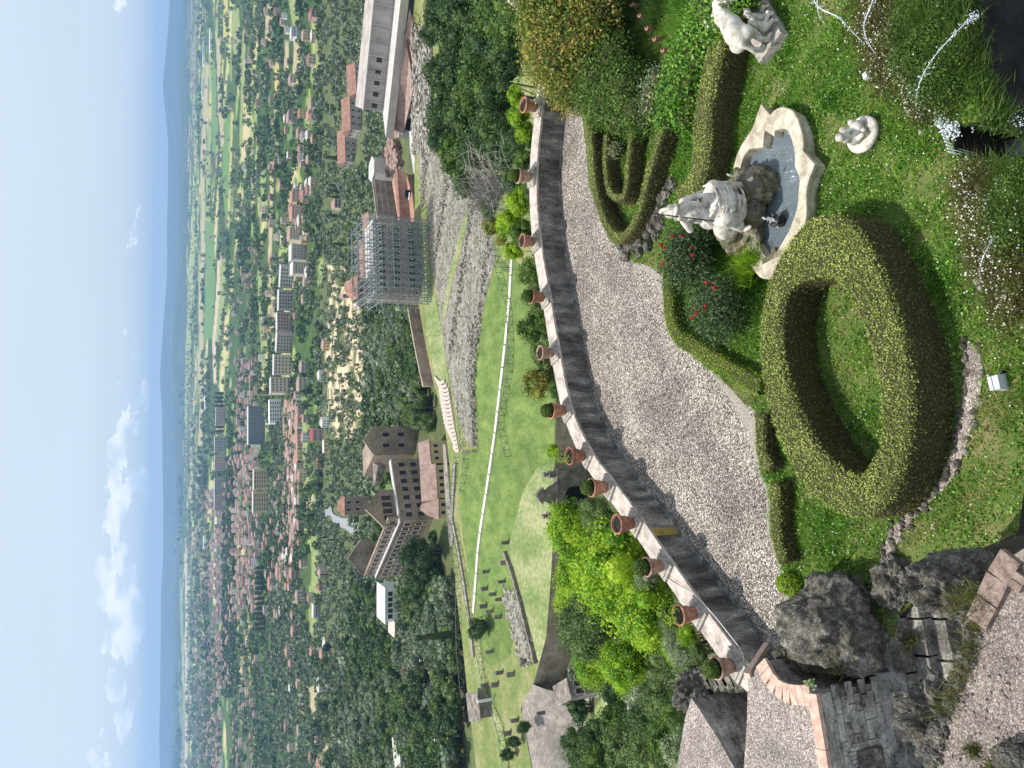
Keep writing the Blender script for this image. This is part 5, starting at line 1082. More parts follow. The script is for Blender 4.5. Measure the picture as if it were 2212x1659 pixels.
for t_ in np.linspace(0, 1, 8): rr_ = ru * (1 - t_) + (rl + [0, 0, .6]) * t_; rr_[:, 2] += 1.2 * math.sin(t_ * PI); rows_.append(catmull(rr_, 5))
loft(mb, rows_, False); struct('gravel_road', mb, mat('road_gravel', [(.15, .13, .11), (.25, .22, .19), (.36, .325, .285)], scale=.8, fine=.7, bump=.6, bs=3, dist=.2), True)
def sheet(name, pts, dz, m, z=TZ0):
    mb = MB(); mb.poly([tuple(p) for p in PL(pts, z + dz)]); return struct(name, mb, m)
sheet('lawn', [(1072, 563), (1047, 658), (1029, 757), (1025, 817), (1031, 896), (1035, 975), (1002, 980), (995, 1000), (993, 1057), (1000, 1166), (1021, 1265), (1028, 1330), (1040, 1420), (1060, 1440), (1100, 1420), (1120, 1330), (1094, 1190), (1198, 1060), (1198, 900), (1200, 640), (1110, 560)], .06, m_lawn)
sheet('dry_lawn', [(1096, 1190), (1125, 1300), (1160, 1425), (1166, 1428), (1180, 1376), (1190, 1250), (1196, 1150), (1197, 1000), (1160, 1010), (1130, 1060)], .12, m_lawn2)
sheet('ruin_ground', [(893, 60), (925, 140), (935, 250), (950, 330), (985, 410), (1055, 430), (1070, 560), (1045, 655), (1027, 755), (1022, 815), (1028, 900), (1031, 968), (1010, 960), (985, 890), (968, 800), (955, 720), (945, 640), (930, 560), (925, 450), (905, 380)], .1, m_rub)
sheet('grass_strip', [(1012, 436), (1020, 440), (1000, 520), (975, 617), (962, 690), (955, 680), (964, 610), (988, 520)], .18, m_lawn2)
sheet('far_grass', [(912, 640), (940, 640), (952, 700), (965, 790), (975, 860), (962, 880), (940, 820), (925, 740)], .1, m_lawn2)
sheet('path', [(1040, 1420), (1052, 1500), (1085, 1560), (1100, 1659), (1080, 1659), (1062, 1560), (1030, 1500), (1028, 1420)], .14, m_lawn2)
# stone strip across the lawn: each slab its own piece
sp = [(1108, 543), (1102, 657), (1092, 756), (1080, 860), (1072, 929), (1057, 1033), (1042, 1130), (1035, 1176), (1029, 1265), (1024, 1325)]
spw = PL(sp, TZ0)[:, :2]; d = np.r_[0, np.cumsum(np.linalg.norm(np.diff(spw, axis=0), axis=1))]
walk = thing('slab_walk', 'straight pale slab walkway crossing the green temple lawn', 'walkway', (spw[4][0], spw[4][1], TZ0)); n = 17
for k in range(n):
    s0, s1 = d[-1] * k / n, d[-1] * (k + 1) / n; a = np.array([np.interp(s0, d, spw[:, 0]), np.interp(s0, d, spw[:, 1])]); b_ = np.array([np.interp(s1, d, spw[:, 0]), np.interp(s1, d, spw[:, 1])]); t = b_ - a; l = np.linalg.norm(t)
    mb = MB(); c = (a + b_) / 2; mb.box((c[0], c[1], TZ0 + .2), (l - .35, 1.25, .4), math.atan2(t[1], t[0])); part('slab', mb, m_conc, walk)
# rows of ruined seating
mb = MB(); R0 = [((1062, 455), (1022, 830)), ((1050, 440), (1005, 850)), ((1036, 430), (990, 830)), ((1024, 428), (975, 760)), ((1000, 420), (958, 660)), ((985, 405), (948, 620)), ((968, 385), (940, 560)), ((1056, 500), (1030, 750)), ((945, 340), (925, 520)), ((925, 300), (912, 450)), ((1043, 470), (1012, 800)), ((1012, 640), (1016, 940)), ((1022, 700), (1026, 960))]
for q, (a, b_) in enumerate(R0):
    for _ in range(230):
        t = RG.random(); x, y = a[0] + (b_[0] - a[0]) * t + RG.normal() * 3.2, a[1] + (b_[1] - a[1]) * t; p = P(x, y, TZ0); s = RG.uniform(.15, .5)
        mb.box((p[0], p[1], TZ0 + s * .4 + .4 * (q % 3 == 0)), (s * 1.6, s * 1.3, s * (.5 + .4 * (q % 3 == 0))), RG.uniform(0, 3), 0, .75)
for _ in range(1300):
    p = P(RG.uniform(894, 935), RG.uniform(60, 330), TZ0); s = RG.uniform(.3, 1.3); mb.box((p[0], p[1], TZ0 + s * .4), (s * RG.uniform(1, 3), s, s), RG.uniform(0, 3), 0, .8)
for _ in range(2600):
    x, y = RG.uniform(905, 1068), RG.uniform(300, 965)
    if not inpoly(np.array([x]), np.array([y]), [(940, 330), (1055, 430), (1068, 560), (1045, 655), (1024, 815), (1030, 968), (985, 890), (955, 720), (925, 450)])[0]: continue
    p = P(x, y, TZ0); s = RG.uniform(.15, .5); mb.box((p[0], p[1], TZ0 + s * .4), (s * 1.6, s, s * .6), RG.uniform(0, 3), 0, .75)
solo('ruined_seating', mb, m_rubst, 'grey rubble rows of the ruined theatre seating beside the green lawn', 'ruins', kind='stuff')
# low walls
def lowwall(name, pts, z, h, w, m, label, cat='wall'):
    c = PL(pts, z)[:, :2]; mb = MB(); strip(mb, offs(c, w / 2), offs(c, -w / 2), z - 1, z + h); return solo(name, mb, m, label, cat)
lowwall('dark_wall', [(906, 668), (920, 745), (932, 800), (940, 835)], TZ0 - 2, 4.2, .8, m_retain, 'long dark wall bordering the far edge of the terrace')
lowwall('low_wall', [(1094, 1192), (1110, 1235), (1128, 1300), (1148, 1380), (1161, 1432)], TZ0, 1.0, .7, m_tgate, 'low dark retaining wall between the upper lawn and the pale slope')
lowwall('low_wall', [(985, 1000), (978, 1120), (990, 1180), (1004, 1260), (1018, 1360), (1024, 1420)], TZ0, .5, 1.5, m_rubst, 'low stone edge wall along the left side of the temple lawn')
mb = MB()
for _ in range(700):
    t = RG.random(); x = 1100 + 40 * t + RG.normal() * 7; y = 1290 + 130 * t + RG.normal() * 12; p = P(x, y, TZ0); s = RG.uniform(.2, .65); mb.ball((p[0], p[1], TZ0 + .1), (s, s, s * .8), 1, 0, .3, 2, _)
solo('boulder_slope', mb, m_rubst, 'heap of pale boulders above the low dark wall', 'rubble', kind='stuff')
# zigzag railings
m_rail = mat('railing_metal', [(.1, .105, .09), (.18, .185, .16)], scale=2, rough=.6)
def railing(pts, label, h=1.6, z=TZ0):
    c = PL(pts, z)[:, :2]; d = np.r_[0, np.cumsum(np.linalg.norm(np.diff(c, axis=0), axis=1))]; n = max(3, int(d[-1] / 1.9)); s = np.linspace(0, d[-1], n); q = np.c_[np.interp(s, d, c[:, 0]), np.interp(s, d, c[:, 1])]
    t = thing('metal_railing', label, 'railing', (q[0][0], q[0][1], z), 0, 'zigzag metal railings of the temple terrace')
    mb = MB(); mb.tube(np.c_[q, np.full(n, z + h)], .08, 4); part('top_rail', mb, m_rail, t)
    mb = MB()
    for k in range(n): mb.tube([(q[k][0], q[k][1], z), (q[k][0], q[k][1], z + h)], .075, 4)
    part('posts', mb, m_rail, t, kind='stuff'); mb = MB()
    for k in range(n - 1):
        a, b_ = ((q[k], z + .1), (q[k + 1], z + h)) if k % 2 else ((q[k], z + h), (q[k + 1], z + .1)); mb.tube([(a[0][0], a[0][1], a[1]), (b_[0][0], b_[0][1], b_[1])], .065, 4)
    part('braces', mb, m_rail, t, kind='stuff')
railing([(1067, 528), (1089, 607), (1105, 660), (1110, 740), (1108, 800), (1094, 880), (1087, 922), (1104, 986)], 'zigzag metal railing running along the near side of the temple lawn below the slab walk')
railing([(1075, 540), (1086, 575), (1108, 590), (1104, 560)], 'short railing corner at the right tip of the lawn')
railing([(1018, 800), (1030, 870), (1034, 975), (1006, 980), (998, 860)], 'zigzag railing at the foot of the curved pink steps')
railing([(992, 988), (984, 1057), (978, 1100), (980, 1166), (995, 1245), (995, 1317), (997, 1410), (1007, 1506)], 'long zigzag railing along the left border of the terrace')
railing([(986, 1130), (1000, 1200), (1014, 1290), (1028, 1360)], 'inner zigzag railing beside the low stone edge wall')
railing([(1036, 1395), (1048, 1450), (1061, 1502), (1087, 1580), (1100, 1659)], 'zigzag railing descending left of the round dark tree')
railing([(1010, 955), (1012, 1000), (1003, 1060)], 'short zigzag railing next to the triangular pale platform')
# standing stone blocks
mon = [(1093, 1172, 'dark block nearest the stone gateway'), (1090, 1215, 'block at the tip of the low dark wall'), (1051, 1234, 'broad block close to the slab walk'), (1085, 1256, 'tall slim block in the middle of the group'), (1047, 1271, 'pair like lumpy block touching the slab walk'), (1065, 1283, 'block halfway between slab walk and boulders'), (1079, 1294, 'block beside the boulder heap top'), (1045, 1309, 'block next to the slab walk end'), (1059, 1320, 'block just right of the round dark tree'), (1077, 1332, 'block under the edge of the round dark tree'), (1059, 1407, 'small block beyond the round dark tree'), (1134, 1427, 'block at the far left end of the low dark wall'), (1080, 1452, 'tall block of the close pair at left'), (1104, 1456, 'lower block of the close pair at left'), (1113, 1555, 'block alone on the small left lawn'), (1171, 1539, 'block beside the gravel road'), (1097, 1583, 'block near the left picture edge'), (1070, 1478, 'long block by the crossing fences'), (1047, 1480, 'thin block at the fence bend')]
for q, (a, b_, l) in enumerate(mon):
    p = P(a + 6, b_, TZ0); t = thing('stone_pillar', 'upright grey stone ' + l, 'standing stone', p, 0, 'standing stones on the temple lawn'); mb = MB(); w = RG.uniform(.75, 1.05); mb.box(p + [0, 0, 1.0], (w, w * .8, 2.0), RG.uniform(-.3, .3), 0, .93); mb.box(p + [.05, .05, 2.05], (w * .7, w * .6, .2), .3, 0, .7); part('block', mb, m_tgate, t)
tree('round dark green tree standing alone on the temple lawn', P(1056, 1354, TZ0) + [0, 0, 3.0], 4.3, 'dark', 'md', base=TZ0, trunk=.04, name='round_tree')
# curved pink steps
stp = thing('curved_steps', 'fan of curved pinkish steps beside the ruins', 'steps', P(960, 870, TZ0))
sl, sr = [(938, 806), (950, 830), (955, 870), (962, 915), (980, 955)], [(962, 812), (972, 830), (978, 870), (985, 920), (992, 960)]
for k in range(18):
    t = k / 17.; y0 = 815 + 148 * t; xa = np.interp(y0, [s[1] for s in sl], [s[0] for s in sl]); xb = np.interp(y0, [s[1] for s in sr], [s[0] for s in sr]); c = []
    for u in np.linspace(0, 1, 7): c.append(P(xa + (xb - xa) * u, y0 + 7 * math.sin(u * PI) + 8 * u, TZ0)[:2])
    c = np.array(c); mb = MB(); z = TZ0 + .7 - .45 * t; strip(mb, offs(c, .5), offs(c, -.5), TZ0, z); part('step', mb, m_stepp, stp)
# big retaining wall under the lawn, and the stone gateway in front of it
gy = P(1197, 1066, TZ0); gw = 10.8; gt = thing('stone_gateway', 'old stone gateway with curved gable, ball finials and dark arch', 'gateway', (gy[0], gy[1] - 1.2, -76)); gx, gY = gy[0] - .1, gy[1] - 1.4
mb = MB()
hw = gw / 2; arch = 1.75; top = TZ0 + .2; ax = [(-arch * math.cos(t), math.sin(t)) for t in np.linspace(0, PI, 13)]
for sx in (-1, 1): mb.box((gx + sx * (hw + arch) / 2, gY, (-80 + top) / 2), (hw - arch, 1.6, top + 80))
zc = top - 3.6
pts = [(-arch, top)] + [(a, zc + arch * b2) for a, b2 in ax] + [(arch, top)]
V = [(gx + a, gY - .8, z) for a, z in pts] + [(gx + a, gY + .8, z) for a, z in pts]; n = len(pts)
for k in range(1, n - 2):
    a, b2 = pts[k], pts[k + 1]; mb.add([(gx + a[0], gY - .8, a[1]), (gx + b2[0], gY - .8, b2[1]), (gx + b2[0], gY - .8, top), (gx + a[0], gY - .8, top)], [[0, 1, 2, 3]]); mb.add([(gx + a[0], gY - .8, a[1]), (gx + b2[0], gY - .8, b2[1]), (gx + b2[0], gY + .8, b2[1]), (gx + a[0], gY + .8, a[1])], [[0, 1, 2, 3]])
part('gate_wall', mb, m_tgate, gt)
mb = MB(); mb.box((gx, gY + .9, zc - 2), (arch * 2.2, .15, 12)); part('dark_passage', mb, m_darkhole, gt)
mb = MB(); mb.box((gx, gY, top + .2), (gw + 1.0, 2.1, .4)); mb.box((gx, gY, top - .3), (gw + .5, 1.85, .25)); part('cornice', mb, m_tgate, gt)
for k in range(11):
    t = PI * (k + .5) / 11; mb = MB(); r = arch + .45; mb.box((gx - math.cos(t) * r, gY - .86, zc + math.sin(t) * r), (.34, .2, .85), 0); v = mb.V[-1]; cc = np.array([gx - math.cos(t) * r, 0, zc + math.sin(t) * r]); ang_ = PI / 2 - t; u = v - cc; x = u[:, 0] * math.cos(ang_) - u[:, 2] * math.sin(ang_) * -1; z = -u[:, 0] * math.sin(ang_) * 1 + u[:, 2] * math.cos(ang_); mb.V[-1] = np.c_[x + cc[0], v[:, 1], z + cc[2]]; part('arch_stone', mb, m_tgate, gt)
for r in range(9):
    for sx in (-1, 1):
        for c in range(3):
            mb = MB(); mb.box((gx + sx * (arch + 1.1 + c * 1.05 + .25 * (r % 2)), gY - .83, top - 1.0 - r * .62), (.98, .14, .56)); part('ashlar', mb, m_tgate, gt)
gab = [(-3.1, 0), (-2.5, .25), (-2.1, .8), (-1.9, 1.5), (-1.5, 1.9), (-1.25, 2.1), (-1.25, 3.2), (-1.7, 3.3), (0, 4.7), (1.7, 3.3), (1.25, 3.2), (1.25, 2.1), (1.5, 1.9), (1.9, 1.5), (2.1, .8), (2.5, .25), (3.1, 0)]
mb = MB(); F_ = [(gx + a, gY - .4, top + .4 + z) for a, z in gab]; B_ = [(gx + a, gY + .4, top + .4 + z) for a, z in gab]; tt_ = geometry.tessellate_polygon([[Vector(p) for p in F_]]); mb.add(F_, tt_); mb.add(B_, tt_); n = len(F_); mb.add(F_ + B_, [[i, (i + 1) % n, (i + 1) % n + n, i + n] for i in range(n)])
mb.box((gx, gY, top + 3.45), (3.6, 1.1, .2)); part('gable', mb, m_tgate, gt)
mb = MB(); mb.lathe([(0, 0), (.5, 0), (.42, .12), (.3, .12), (.3, 0)], (0, 0, 0), 16); v = mb.V[0]; mb.V[0] = np.c_[v[:, 0] + gx, gY - .42 - v[:, 2], v[:, 1] + top + 1.9]; part('round_emblem', mb, m_rubst, gt)
for sx in (-1, 1):
    mb = MB(); c = np.array([gx + sx * (hw - .9), gY, top + .4]); mb.box(c + [0, 0, .75], (1.25, 1.25, 1.5)); mb.box(c + [0, 0, 1.6], (1.6, 1.6, .22)); mb.box(c + [0, 0, 1.95], (.8, .8, .5), 0, 0, .5); mb.ball(c + [0, 0, 2.55], .55, 2); part('finial', mb, m_tgate, gt)

# ------------------------------------------------------------------ buildings
m_roofT = mat('terracotta_roof', [(.25, .125, .09), (.35, .19, .14), (.43, .27, .21)], scale=.4, fine=.6, bump=.6, bs=6, dist=.1)
m_roofP = mat('old_pink_roof', [(.21, .135, .11), (.31, .21, .175), (.4, .3, .255)], scale=.5, fine=.7, bump=.6, bs=5, dist=.1)
m_roofB = mat('brown_roof', [(.2, .1, .08), (.3, .16, .12)], scale=.2, fine=.5)
m_brk = mat('brown_factory_brick', [(.16, .12, .085), (.29, .225, .165), (.4, .32, .245)], scale=.22, fine=.6, bump=.4, bs=4, dist=.1)
m_grey = mat('grey_render', [(.25, .22, .195), (.37, .33, .3), (.47, .425, .385)], scale=.18, fine=.35, stretch=(1, 1, .4))
m_pgrey = mat('pale_grey_slab', [(.4, .38, .36), (.52, .5, .47)], scale=.3, fine=.4)
m_beige = mat('beige_render', [(.42, .36, .29), (.55, .48, .4)], scale=.25, fine=.3)
m_cream = mat('cream_render', [(.45, .39, .31), (.56, .5, .41)], scale=.2, fine=.2)
m_pink = mat('pink_render', [(.4, .28, .24), (.5, .37, .32)], scale=.2, fine=.2)
m_wht = mat('white_render', [(.68, .67, .65), (.8, .79, .77)], scale=.2, fine=.15)
m_yelw = mat('yellow_render', [(.5, .39, .2), (.6, .49, .28)], scale=.2, fine=.3)
m_win = mat('window_dark', [(.01, .012, .014), (.03, .032, .036)], scale=1, rough=.3, spec=.5)
m_steel = mat('galvanised_steel', [(.17, .2, .21), (.27, .3, .31)], scale=1, rough=.5, metal=.2)
m_rust = mat('rusty_lattice', [(.03, .015, .012), (.07, .035, .028)], scale=1)
m_glassb = mat('blue_grey_glass', [(.08, .12, .14), (.14, .18, .2)], scale=.3, rough=.2)
m_dred = mat('maroon_roof', [(.22, .05, .05), (.3, .08, .07)], scale=.5, fine=.3)
_wm = {}
def winmesh(w, h, fm):
    k = (round(w, 2), round(h, 2), fm.name)
    if k not in _wm:
        mb = MB(); mb.box((0, .02, 0), (w, .1, h), 0, 0); f = min(.14, w * .14)
        for sx in (-1, 1): mb.box((sx * (w / 2 + f / 2), 0, 0), (f, .22, h + 2 * f), 0, 1)
        mb.box((0, 0, h / 2 + f / 2), (w, .22, f), 0, 1); mb.box((0, -.05, -h / 2 - f / 2), (w + 2 * f + .1, .34, f), 0, 1); _wm[k] = mb.data('window', [m_win, fm])
    return _wm[k]
def put_win(t, a, b, zs, n, w, h, fm, inset=.08, name='window', skip=()):
    a = np.asarray(a, float)[:2]; b = np.asarray(b, float)[:2]; dv = b - a; l = np.linalg.norm(dv); rz = math.atan2(dv[1], dv[0]); nr = np.array([dv[1], -dv[0]]) / l
    for z in (zs if hasattr(zs, '__len__') else [zs]):
        for i in range(n):
            if i in skip: continue
            s = inset + (1 - 2 * inset) * ((i + .5) / n); p = a + dv * s + nr * .03; o = link(name, winmesh(w, h, fm), (p[0] - ORG[t.name][0], p[1] - ORG[t.name][1], z - ORG[t.name][2]), t); o.rotation_euler = (0, 0, rz)
def quad(mb, pts, m=0): return mb.add(pts, [list(range(len(pts)))], m)
def house(name, label, cat, a, b, depth, z0, h, rh, wm, rm, roof='gable', group=None, wins=None, wsz=(1.1, 1.5), fm=None, over=.5, t=None):
    """a, b: left and right end of the front face; the body extends to the far side"""
    a = np.asarray(a, float)[:2]; b = np.asarray(b, float)[:2]
    if a[0] > b[0]: a, b = b, a
    u = (b - a); l = np.linalg.norm(u); u /= l; v = np.array([-u[1], u[0]]); t = t or thing(name, label, cat, (*((a + b) / 2 + v * depth / 2), z0), 0, group)
    c = [a, b, b + v * depth, a + v * depth]; mb = MB(); mb.prism(c, z0 - 3, z0 + h)
    O2 = [a - (u + v) * over, b + (u - v) * over, b + v * (depth + over) + u * over, a + v * (depth + over) - u * over]; z = z0 + h; r = MB(); e = .22
    lo = [(*p, z + .01) for p in O2]; hi = [(*p, z + e) for p in O2]
    if roof == 'gable':
        m0 = (O2[0] + O2[3]) / 2; m1 = (O2[1] + O2[2]) / 2; M0, M1 = (*m0, z + rh + e), (*m1, z + rh + e)
        quad(r, [hi[0], hi[1], M1, M0]); quad(r, [hi[2], hi[3], M0, M1]); quad(r, [lo[3], lo[2], lo[1], lo[0]])
        for i in range(4): quad(r, [lo[i], lo[(i + 1) % 4], hi[(i + 1) % 4], hi[i]])
        g0, g1 = (c[0] + c[3]) / 2, (c[1] + c[2]) / 2; k = rh * .97
        quad(mb, [(*c[3], z), (*c[0], z), (*g0, z + k)]); quad(mb, [(*c[1], z), (*c[2], z), (*g1, z + k)]); quad(r, [hi[3], hi[0], M0]); quad(r, [hi[1], hi[2], M1])
    elif roof == 'hip':
        k = min(depth, l) / 2; n0 = (O2[0] + O2[3]) / 2 + u * k * .9; n1 = (O2[1] + O2[2]) / 2 - u * k * .9; M0, M1 = (*n0, z + rh + e), (*n1, z + rh + e)
        quad(r, [hi[0], hi[1], M1, M0]); quad(r, [hi[2], hi[3], M0, M1]); quad(r, [hi[3], hi[0], M0]); quad(r, [hi[1], hi[2], M1]); quad(r, [lo[3], lo[2], lo[1], lo[0]])
        for i in range(4): quad(r, [lo[i], lo[(i + 1) % 4], hi[(i + 1) % 4], hi[i]])
    else:
        r.prism(O2, z, z + max(.25, rh))
    part('wall', mb, wm, t); part('roof', r, rm, t)
    if wins:
        for (nx, rows) in [wins[:2]]:
            zs = [z0 + h * (k + .55) / rows for k in range(rows)]; put_win(t, a, b, zs, nx, *wsz, fm or m_pgrey)
            if len(wins) > 2: put_win(t, c[3], c[0], zs, wins[2], *wsz, fm or m_pgrey)
    return t, c, u, v
# long grey hall, right
hall = thing('grey_hall', 'long grey mill hall with tall panels and dark openings, right of the ruins', 'building', P(845, 120, -62))
A, B = P(859, -60, -62)[:2], P(827, 243, -62)[:2]; u = (A - B) / np.linalg.norm(A - B); v = np.array([-u[1], u[0]]); v = v if v[1] > 0 else -v
ztop = -62 + 7.2
mb = MB(); mb.prism([B, A, A + v * 16, B + v * 16], -75, ztop); part('wall', mb, m_grey, hall)
mb = MB(); mb.prism([B - u * .3 - v * .3, A - v * .3, A + v * .6, B + v * .6 - u * .3], ztop + .003, ztop + .45); part('coping', mb, m_pgrey, hall)
Lh = np.linalg.norm(A - B)
for k, s in enumerate([0.003, .055, .14, .22, .30, .39, .50, .61, .75, .9]):
    mb = MB(); p = B + u * (Lh * s + .4) - v * .25; mb.box((p[0], p[1], (ztop - 62) / 2), (.5, .5, ztop + 62 - .1), math.atan2(u[1], u[0])); part('pilaster', mb, m_grey, hall)
put_win(hall, B, A, [-58.6], 12, 1.7, 2.1, m_pgrey, .0, skip=(5, 6, 7, 8, 9, 10, 11))
A2, B2 = P(872, -60, -62)[:2], P(833, 298, -62)[:2]; mb = MB(); mb.prism([B + v * .2, A + v * .2, A2, B2], -64.9, -62, 1, 0); part('terrace_roof', mb, [m_pgrey, m_beige], hall)
mb = MB(); quad(mb, [(*P(884, 20, -64.6)[:2], -64.6), (*P(852, 246, -64.6)[:2], -64.6), (*P(850, 300, -66)[:2], -66), (*P(870, 290, -68.5)[:2], -68.5), (*P(897, 175, -68.5)[:2], -68.5), (*P(890, 40, -66)[:2], -66)]); 
RFp = mb.V[0]; mb.add(RFp - [0, 0, .3], [list(range(6))[::-1]]); mb.add(np.vstack([RFp, RFp - [0, 0, .3]]), [[i, (i + 1) % 6, (i + 1) % 6 + 6, i + 6] for i in range(6)]); part('tiled_roof', mb, m_roofP, hall)
lw = thing('arched_wing', 'low grey wing with dark arched openings under the tiled roof', 'building', P(885, 240, -70)); a, b_ = P(893, 178, -70.6)[:2], P(880, 300, -70.6)[:2]
uu = (a - b_) / np.linalg.norm(a - b_); vv = np.array([-uu[1], uu[0]]); vv = vv if vv[1] > 0 else -vv; mb = MB(); mb.prism([b_, a, a + vv * 9, b_ + vv * 9], -78, -67.1); part('wall', mb, m_pgrey, lw)
for s, w in ((.15, 4.2), (.62, 4.4)):
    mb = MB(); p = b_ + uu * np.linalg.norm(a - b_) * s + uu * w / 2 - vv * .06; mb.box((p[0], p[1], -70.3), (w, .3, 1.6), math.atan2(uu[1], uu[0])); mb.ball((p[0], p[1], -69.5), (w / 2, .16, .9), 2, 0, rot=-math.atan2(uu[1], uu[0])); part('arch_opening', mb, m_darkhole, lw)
sd = thing('skylight_shed', 'grey curved shed roof with a row of white skylights', 'building', P(900, 330, -70)); SP_ = [P(884, 283, -68.5), P(912, 288, -70.5), (P(915, 320, -70.5)), P(906, 402, -70.5), P(893, 372, -69.3), P(885, 320, -68.5)]
mb = MB(); mb.poly([tuple(p) for p in SP_]); n = 6; S2 = [p * [1, 1, 0] + [0, 0, -79] for p in SP_]; mb.add(list(SP_) + S2, [[i, (i + 1) % n, (i + 1) % n + n, i + n] for i in range(n)]); part('roof', mb, m_pgrey, sd)
for (a_, b_) in [(889, 296), (891, 307), (894, 320), (896, 332), (898, 344), (900, 356), (901, 367), (902, 379), (904, 391)]:
    mb = MB(); p = P(a_, b_, -69.2); mb.box(p, (2.3, .7, .9), -.5); part('skylight', mb, m_wht, sd)
# rusty lattice structure beside the hall
lt = thing('steel_lattice', 'dark rusty steel lattice girders at the edge of the dark trees', 'steelwork', P(900, 100, -68)); mb = MB()
for k in range(150):
    t_ = RG.random(); x0, y0 = 872 + 40 * t_ + RG.uniform(0, 50) * (1 - t_ * .5), 30 + 180 * t_; p = P(x0, y0, -70 + RG.uniform(0, 5)); q_ = p + [RG.uniform(-3.5, 3.5), RG.uniform(-3.5, 3.5), RG.uniform(-2, 2.5)]; mb.tube([p, q_], .13, 4)
part('girders', mb, m_rust, lt, kind='stuff'); mb = MB(); mb.tube([P(868, 25, -64), P(896, 180, -67.5), P(905, 215, -68)], .5, 4); part('edge_beam', mb, m_rust, lt)
# big collapsed tiled roof under the scaffold
br = thing('ruined_mill', 'roofless brown mill with a large broken orange tiled roof', 'building', P(880, 450, -74))
rf = [P(858, 366, -67), P(878, 376, -70), P(890, 420, -70), P(895, 458, -70), P(893, 520, -70), P(890, 536, -70), P(868, 538, -66), P(860, 475, -66), P(847, 396, -66), P(851, 376, -66)]
mb = MB(); mb.poly([tuple(p) for p in rf]); n = len(rf); r2 = [p - [0, 0, .5] for p in rf]; mb.add(rf + r2, [[i, (i + 1) % n, (i + 1) % n + n, i + n] for i in range(n)]); part('roof', mb, m_roofT, br)
mb = MB(); mb.prism([P(893, 378, -76), P(903, 460, -76), P(900, 536, -76), P(872, 538, -76), P(855, 400, -76)], -79, -71.3); part('lower_wall', mb, m_brk, br)
a, b_ = P(862, 480, -70)[:2], P(850, 392, -70)[:2]; uu = (b_ - a) / np.linalg.norm(b_ - a); vv = np.array([-uu[1], uu[0]]); vv = vv if vv[1] > 0 else -vv; mb = MB(); mb.prism([a, b_, b_ + vv * .9, a + vv * .9], -78, -61.5); part('upper_wall', mb, m_brk, br)
for z in (-66.5, -64.3, -62.2): mb = MB(); p = (a + b_) / 2 - vv * .12; mb.box((p[0], p[1], z), (np.linalg.norm(b_ - a), .35, .35), math.atan2(uu[1], uu[0])); part('string_course', mb, m_grey, br)
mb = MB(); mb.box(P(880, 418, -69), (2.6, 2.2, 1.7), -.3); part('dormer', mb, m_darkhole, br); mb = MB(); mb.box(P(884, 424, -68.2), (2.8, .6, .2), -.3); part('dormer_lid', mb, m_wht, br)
mb = MB(); mb.lathe([(0, 0), (5, 0), (5, 8), (5.2, 8.2), (0, 8.6)], P(846, 371, -70), 6); part('apse', mb, m_pgrey, br)
mb = MB(); quad(mb, [P(822, 330, -66), P(836, 384, -66), P(842, 382, -68), P(832, 328, -68)]); q_ = mb.V[0]; mb.add(q_ - [0, 0, .3], [[3, 2, 1, 0]]); part('side_roof', mb, m_roofT, br)
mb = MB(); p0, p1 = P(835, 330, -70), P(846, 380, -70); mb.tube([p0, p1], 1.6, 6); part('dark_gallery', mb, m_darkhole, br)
for (x, y, s) in ((850, 345, 4), (845, 332, 3), (858, 352, 3), (848, 318, 4), (856, 340, 3)): 
    mb = MB(); mb.ball(P(x, y, -68), (s, s * .8, s * .7), 2, 0, .5, 1.7, x); part('broken_masonry', mb, m_roofP, br)
# facade behind the scaffold, and its square tower
a, b_ = P(908, 640, -67)[:2], P(902, 482, -67)[:2]
t, c, u, v = house('scaffolded_block', 'long brown brick block wrapped in steel scaffolding', 'building', a, b_, 11, -67, 15.0, .6, m_brk, m_pgrey, 'flat', wins=(10, 3), wsz=(1.5, 2.2), over=.15)
tb = P(878, 622, -77)[:2]; house('square_tower', 'square brown brick tower with a small terracotta pyramid roof, beside the scaffolding', 'tower', P(905, 645, -67)[:2] + [0, 3], P(905, 606, -67)[:2] + [0, 3], 6.2, -67, 20.5, 3.4, m_brk, m_roofT, 'hip', wins=(2, 5), wsz=(1, 1.9), over=.9)
# scaffolding
sc = thing('scaffold', 'huge grey steel pipe scaffolding cage around the brown block', 'scaffolding', P(925, 560, -77)); s0, s1 = P(932, 652, -67)[:2], P(926, 476, -67)[:2]; uu = (s1 - s0); Ls = np.linalg.norm(uu); uu /= Ls; vv = np.array([-uu[1], uu[0]]); vv = vv if vv[1] > 0 else -vv
nx_, nz_ = 14, 12; xs_ = np.linspace(0, Ls, nx_); zs_ = np.linspace(-67, -45.5, nz_)
for d_, hcut in ((0, 0), (3.2, 0), (16, 1)):
    for k, s in enumerate(xs_):
        p = s0 + uu * s + vv * d_; ze = -46 - 2.5 * ((k % 3) == 1) - .5 * max(0, (k - 7)); mb = MB(); mb.tube([(*p, -68), (*p, ze)], .16, 5); part('post', mb, m_steel, sc)
    for z in zs_[:-1]:
        for e in range(1):
            p, q_ = s0 + vv * d_, s1 + vv * d_; mb = MB(); mb.tube([(*p, z + .3), (*q_, z + .3)], .11, 4); part('rail', mb, m_steel, sc)
mb = MB()
for k in range(nx_ - 1):
    for j in range(nz_ - 2):
        if RG.random() < .85:
            p = s0 + uu * xs_[k]; q_ = s0 + uu * xs_[k + 1]; z0_, z1_ = (zs_[j], zs_[j + 1]) if (k + j) % 2 else (zs_[j + 1], zs_[j]); d_ = [0, 3.2][RG.integers(2)]; mb.tube([(*(p + vv * d_), z0_), (*(q_ + vv * d_), z1_)], .1, 4)
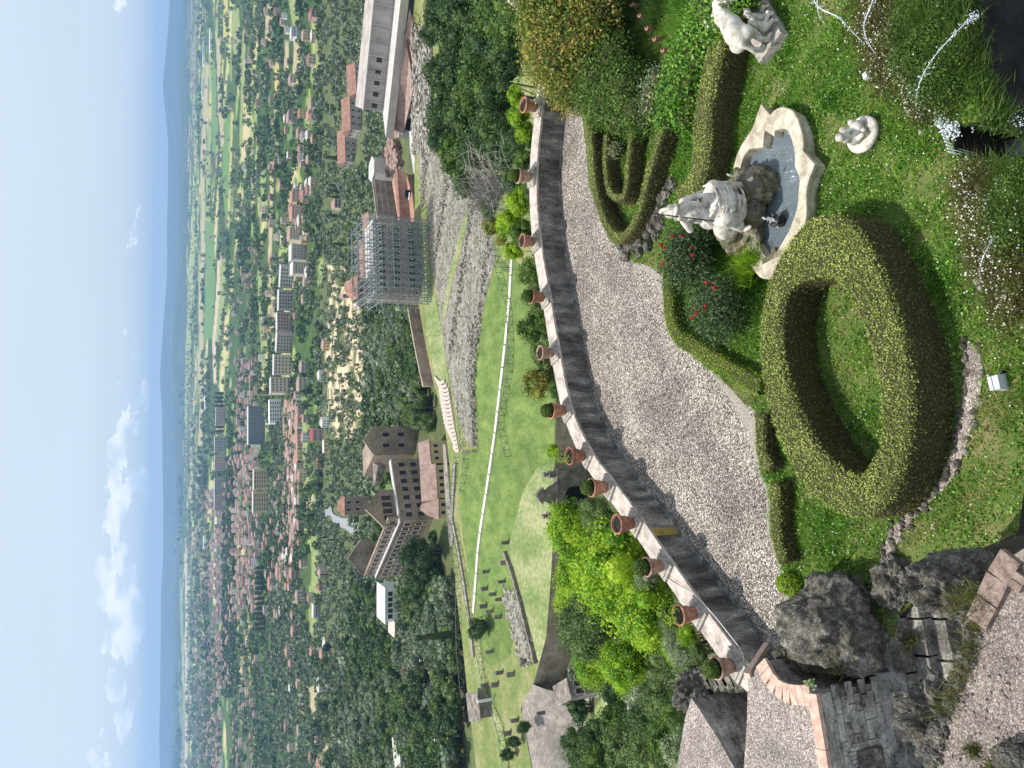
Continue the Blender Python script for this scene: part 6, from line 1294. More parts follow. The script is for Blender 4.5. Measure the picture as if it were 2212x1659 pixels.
for k in range(nx_):
    for j in range(nz_ - 1):
        p = s0 + uu * xs_[k]; mb.tube([(*p, zs_[j]), (*(p + vv * 3.2), zs_[j + 1])], .09, 4)
        if j in (8, 10): mb.tube([(*p, zs_[j]), (*(p + vv * 16), zs_[j] + 1.5)], .14, 4)
part('braces', mb, m_steel, sc, kind='stuff')
mb = MB()
for k in range(5):
    p = s0 + uu * xs_[k * 3]; 
    for j in range(12): a_ = j / 12; b2 = (j + 1) / 12; mb.tube([(*(p + vv * 16 * a_), -46 + 1.6 * (j % 2)), (*(p + vv * 16 * b2), -46 + 1.6 * ((j + 1) % 2))], .12, 4)
part('roof_trusses', mb, m_steel, sc, kind='stuff')
for dd in (4, 8, 12, 16):
    mb = MB(); mb.tube([(*(s0 + vv * dd), -46 + 1.0 * (dd % 8 == 0)), (*(s1 + vv * dd), -46 + 1.0 * (dd % 8 == 0))], .13, 4); part('rail', mb, m_steel, sc)
house('pitched_wing', 'low wing with bright terracotta roof seen through the scaffolding', 'building', P(826, 600, -80)[:2] + [0, 20], P(822, 500, -80)[:2] + [0, 20], 9, -84, 5, 3.5, m_beige, m_roofT, 'gable')
house('roof_strip', 'long narrow house with red roof behind the scaffolding', 'building', P(815, 590, -84), P(800, 460, -84), 8, -88, 5, 2.5, m_cream, m_roofT, 'gable')
# three stone houses with orange roofs
for q, (x0, y0, x1, y1, l) in enumerate([(796, 205, 792, 140, 'stone house with orange roof, rightmost of the three in a row behind the grey hall'), (784, 283, 782, 214, 'stone house with orange roof, middle one of the three behind the grey hall'), (770, 352, 768, 284, 'stone house with orange roof, leftmost of the three, next to the lone cypress')]):
    g0, _ = G([x0, x1], [y0, y1]); zb = g0[:, 2].mean(); a, b_ = P(x0, y0, zb)[:2], P(x1, y1, zb)[:2]; house('stone_house', l, 'house', a, b_, 11, zb, 8, 4.5, m_grey, m_roofT, 'gable', 'three stone houses with orange roofs', wins=(4, 2, 2), wsz=(1.2, 1.7))
def hD(name, label, cat, x, y, wD, h, depth, wm, rm, roof='hip', rh=2.5, wins=None, wsz=(1.2, 1.6), group=None, tilt=0.0, fm=None, over=.4):
    g0, _ = G([x], [y]); z = g0[0, 2]; w = wD / _FD * ((g0[0] - [0, 0, CAM_H]) @ _F); c = g0[0][:2]; u = np.array([math.cos(tilt), math.sin(tilt)]); return house(name, label, cat, c - u * w / 2, c + u * w / 2, depth, z, h, rh, wm, rm, roof, group, wins, wsz, fm, over)
# brown factory ruin
FB = thing('ruined_factory', 'large roofless brown brick factory with rows of dark windows beyond the lawn', 'factory', P(890, 1060, -74)); zf = -76.
def wallseg(A, B, z0, z1, th, m=m_brk, name='wall', t=FB):
    A, B = np.asarray(A)[:2], np.asarray(B)[:2]; u = (B - A) / np.linalg.norm(B - A); v = np.array([-u[1], u[0]]); v = v if v[1] > 0 else -v; mb = MB(); mb.prism([A, B, B + v * th, A + v * th], z0, z1); part(name, mb, m, t); return u, v
zt2 = -64.3
c1 = P(866, 1126, zt2)[:2]; c2 = P(846, 992, zt2)[:2]; u, v = wallseg(c1, c2, -82, zt2, 1.0)
put_win(FB, c1, c2, [-67.6, -72.0], 7, 1.7, 2.4, m_grey, .03)
mb = MB(); pA, pB = c1 - v * .2, c2 - v * .2; mb.prism([pA, pB, pB + v * 2.6, pA + v * 2.6], zt2 + .003, zt2 + .5); part('parapet', mb, m_pgrey, FB)
c3 = P(812, 1249, zt2)[:2]; d3 = (c3 - c1); L3 = np.linalg.norm(d3); d3 /= L3; n3 = np.array([d3[1], -d3[0]]); n3 = n3 if n3[0] > 0 else -n3
mb = MB(); mb.prism([c1, c3, c3 + n3 * 1.0, c1 + n3 * 1.0], -84, zt2); part('wall', mb, m_brk, FB)
put_win(FB, c3, c1, [-67.3, -71.5], 13, 1.4, 2.3, m_grey, .02)
up0, up1 = P(852, 1124, -60)[:2], P(793, 1246, -58)[:2]; mb = MB(); mb.prism([c1 + n3 * 1.2, c3 + n3 * 1.2, c3 + n3 * 2.2, c1 + n3 * 2.2], zt2, -60); part('upper_wall', mb, m_brk, FB); put_win(FB, c3 + n3 * 1.15, c1 + n3 * 1.15, [-62], 12, 1.3, 2.2, m_grey, .02)
mb = MB(); mb.prism([c1 - n3 * .2, c3 - n3 * .2, c3 + n3 * 1.1, c1 + n3 * 1.1], zt2 + .003, zt2 + .35); part('parapet', mb, m_pgrey, FB)
# gabled upper storey facing the lawn
def gable_face(A, B, z0, ze, zp, th, t, m=m_brk, name='gable_wall'):
    A, B = np.asarray(A)[:2], np.asarray(B)[:2]; u = (B - A) / np.linalg.norm(B - A); v = np.array([-u[1], u[0]]); v = v if v[1] > 0 else -v; M = (A + B) / 2; mb = MB()
    f = [(*A, z0), (*B, z0), (*B, ze), (*M, zp), (*A, ze)]; g = [(*(np.array(p[:2]) + v * th), p[2]) for p in f]; mb.add(f, [[0, 1, 2], [0, 2, 4], [2, 3, 4]]); mb.add(g, [[0, 2, 1], [0, 4, 2], [2, 4, 3]]); mb.add(f + g, [[i, (i + 1) % 5, (i + 1) % 5 + 5, i + 5] for i in range(5)]); part(name, mb, m, t); return u, v
ga, gb = c1 + v * 4, c1 + (c2 - c1) * .58 + v * 4; gable_face(ga, gb, -78, -59, -53.5, .9, FB); put_win(FB, ga, gb, [-61.3], 4, 1.6, 3.2, m_roofB, .14)
e1 = P(889, 976, -76)[:2] + v * 1; e2 = P(886, 918, -76)[:2] + v * 1; gable_face(e1, e2, -82, -61.0, -57.5, 1, FB); put_win(FB, e1, e2, [-66.3, -72.3], 2, 1.5, 2.5, m_grey, .1)
mb = MB(); mb.prism([e1 + v * 1, e2 + v * 1, e2 + v * 20, e1 + v * 20], -82, -61.5); part('rear_block', mb, m_brk, FB)
fg = P(790, 1240, -62)[:2]; fg2 = P(790, 1165, -62)[:2]; gable_face(fg, fg2, -82, -60, -55, 1, FB); tw0, tw1 = P(800, 1093, -70)[:2] + v * 8, P(800, 1056, -70)[:2] + v * 8; 
house('bell_turret', 'small turret with red roof on top of the brown ruined factory', 'tower', tw0, tw1, 5, -68, 7.5, 2.5, m_brk, m_roofT, 'hip', wins=(2, 2), wsz=(1, 2))
mb = MB(); mb.prism([c1 + v * 2, c2 + v * 2, c2 + v * 30, c1 + v * 30], -80, -67); part('overgrown_floor', mb, m_lawn, FB)
mb = MB(); q_ = [P(800, 1000, -60), P(800, 1050, -60), P(822, 1040, -63), P(828, 1005, -63)]; mb.prism(q_, -64, -61); part('dark_flat_roof', mb, m_tgate, FB)
for (x, y) in ((826, 1045), (838, 1030), (815, 1130), (822, 1150), (808, 1160)): tree('bushes growing inside the roofless brown factory', P(x, y, -64), 3.0, 'mid', 'lo', base=-67, name='bush', group='bushes inside the factory', cat='bush')
# low yellow houses
m_ = [(956, 990, 926, 'yellow walled low house with mottled pink roof, right end of the row near the round bush'), (954, 1060, 70, ''), (952, 1110, 40, '')]
house('yellow_house', 'low yellow house with mottled pink tile roof, right part of the row by the lawn', 'house', P(957, 1000, -73), P(952, 952, -73), 9, -73.5, 4.6, 2.4, m_yelw, m_roofP, 'gable', 'low yellow houses', wins=(3, 1), wsz=(1, 1.4))
house('yellow_house', 'long low yellow house with dormers and pink tile roof, middle of the row', 'house', P(965, 1075, -73), P(961, 1004, -73), 11, -73.5, 3.6, 3.6, m_yelw, m_roofP, 'gable', 'low yellow houses', wins=(4, 1), wsz=(1, 1.4))
house('yellow_house', 'yellow house end with hipped pink roof, left part of the row', 'house', P(966, 1118, -73), P(966, 1078, -73), 10, -73.5, 3.4, 4.4, m_yelw, m_roofP, 'hip', 'low yellow houses', wins=(2, 1), wsz=(1, 1.4))
sheet('cobbled_path', [(956, 960), (962, 960), (974, 1100), (980, 1180), (972, 1180), (962, 1080)], .14, m_rub)
house('white_pavilion', 'modern white building with bright panels left of the brown factory', 'building', P(872, 1340, -78), P(872, 1268, -78), 12, -79, 8.5, .4, m_wht, m_wht, 'flat', wins=(5, 2), wsz=(1.6, 1.8))
house('pale_annex', 'sand coloured annex leaning on the modern white building', 'building', P(880, 1372, -79), P(880, 1342, -79), 9, -80, 6, .4, m_beige, m_beige, 'flat')
house('maroon_hut', 'small hut with a steep maroon roof among trees', 'hut', P(893, 1474, -84), P(893, 1440, -84), 6, -84.5, 2.2, 2.6, m_wht, m_dred, 'hip')
house('long_shed', 'long low white shed with thin roof among the trees at lower left', 'shed', P(962, 1540, -80), P(956, 1436, -80), 6, -80.5, 2.6, .3, m_wht, m_cream, 'flat')
house('ruin_vaults', 'grey stone vaulted ruin at the far lower left', 'ruin', P(905, 1665, -82), P(898, 1590, -82), 9, -82, 6.5, .8, m_tgate, m_pgrey, 'flat', wins=(4, 2), wsz=(2, 1.8))
house('black_cabin', 'dark flat box cabin on the terrace left of the fences', 'cabin', P(1062, 1548, TZ0), P(1055, 1494, TZ0), 8, TZ0, 3.0, .3, m_tgate, m_tgate, 'flat')
mb = MB(); mb.box(P(1066, 1510, TZ0) + [0, 0, 2.2], (.7, .3, 4.4)); solo('display_board', mb, m_wht, 'upright white panel beside the dark flat cabin', 'panel')
house('roadside_shed', 'dark grey shed with flat roof beside the lower left gravel road', 'shed', P(1256, 1500, -54), P(1248, 1468, -54), 5, -56, 4, .3, m_tgate, m_tgate, 'flat', wins=(2, 1))
house('pale_roof_shed', 'low shed with pale sheet roof below the gravel road', 'shed', P(1362, 1552, -32), P(1352, 1503, -32), 3.6, -34, 2, .15, m_grey, m_pgrey, 'flat')
for (x, y, l) in ((1150, 1569, 'beside the gravel road, right one of three'), (1129, 1598, 'beside the gravel road, middle one of three'), (1115, 1627, 'beside the gravel road, left one of three')):
    tree('dense clipped dark cypress shrub ' + l, P(x, y, TZ0) + [0, 0, 2.2], 2.0, 'dark', 'md', 1.5, base=TZ0, name='clipped_cypress')
# big dark pines by the factory
for q, (x, y, r) in enumerate([(905, 1190, 44), (930, 1235, 46), (900, 1240, 40), (880, 1200, 30), (955, 1200, 30), (950, 1280, 40), (915, 1290, 40), (975, 1330, 30), (968, 1160, 18), (985, 1420, 30), (960, 1390, 30), (880, 1290, 22), (940, 1330, 32)]):
    tD('large dark pine with dense crown left of the brown factory', x, y, 250 + 4 * (q % 3), r, 'dark', 'md', name='pine_tree', group='dark pines beside the brown factory')
for (x, y, r, l) in ((928, 915, 26, 'round green tree at the end of the curved pink steps'), (905, 880, 18, 'leafy tree behind the round green tree by the steps'), (893, 890, 14, 'small tree touching the brown gable building'), (915, 760, 16, 'bright leafy tree behind the long dark wall'), (890, 720, 20, 'bluish green tree behind the long dark wall'), (915, 985, 14, 'small tree standing among the yellow houses'), (946, 750, 8, 'small bush at the end of the dark wall')):
    tD(l, x, y, 262, r, 'oak', 'md', name='broadleaf_tree')
# road curve below the town
rd = [(704, 1107), (716, 1104), (724, 1122), (742, 1130), (760, 1137), (771, 1152), (773, 1165)]; g0, _ = G([a for a, b in rd], [b for a, b in rd]); c = catmull(g0, 6); n = len(c)
mb = MB(); a_, b_ = offs(c[:, :2], 4.5), offs(c[:, :2], -4.5); loft(mb, [np.c_[a_, zt(a_[:, 0], a_[:, 1]) + .8], np.c_[b_, zt(b_[:, 0], b_[:, 1]) + .8]], False); struct('road', mb, mat('asphalt_road', [(.22, .22, .23), (.3, .3, .31)], scale=.3))

# ------------------------------------------------------------------ the town in the plain
BX = []
def big(*a, **k): BX.append((a[3], a[4], a[5])); return hD(*a, **k)
q = 0
for (x, y0, y1, h, wm, l) in [(634, 575, 625, 17, m_pgrey, 'long grey terraced apartment block, right end of the row'), (632, 626, 672, 18, m_grey, 'dark fronted apartment block with balconies in the long row'), (630, 673, 718, 19, m_pink, 'red and pink apartment block in the long row'), (631, 719, 765, 20, m_beige, 'beige apartment block left of the pink one'), (630, 766, 812, 23, m_beige, 'tall beige apartment block near the crane'), (628, 813, 850, 26, m_cream, 'tallest cream apartment block at the end of the long row')]:
    big('apartment_block', l, 'apartment block', x, (y0 + y1) / 2, y1 - y0 - 2, h, 16, wm, m_pgrey, 'flat', .8, wins=(5, 5), wsz=(2.6, 1.7), group='apartment blocks of the long terrace', tilt=-.05 + .25 * ((y0 // 47) % 3 - 1), fm=wm)
big('pale_tower_block', 'white apartment tower with dark horizontal bands beside the yellow crane', 'apartment block', 608, 888, 52, 17, 12, m_wht, m_wht, 'flat', .6, wins=(5, 5), wsz=(4.2, 1.5), group=None, tilt=.25)
big('glass_office_block', 'dark glass office block with white end bays', 'office building', 572, 918, 82, 27, 22, m_glassb, m_pgrey, 'flat', 1.2, wins=(8, 6), wsz=(3.6, 2.2), tilt=.15, fm=m_wht)
big('yellow_flats', 'yellow apartment block with dark balcony bands, right one', 'apartment block', 580, 1035, 44, 23, 18, m_yelw, m_cream, 'flat', .8, wins=(4, 6), wsz=(5.5, 1.5), tilt=.1, fm=m_yelw)
big('yellow_flats', 'yellow apartment block with dark balcony bands, left one', 'apartment block', 580, 1084, 46, 24, 18, m_yelw, m_cream, 'flat', .8, wins=(4, 6), wsz=(5.5, 1.5), tilt=.1, fm=m_yelw)
big('pink_flats', 'pink apartment slab above the left forest belt', 'apartment block', 487, 900, 40, 26, 20, m_pink, m_pgrey, 'flat', .8, wins=(6, 5), wsz=(3, 1.8))
for k, yy_ in enumerate((960, 1000, 1050, 1085)): big('grey_flats', 'hazy grey pink apartment slab in the far town, %s' % ['right end', 'second from right', 'third from right', 'left end'][k], 'apartment block', 488 - 0 * k, yy_, 34, 30, 24, m_pink if k % 2 else m_grey, m_pgrey, 'flat', .8, wins=(5, 5), wsz=(4, 2), group='hazy apartment slabs')
for (x, y, w, h, wm, rm, l) in [(655, 460, 30, 14, m_pink, m_roofT, 'pink apartment house with terracotta roof in the village at right'), (652, 505, 28, 15, m_cream, m_roofP, 'cream apartment house with balconies in the village at right'), (662, 545, 34, 16, m_beige, m_pgrey, 'beige stepped apartment house left of the village'), (668, 580, 26, 17, m_cream, m_pgrey, 'cream apartment house at the left end of the village'), (648, 425, 24, 10, m_pink, m_roofT, 'small pink house with orange roof at the right of the village'), (690, 30, 18, 9, m_pink, m_roofB, 'pink farmhouse with brown roof on the green field'), (648, 70, 22, 9, m_wht, m_pgrey, 'white villa with three openings near the umbrella pines'), (697, 940, 26, 10, m_pink, m_dred, 'villa with dark red roof surrounded by trees below the town'), (662, 830, 30, 9, m_cream, m_roofP, 'cream villa with pink roof beside the big dark cypress'), (664, 792, 24, 7, m_beige, m_roofP, 'beige farmhouse roof beside the road'), (612, 1235, 34, 8, m_yelw, m_roofT, 'orange roofed farm by the cypress row'), (645, 1240, 22, 9, m_pink, m_roofT, 'orange roofed villa at the left orchard'), (592, 1262, 30, 7, m_pink, m_roofT, 'long red roofed farm left of the cypress row'), (737, 440, 20, 6, m_cream, m_roofP, 'small farmhouse with pale roof behind the three cypresses'), (692, 1320, 28, 5, m_pgrey, m_pgrey, 'long white roofed shed in the olive groves'), (652, 1300, 10, 5, m_pink, m_roofT, 'tiny pink roofed house in the olive grove'), (755, 640, 8, 5, m_cream, m_roofP, 'tiny house on the bare slope'), (638, 250, 24, 9, m_pink, m_roofP, 'pink long house on the right plain'), (680, 245, 22, 7, m_beige, m_roofT, 'house with orange roof among trees right of centre'), (700, 1270, 10, 5, m_pink, m_roofB, 'small house with brown roof in the grove'), (640, 170, 20, 8, m_beige, m_roofP, 'pale house beside the right wheat field')]:
    big('villa', l, 'house', x, y, w, h, h * 1.3 + 4, wm, rm, 'hip' if rm is not m_pgrey else 'flat', 2.5, wins=(5, max(2, int(h / 3.4))), wsz=(1.4, 1.5))
# crane
g0, _ = G([600], [853]); cz = g0[0]; cr = thing('tower_crane', 'thin yellow tower crane between the town blocks', 'crane', cz); mb = MB(); mb.tube([cz, cz + [0, 0, 42]], .9, 4); part('mast', mb, m_yelw, cr); mb = MB(); mb.tube([cz + [-9, 0, 42], cz + [26, 10, 42]], .7, 4); part('jib', mb, m_yelw, cr)
# scattered houses
ZH = [(395, 426, 0, 1000, 700, 1), (404, 444, 1000, 1659, 620, 1), (444, 482, 1060, 1659, 620, 2), (476, 510, 1040, 1480, 220, 2), (505, 562, 985, 1330, 300, 3), (515, 562, 780, 990, 90, 3), (596, 662, 990, 1230, 60, 5), (622, 652, 860, 1010, 80, 6), (620, 650, 1010, 1180, 60, 6), (500, 690, 0, 420, 70, 4), (500, 620, 420, 780, 60, 4), (640, 680, 400, 620, 22, 5), (505, 560, 1330, 1659, 60, 4), (640, 720, 640, 1060, 14, 4), (620, 720, 1180, 1659, 22, 4), (440, 500, 0, 560, 50, 2), (560, 640, 1100, 1330, 60, 4)]
H_ = []
for (x0, x1, y0, y1, n, k) in ZH:
    xs, ys = RG.uniform(x0, x1, n), RG.uniform(y0, y1, n); p, ok = G(xs, ys)
    cl = nz2(xs, ys, .045, k) > -.5 if k in (1, 2) else np.ones(n, bool)
    for i in range(n):
        if ok[i] and cl[i]: H_.append((p[i], k, xs[i], ys[i]))
H_.sort(key=lambda h: h[0][1])
walls = [m_cream, m_pink, m_beige, m_wht, m_pink, m_yelw]; roofs = [m_roofT, m_roofP, m_roofP, m_roofB, m_pgrey, m_roofP]; hproto = {}
def hproto_get(wi, ri):
    if (wi, ri) not in hproto:
        w = MB(); w.prism([(-.5, -.5), (.5, -.5), (.5, .5), (-.5, .5)], -.3, 1.0); r = MB(); e = .56
        V = [(-e, -e, 1.01), (e, -e, 1.01), (e, e, 1.01), (-e, e, 1.01), (-.28, 0, 1.24), (.28, 0, 1.24)]; r.add(V, [[0, 1, 5, 4], [2, 3, 4, 5]]); r.add(V, [[3, 0, 4], [1, 2, 5]]); r.add(V, [[3, 2, 1, 0]])
        wn = MB()
        for zx in (.28, .68):
            for xx in (-.33, 0, .33):
                wn.box((xx, -.505, zx), (.12, .02, .2)); 
            for yy_ in (-.25, .2): wn.box((-.505, yy_, zx), (.02, .13, .2))
        hproto[wi, ri] = (w.data('wall', walls[wi]), r.data('roof', roofs[ri]), wn.data('windows', m_win))
    return hproto[wi, ri]
HG = {1: 'houses of the far villages', 2: 'houses of the far town', 3: 'houses in the town centre', 4: 'houses scattered in the green plain', 5: 'houses at the town edge', 6: 'terraced houses with red roofs'}
hl = {1: 'tiny hazy house in the far village belt', 2: 'small house in the dense far town', 3: 'house in the dense town centre behind the apartment blocks', 4: 'small house among trees in the plain', 5: 'house at the near edge of the town', 6: 'red roofed row house near the white apartment tower'}
wn_ = ['cream', 'pink', 'beige', 'white', 'pink', 'yellow']; rn_ = ['orange', 'pink', 'pink', 'brown', 'flat grey', 'pink']
far = MB()
for i, (p, k, x, y) in enumerate(H_):
    w = RG.uniform(7, 14) if k in (1, 2, 3) else RG.uniform(8, 13); dp = RG.uniform(7, 11); h = RG.uniform(5, 9) if k not in (1, 2, 3) else RG.uniform(6, 14); rz = RG.uniform(-.5, .5); wi, ri = int(RG.integers(6)), int(RG.integers(6))
    if k == 6: ri = 0 if i % 2 else 2; h = 6; w = 18; rz = .3
    if i < 290:
        t = thing('house', '%s walled, %s roofed %s' % (wn_[wi], rn_[ri], hl[k]), 'house', p, rz, HG[k]); t.scale = (w, dp, h); a, b_, c = hproto_get(wi, ri); link('wall', a, (0, 0, 0), t); link('roof', b_, (0, 0, 0), t); link('windows', c, (0, 0, 0), t)['kind'] = 'stuff'
    else:
        far.box(p + [0, 0, h / 2], (w, dp, h), rz, wi % 4); e = .55; V = np.array([(-e, -e, 0), (e, -e, 0), (e, e, 0), (-e, e, 0), (-.28, 0, .18), (.28, 0, .18)]) * [w, dp, h]; cs, sn = math.cos(rz), math.sin(rz); V = np.c_[V[:, 0] * cs - V[:, 1] * sn, V[:, 0] * sn + V[:, 1] * cs, V[:, 2]] + p + [0, 0, h + .02]; mm = 4 + ri % 3; far.add(V, [[0, 1, 5, 4], [2, 3, 4, 5]], mm); far.add(V, [[3, 0, 4], [1, 2, 5]], mm)
solo('distant_houses', far, [m_cream, m_pink, m_beige, m_wht, m_roofT, m_roofP, m_roofB], 'hazy mass of small houses of the far towns in the plain', 'houses', kind='stuff')
# long white sheds far away
for (x, y, w, l) in ((442, 110, 60, 'long white industrial shed far right'), (440, 190, 40, 'second long white industrial shed, left of the first'), (458, 85, 50, 'low mauve shed behind the white ones'), (447, 870, 30, 'white shed near the far cypress row'), (444, 1180, 40, 'white shed cluster beyond the yellow field'), (410, 1450, 50, 'white shed at the far left plain')): hD('industrial_shed', l, 'shed', x, y, w, 8, 40, m_wht, m_wht, 'flat', .5)

# ------------------------------------------------------------------ trees of hillside and plain
TR = []
xs_all, ys_all = [], []
def scatter(x0, x1, y0, y1, n, kf, rf, m=None):
    xs, ys = RG.uniform(x0, x1, n), RG.uniform(y0, y1, n); p, ok = G(xs, ys); bad = np.zeros(n, bool)
    T1p = np.array(T1W)[:, :2]; bad |= inpoly(p[:, 0], p[:, 1], T1p)
    for c, pts in FIELDS: bad |= inpoly(xs, ys, pts) & (RG.random(n) < .97)
    for (bx, by, bw) in BX: bad |= (abs(ys - by) < bw / 2 + 3) & (xs > bx - 16) & (xs < bx + 9)
    for f in EXC: bad |= inpoly(xs, ys, f)
    for i in range(n):
        if ok[i] and not bad[i]:
            if m is not None and m(xs[i], ys[i], p[i]) < RG.random(): continue
            TR.append((p[i], rf(xs[i]), kf(xs[i], ys[i], p[i])))
EXC = [[(700, 1095), (722, 1095), (775, 1135), (780, 1170), (765, 1165), (735, 1138), (704, 1120)], [(780, 130), (800, 130), (800, 360), (768, 360)], [(845, -50), (900, -50), (925, 300), (930, 660), (880, 655), (860, 300)], [(880, 905), (900, 905), (980, 950), (985, 1130), (880, 1140)], [(850, 1262), (880, 1262), (895, 1375), (855, 1375)], [(870, 1435), (897, 1435), (897, 1480), (870, 1480)], [(930, 1430), (966, 1430), (966, 1550), (930, 1545)]]
woodn = lambda x, y: nz2(np.array(x), np.array(y), .02, 3)
def kmid(x, y, p): 
    v = woodn(x, y) + RG.normal() * .5
    return 'dark' if v > .55 else ('mid' if v > .15 else ('oak' if v > -.25 else 'olive'))
def kol(x, y, p): return 'olive' if RG.random() < .9 else 'oak'
def bared(x, y, p):
    if inpoly(np.array([x]), np.array([y]), bare)[0]: return .5 if (nz2(p[0], p[1], .03) > -.5) else .8
    return 1
scatter(690, 905, -20, 1680, 4300, kol, lambda x: RG.uniform(2.2, 3.6), bared)
scatter(770, 1010, 1255, 1680, 700, kmid, lambda x: RG.uniform(3, 6)); scatter(800, 935, 640, 960, 500, kmid, lambda x: RG.uniform(2.5, 5)); scatter(560, 700, 1280, 1680, 1100, kol, lambda x: RG.uniform(3.0, 4.2)); scatter(690, 870, 1380, 1680, 260, kmid, lambda x: RG.uniform(4, 8))
scatter(1000, 1300, 1420, 1680, 160, kmid, lambda x: RG.uniform(2, 4), lambda x, y, p: 1. if p[1] < 145 else 0.)
def rowm(x, y, p): return .92 if noise.noise(Vector((x * .11, y * .011, 1.7))) + .35 * noise.noise(Vector((x * .4, y * .04, 4.))) > -.03 else .05
scatter(600, 700, -20, 1200, 3000, kmid, lambda x: RG.uniform(2.4, 5.4), rowm); scatter(520, 605, -20, 980, 4200, kmid, lambda x: RG.uniform(3, 6), rowm); scatter(450, 525, -20, 1040, 3000, kmid, lambda x: RG.uniform(3.5, 7.5), rowm); scatter(505, 660, 1000, 1280, 900, kmid, lambda x: RG.uniform(3, 6), rowm)
scatter(385, 455, -20, 1680, 5200, kmid, lambda x: RG.uniform(6, 12), rowm); scatter(362, 395, -20, 1680, 2600, kmid, lambda x: RG.uniform(10, 24), rowm); scatter(488, 512, 990, 1500, 900, lambda x, y, p: 'dark', lambda x: RG.uniform(5, 9)); scatter(500, 600, 1330, 1680, 2000, kmid, lambda x: RG.uniform(3, 6.5), rowm); scatter(530, 630, 980, 1330, 380, kmid, lambda x: RG.uniform(3, 7)); scatter(440, 480, 1380, 1680, 420, kmid, lambda x: RG.uniform(5, 9))
scatter(590, 650, 860, 1290, 500, kmid, lambda x: RG.uniform(3, 6)); scatter(600, 640, 560, 860, 200, kmid, lambda x: RG.uniform(4, 7))
TR.sort(key=lambda t: -t[1] / t[0][1]); cnt = {}; pts_far = {'dark': [], 'mid': [], 'oak': [], 'olive': []}
lab = {'olive': 'grey green olive tree on the hillside below the temple', 'dark': 'dark green round tree in the valley below', 'mid': 'green leafy tree in the valley below', 'oak': 'light green tree in the valley below'}
LM = [(780, 240, 'the three stone houses'), (700, 640, 'the bare earth slope'), (745, 760, 'the middle of the bare slope'), (750, 920, 'the left end of the bare slope'), (880, 870, 'the curved pink steps'), (900, 740, 'the long dark wall'), (690, 1110, 'the bend of the road'), (640, 1240, 'the orange roofed farm'), (845, 1300, 'the modern white building'), (885, 1460, 'the maroon roofed hut'), (945, 1500, 'the long low shed'), (690, 1500, 'the brown field patch at left'), (700, 1320, 'the white roofed shed'), (660, 500, 'the pink village houses'), (680, 100, 'the striped green field'), (740, 440, 'the farmhouse with three cypresses'), (700, 860, 'the broad dark cypress'), (780, 1180, 'the back of the brown factory'), (800, 30, 'the top edge behind the grey hall'), (640, 240, 'the right wheat field'), (630, 740, 'the long apartment row'), (610, 900, 'the white apartment tower'), (590, 1060, 'the yellow flats'), (780, 1600, 'the left picture edge'), (960, 1640, 'the vaulted ruin'), (1200, 1600, 'the gravel road at lower left'), (740, 30, 'the top picture edge'), (730, 1420, 'the olive grove at left'), (850, 560, 'the scaffolding')]
def treelabel(k, p, r):
    x, y = proj(p); d = [(x - a) ** 2 + (y - b) ** 2 for a, b, _ in LM]; j = int(np.argmin(d)); a, b, nm = LM[j]; sz = 'small' if r < 2.8 else ('large' if r > 5 else 'medium')
    side = ('right of' if y < b else 'left of') if abs(y - b) > abs(x - a) else ('beyond' if x < a else 'below')
    return '%s %s, %s %s' % (sz, {'olive': 'grey green olive', 'dark': 'dark green tree', 'mid': 'mid green tree', 'oak': 'light green tree'}[k], side, nm)
for p, r, k in TR:
    cnt[k] = cnt.get(k, 0) + 1
    if cnt[k] <= 250: tree(treelabel(k, p, r), p + [0, 0, r * .95], r, k, 'lo' if cnt[k] > 60 else 'lo', RG.uniform(.8, 1.1), {'olive': 'olive trees on the hillside', 'dark': 'dark round trees in the valley', 'mid': 'green trees in the valley', 'oak': 'light green trees in the valley'}[k], {'olive': 'olive_tree', 'dark': 'evergreen_tree', 'mid': 'valley_tree', 'oak': 'pale_tree'}[k], trunk=.07)
    else: pts_far[k].append((p, r))
def lowtree(mb, p, r, nq, tmpl):
    d, nn = tmpl; s = RG.uniform(.85, 1.15, 3) * r; a = RG.uniform(0, 6.28); c, q = math.cos(a), math.sin(a)
    dd = np.c_[d[:, 0] * c - d[:, 1] * q, d[:, 0] * q + d[:, 1] * c, d[:, 2]] * s; mb_p.append(dd + p + [0, 0, r * .9]); mb_n.append(nn); mb_s.append(np.full(len(d), r * (.38 if nq > 30 else .54)))
def ball_t(n):
    d = RG.normal(size=(n, 3)); d /= np.linalg.norm(d, axis=1)[:, None]; return d * RG.uniform(.65, 1.0, (n, 1)) * [1, 1, .85], d + RG.normal(0, .35, (n, 3))
for k, mm in (('dark', m_dark), ('mid', m_mid), ('oak', m_oak), ('olive', m_olive)):
    mb_p, mb_n, mb_s = [], [], []
    for p, r in pts_far[k]:
        app = r / p[1]; nq = 34 if app > .0045 else (18 if app > .002 else 9); lowtree(None, p, r, nq, ball_t(nq))
    mb = MB(); mb.leaves(np.vstack(mb_p), np.vstack(mb_n), np.concatenate(mb_s) * RG.uniform(.7, 1.2, sum(map(len, mb_s))), 0, .8)
    solo('distant_trees', mb, mm, {'dark': 'dark green woods merging over the distant plain', 'mid': 'mid green woods merging over the distant plain', 'oak': 'light green trees merging over the distant plain', 'olive': 'grey green olive groves merging over slope and plain'}[k], 'trees', kind='stuff')
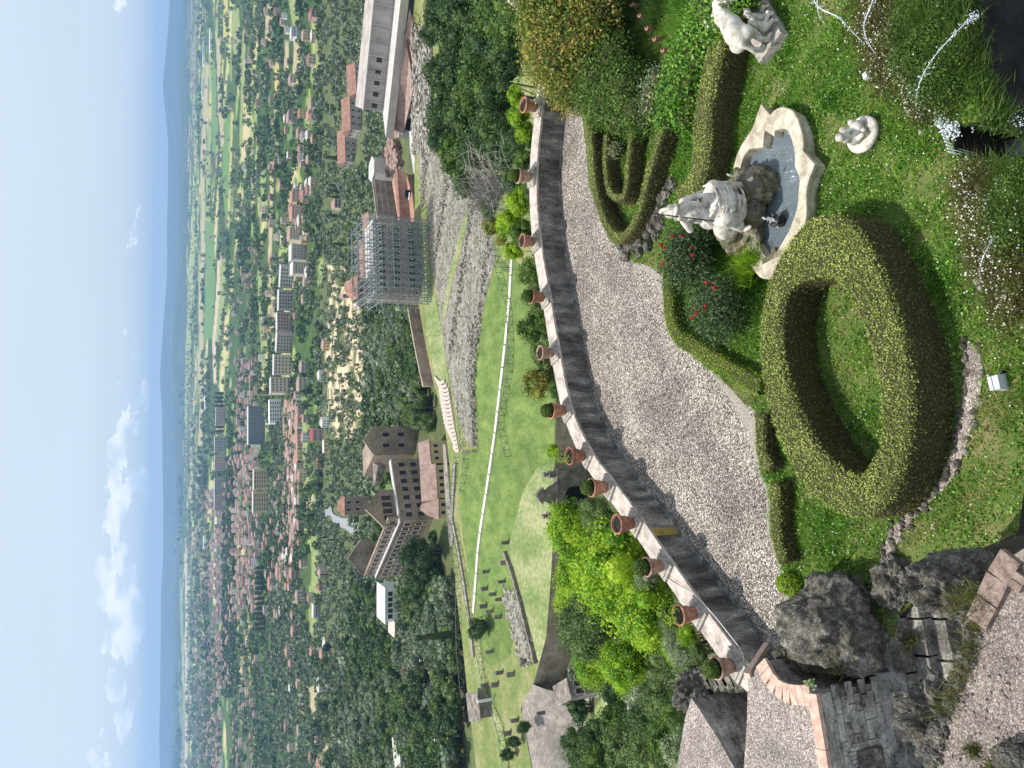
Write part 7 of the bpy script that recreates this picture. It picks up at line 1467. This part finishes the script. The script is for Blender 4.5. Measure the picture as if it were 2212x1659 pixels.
# cypresses
mbc = MB(); p_, n_, _ = (lambda n: (lambda d: (d * RG.uniform(.8, 1.0, (n, 1)), d + RG.normal(0, .4, (n, 3)), 0))((lambda q: q / np.linalg.norm(q, axis=1)[:, None])(RG.normal(size=(n, 3)))))(700)
zz_ = p_[:, 2]; sc_ = np.clip(1.0 - .35 * zz_, .3, 1.3) * .8; mbc.leaves(np.c_[p_[:, 0] * sc_, p_[:, 1] * sc_, zz_], n_ * [1, 1, .3], .13, 0, .6); mbc.ball((0, 0, 0), (.65, .65, .9), 2, 1); cyp_me = mbc.data('crown', [m_dark, m_hedgec])
CY = [(752, 345, 7, 18, 'lone tall cypress left of the three stone houses'), (735, 402, 4.5, 12, 'right one of three slender cypresses on the slope'), (737, 413, 5, 13, 'middle one of three cypresses on the slope'), (737, 427, 4.5, 12, 'left one of three cypresses on the slope'), (741, 468, 5, 16, 'cypress in front of the pale roofed farmhouse'), (747, 529, 4, 13, 'cypress near the top of the scaffolding'), (680, 846, 10, 17, 'broad dark cypress by the cream villa'), (677, 876, 4.5, 14, 'slim cypress left of the broad dark one'), (640, 225, 4, 12, 'cypress at the right wheat field'), (625, 200, 4, 14, 'tall cypress over the right field'), (677, 121, 3.5, 12, 'right one of two cypresses on the green field'), (678, 131, 3.5, 12, 'left one of two cypresses on the green field'), (713, 1160, 3, 10, 'cypress at the road bend'), (730, 1165, 3, 11, 'cypress left of the road bend'), (1000, 1366, 4, 15, 'dark cypress by the left fence'), (715, 1240, 3, 11, 'lone cypress among olive trees at left'), (725, 1190, 3, 11, 'cypress further left of the road bend')]
for x, y, w, h, l in CY:
    p, ok = G([x], [y]); 
    if x > 990: p = np.array([P(1005, 1366, -72)])
    t = thing('cypress_tree', l, 'cypress', p[0], 0, 'cypresses'); o = link('crown', cyp_me, (0, 0, h / 2 + .5), t); o.scale = (w * .36, w * .36, h / 2); mb = MB(); mb.tube([(0, 0, 0), (0, 0, h * .4)], .25, 5); link('trunk', mb.data('trunk', m_bark), (0, 0, 0), t)
for q in range(13):
    y = 1225 + q * 11; p, ok = G([578], [y]); t = thing('cypress_tree', 'tall dark cypress in the straight row by the orange roofed farm', 'cypress', p[0], 0, 'row of cypresses by the farm'); o = link('crown', cyp_me, (0, 0, 11.5), t); o.scale = (3.8, 3.8, 11.5 * RG.uniform(.85, 1.1)); mb = MB(); mb.tube([(0, 0, 0), (0, 0, 8)], .3, 5); link('trunk', mb.data('trunk', m_bark), (0, 0, 0), t)
for q in range(10):
    y = 850 + q * 9; p, ok = G([484], [y]); t = thing('cypress_tree', 'dark conical tree in the distant row beside a long pale field', 'cypress', p[0], 0, 'distant row of conical trees'); o = link('crown', cyp_me, (0, 0, 14), t); o.scale = (6.5, 6.5, 14)
# street lamps and poles with their cables
m_pole = mat('pole_grey', [(.4, .42, .42), (.5, .52, .52)], scale=2)
def pole(x, y, z, h, label, lamp=True):
    p = P(x, y, z); t = thing('lamp_post', label, 'lamp post', p, 0, 'slim lamp posts'); mb = MB(); mb.tube([p, p + [0, 0, h]], [.12, .08], 5); part('post', mb, m_pole, t)
    if lamp: mb = MB(); mb.box(p + [.2, 0, h + .12], (.7, .35, .18)); part('lamp_head', mb, m_wht, t)
for a in [(964, 1420, -75, 9, 'slim lamp post with white head above the left fence'), (895, 1206, -76, 8, 'slim lamp post by the dark pines'), (992, 1590, -74, 8, 'thin lamp post at the lower left trees'), (877, 850, -82, 9, 'thin pale post near the end of the long dark wall'), (950, 725, -67, 4, 'short white post at the far grass'), (808, 290, -72, 7, 'lamp post beside the end of the grey hall')]: pole(*a)
def cable(a, b, sag, label):
    a, b = np.array(a), np.array(b); c = [a + (b - a) * t - [0, 0, sag * 4 * t * (1 - t)] for t in np.linspace(0, 1, 12)]; mb = MB(); mb.tube(c, .055, 4); solo('power_cable', mb, m_pole, label, 'cable')
cable(at(755, 50, 420), at(827, 125, 300), 4, 'thin overhead cable sloping down to the grey hall'); cable(at(830, 1215 * 0 + 345, 300), at(750, 600, 380), 3, 'thin overhead cable behind the ruined mill'); cable(at(745, 745, 420), at(880, 850, 270), 5, 'long thin cable crossing the olive hillside'); cable(at(752, 745, 420), at(885, 845, 270), 5, 'second parallel cable crossing the olive hillside')

# ------------------------------------------------------------------ the air: pale haze over the whole plain
mh = bpy.data.materials.new('haze_air'); mh.use_nodes = True; N = mh.node_tree.nodes; N.clear(); ou = N.new('ShaderNodeOutputMaterial'); pv = N.new('ShaderNodeVolumePrincipled'); mh.node_tree.links.new(pv.outputs[0], ou.inputs['Volume'])
pv.inputs['Density'].default_value = 8.0e-5; pv.inputs['Color'].default_value = (.31, .52, .88, 1); pv.inputs['Anisotropy'].default_value = .2
mb = MB(); mb.box((0, 10000 - 150, (340 - 190) / 2), (34000, 21000, 340 + 190)); o = link('haze', mb.data('haze', mh)); o['kind'] = 'stuff'
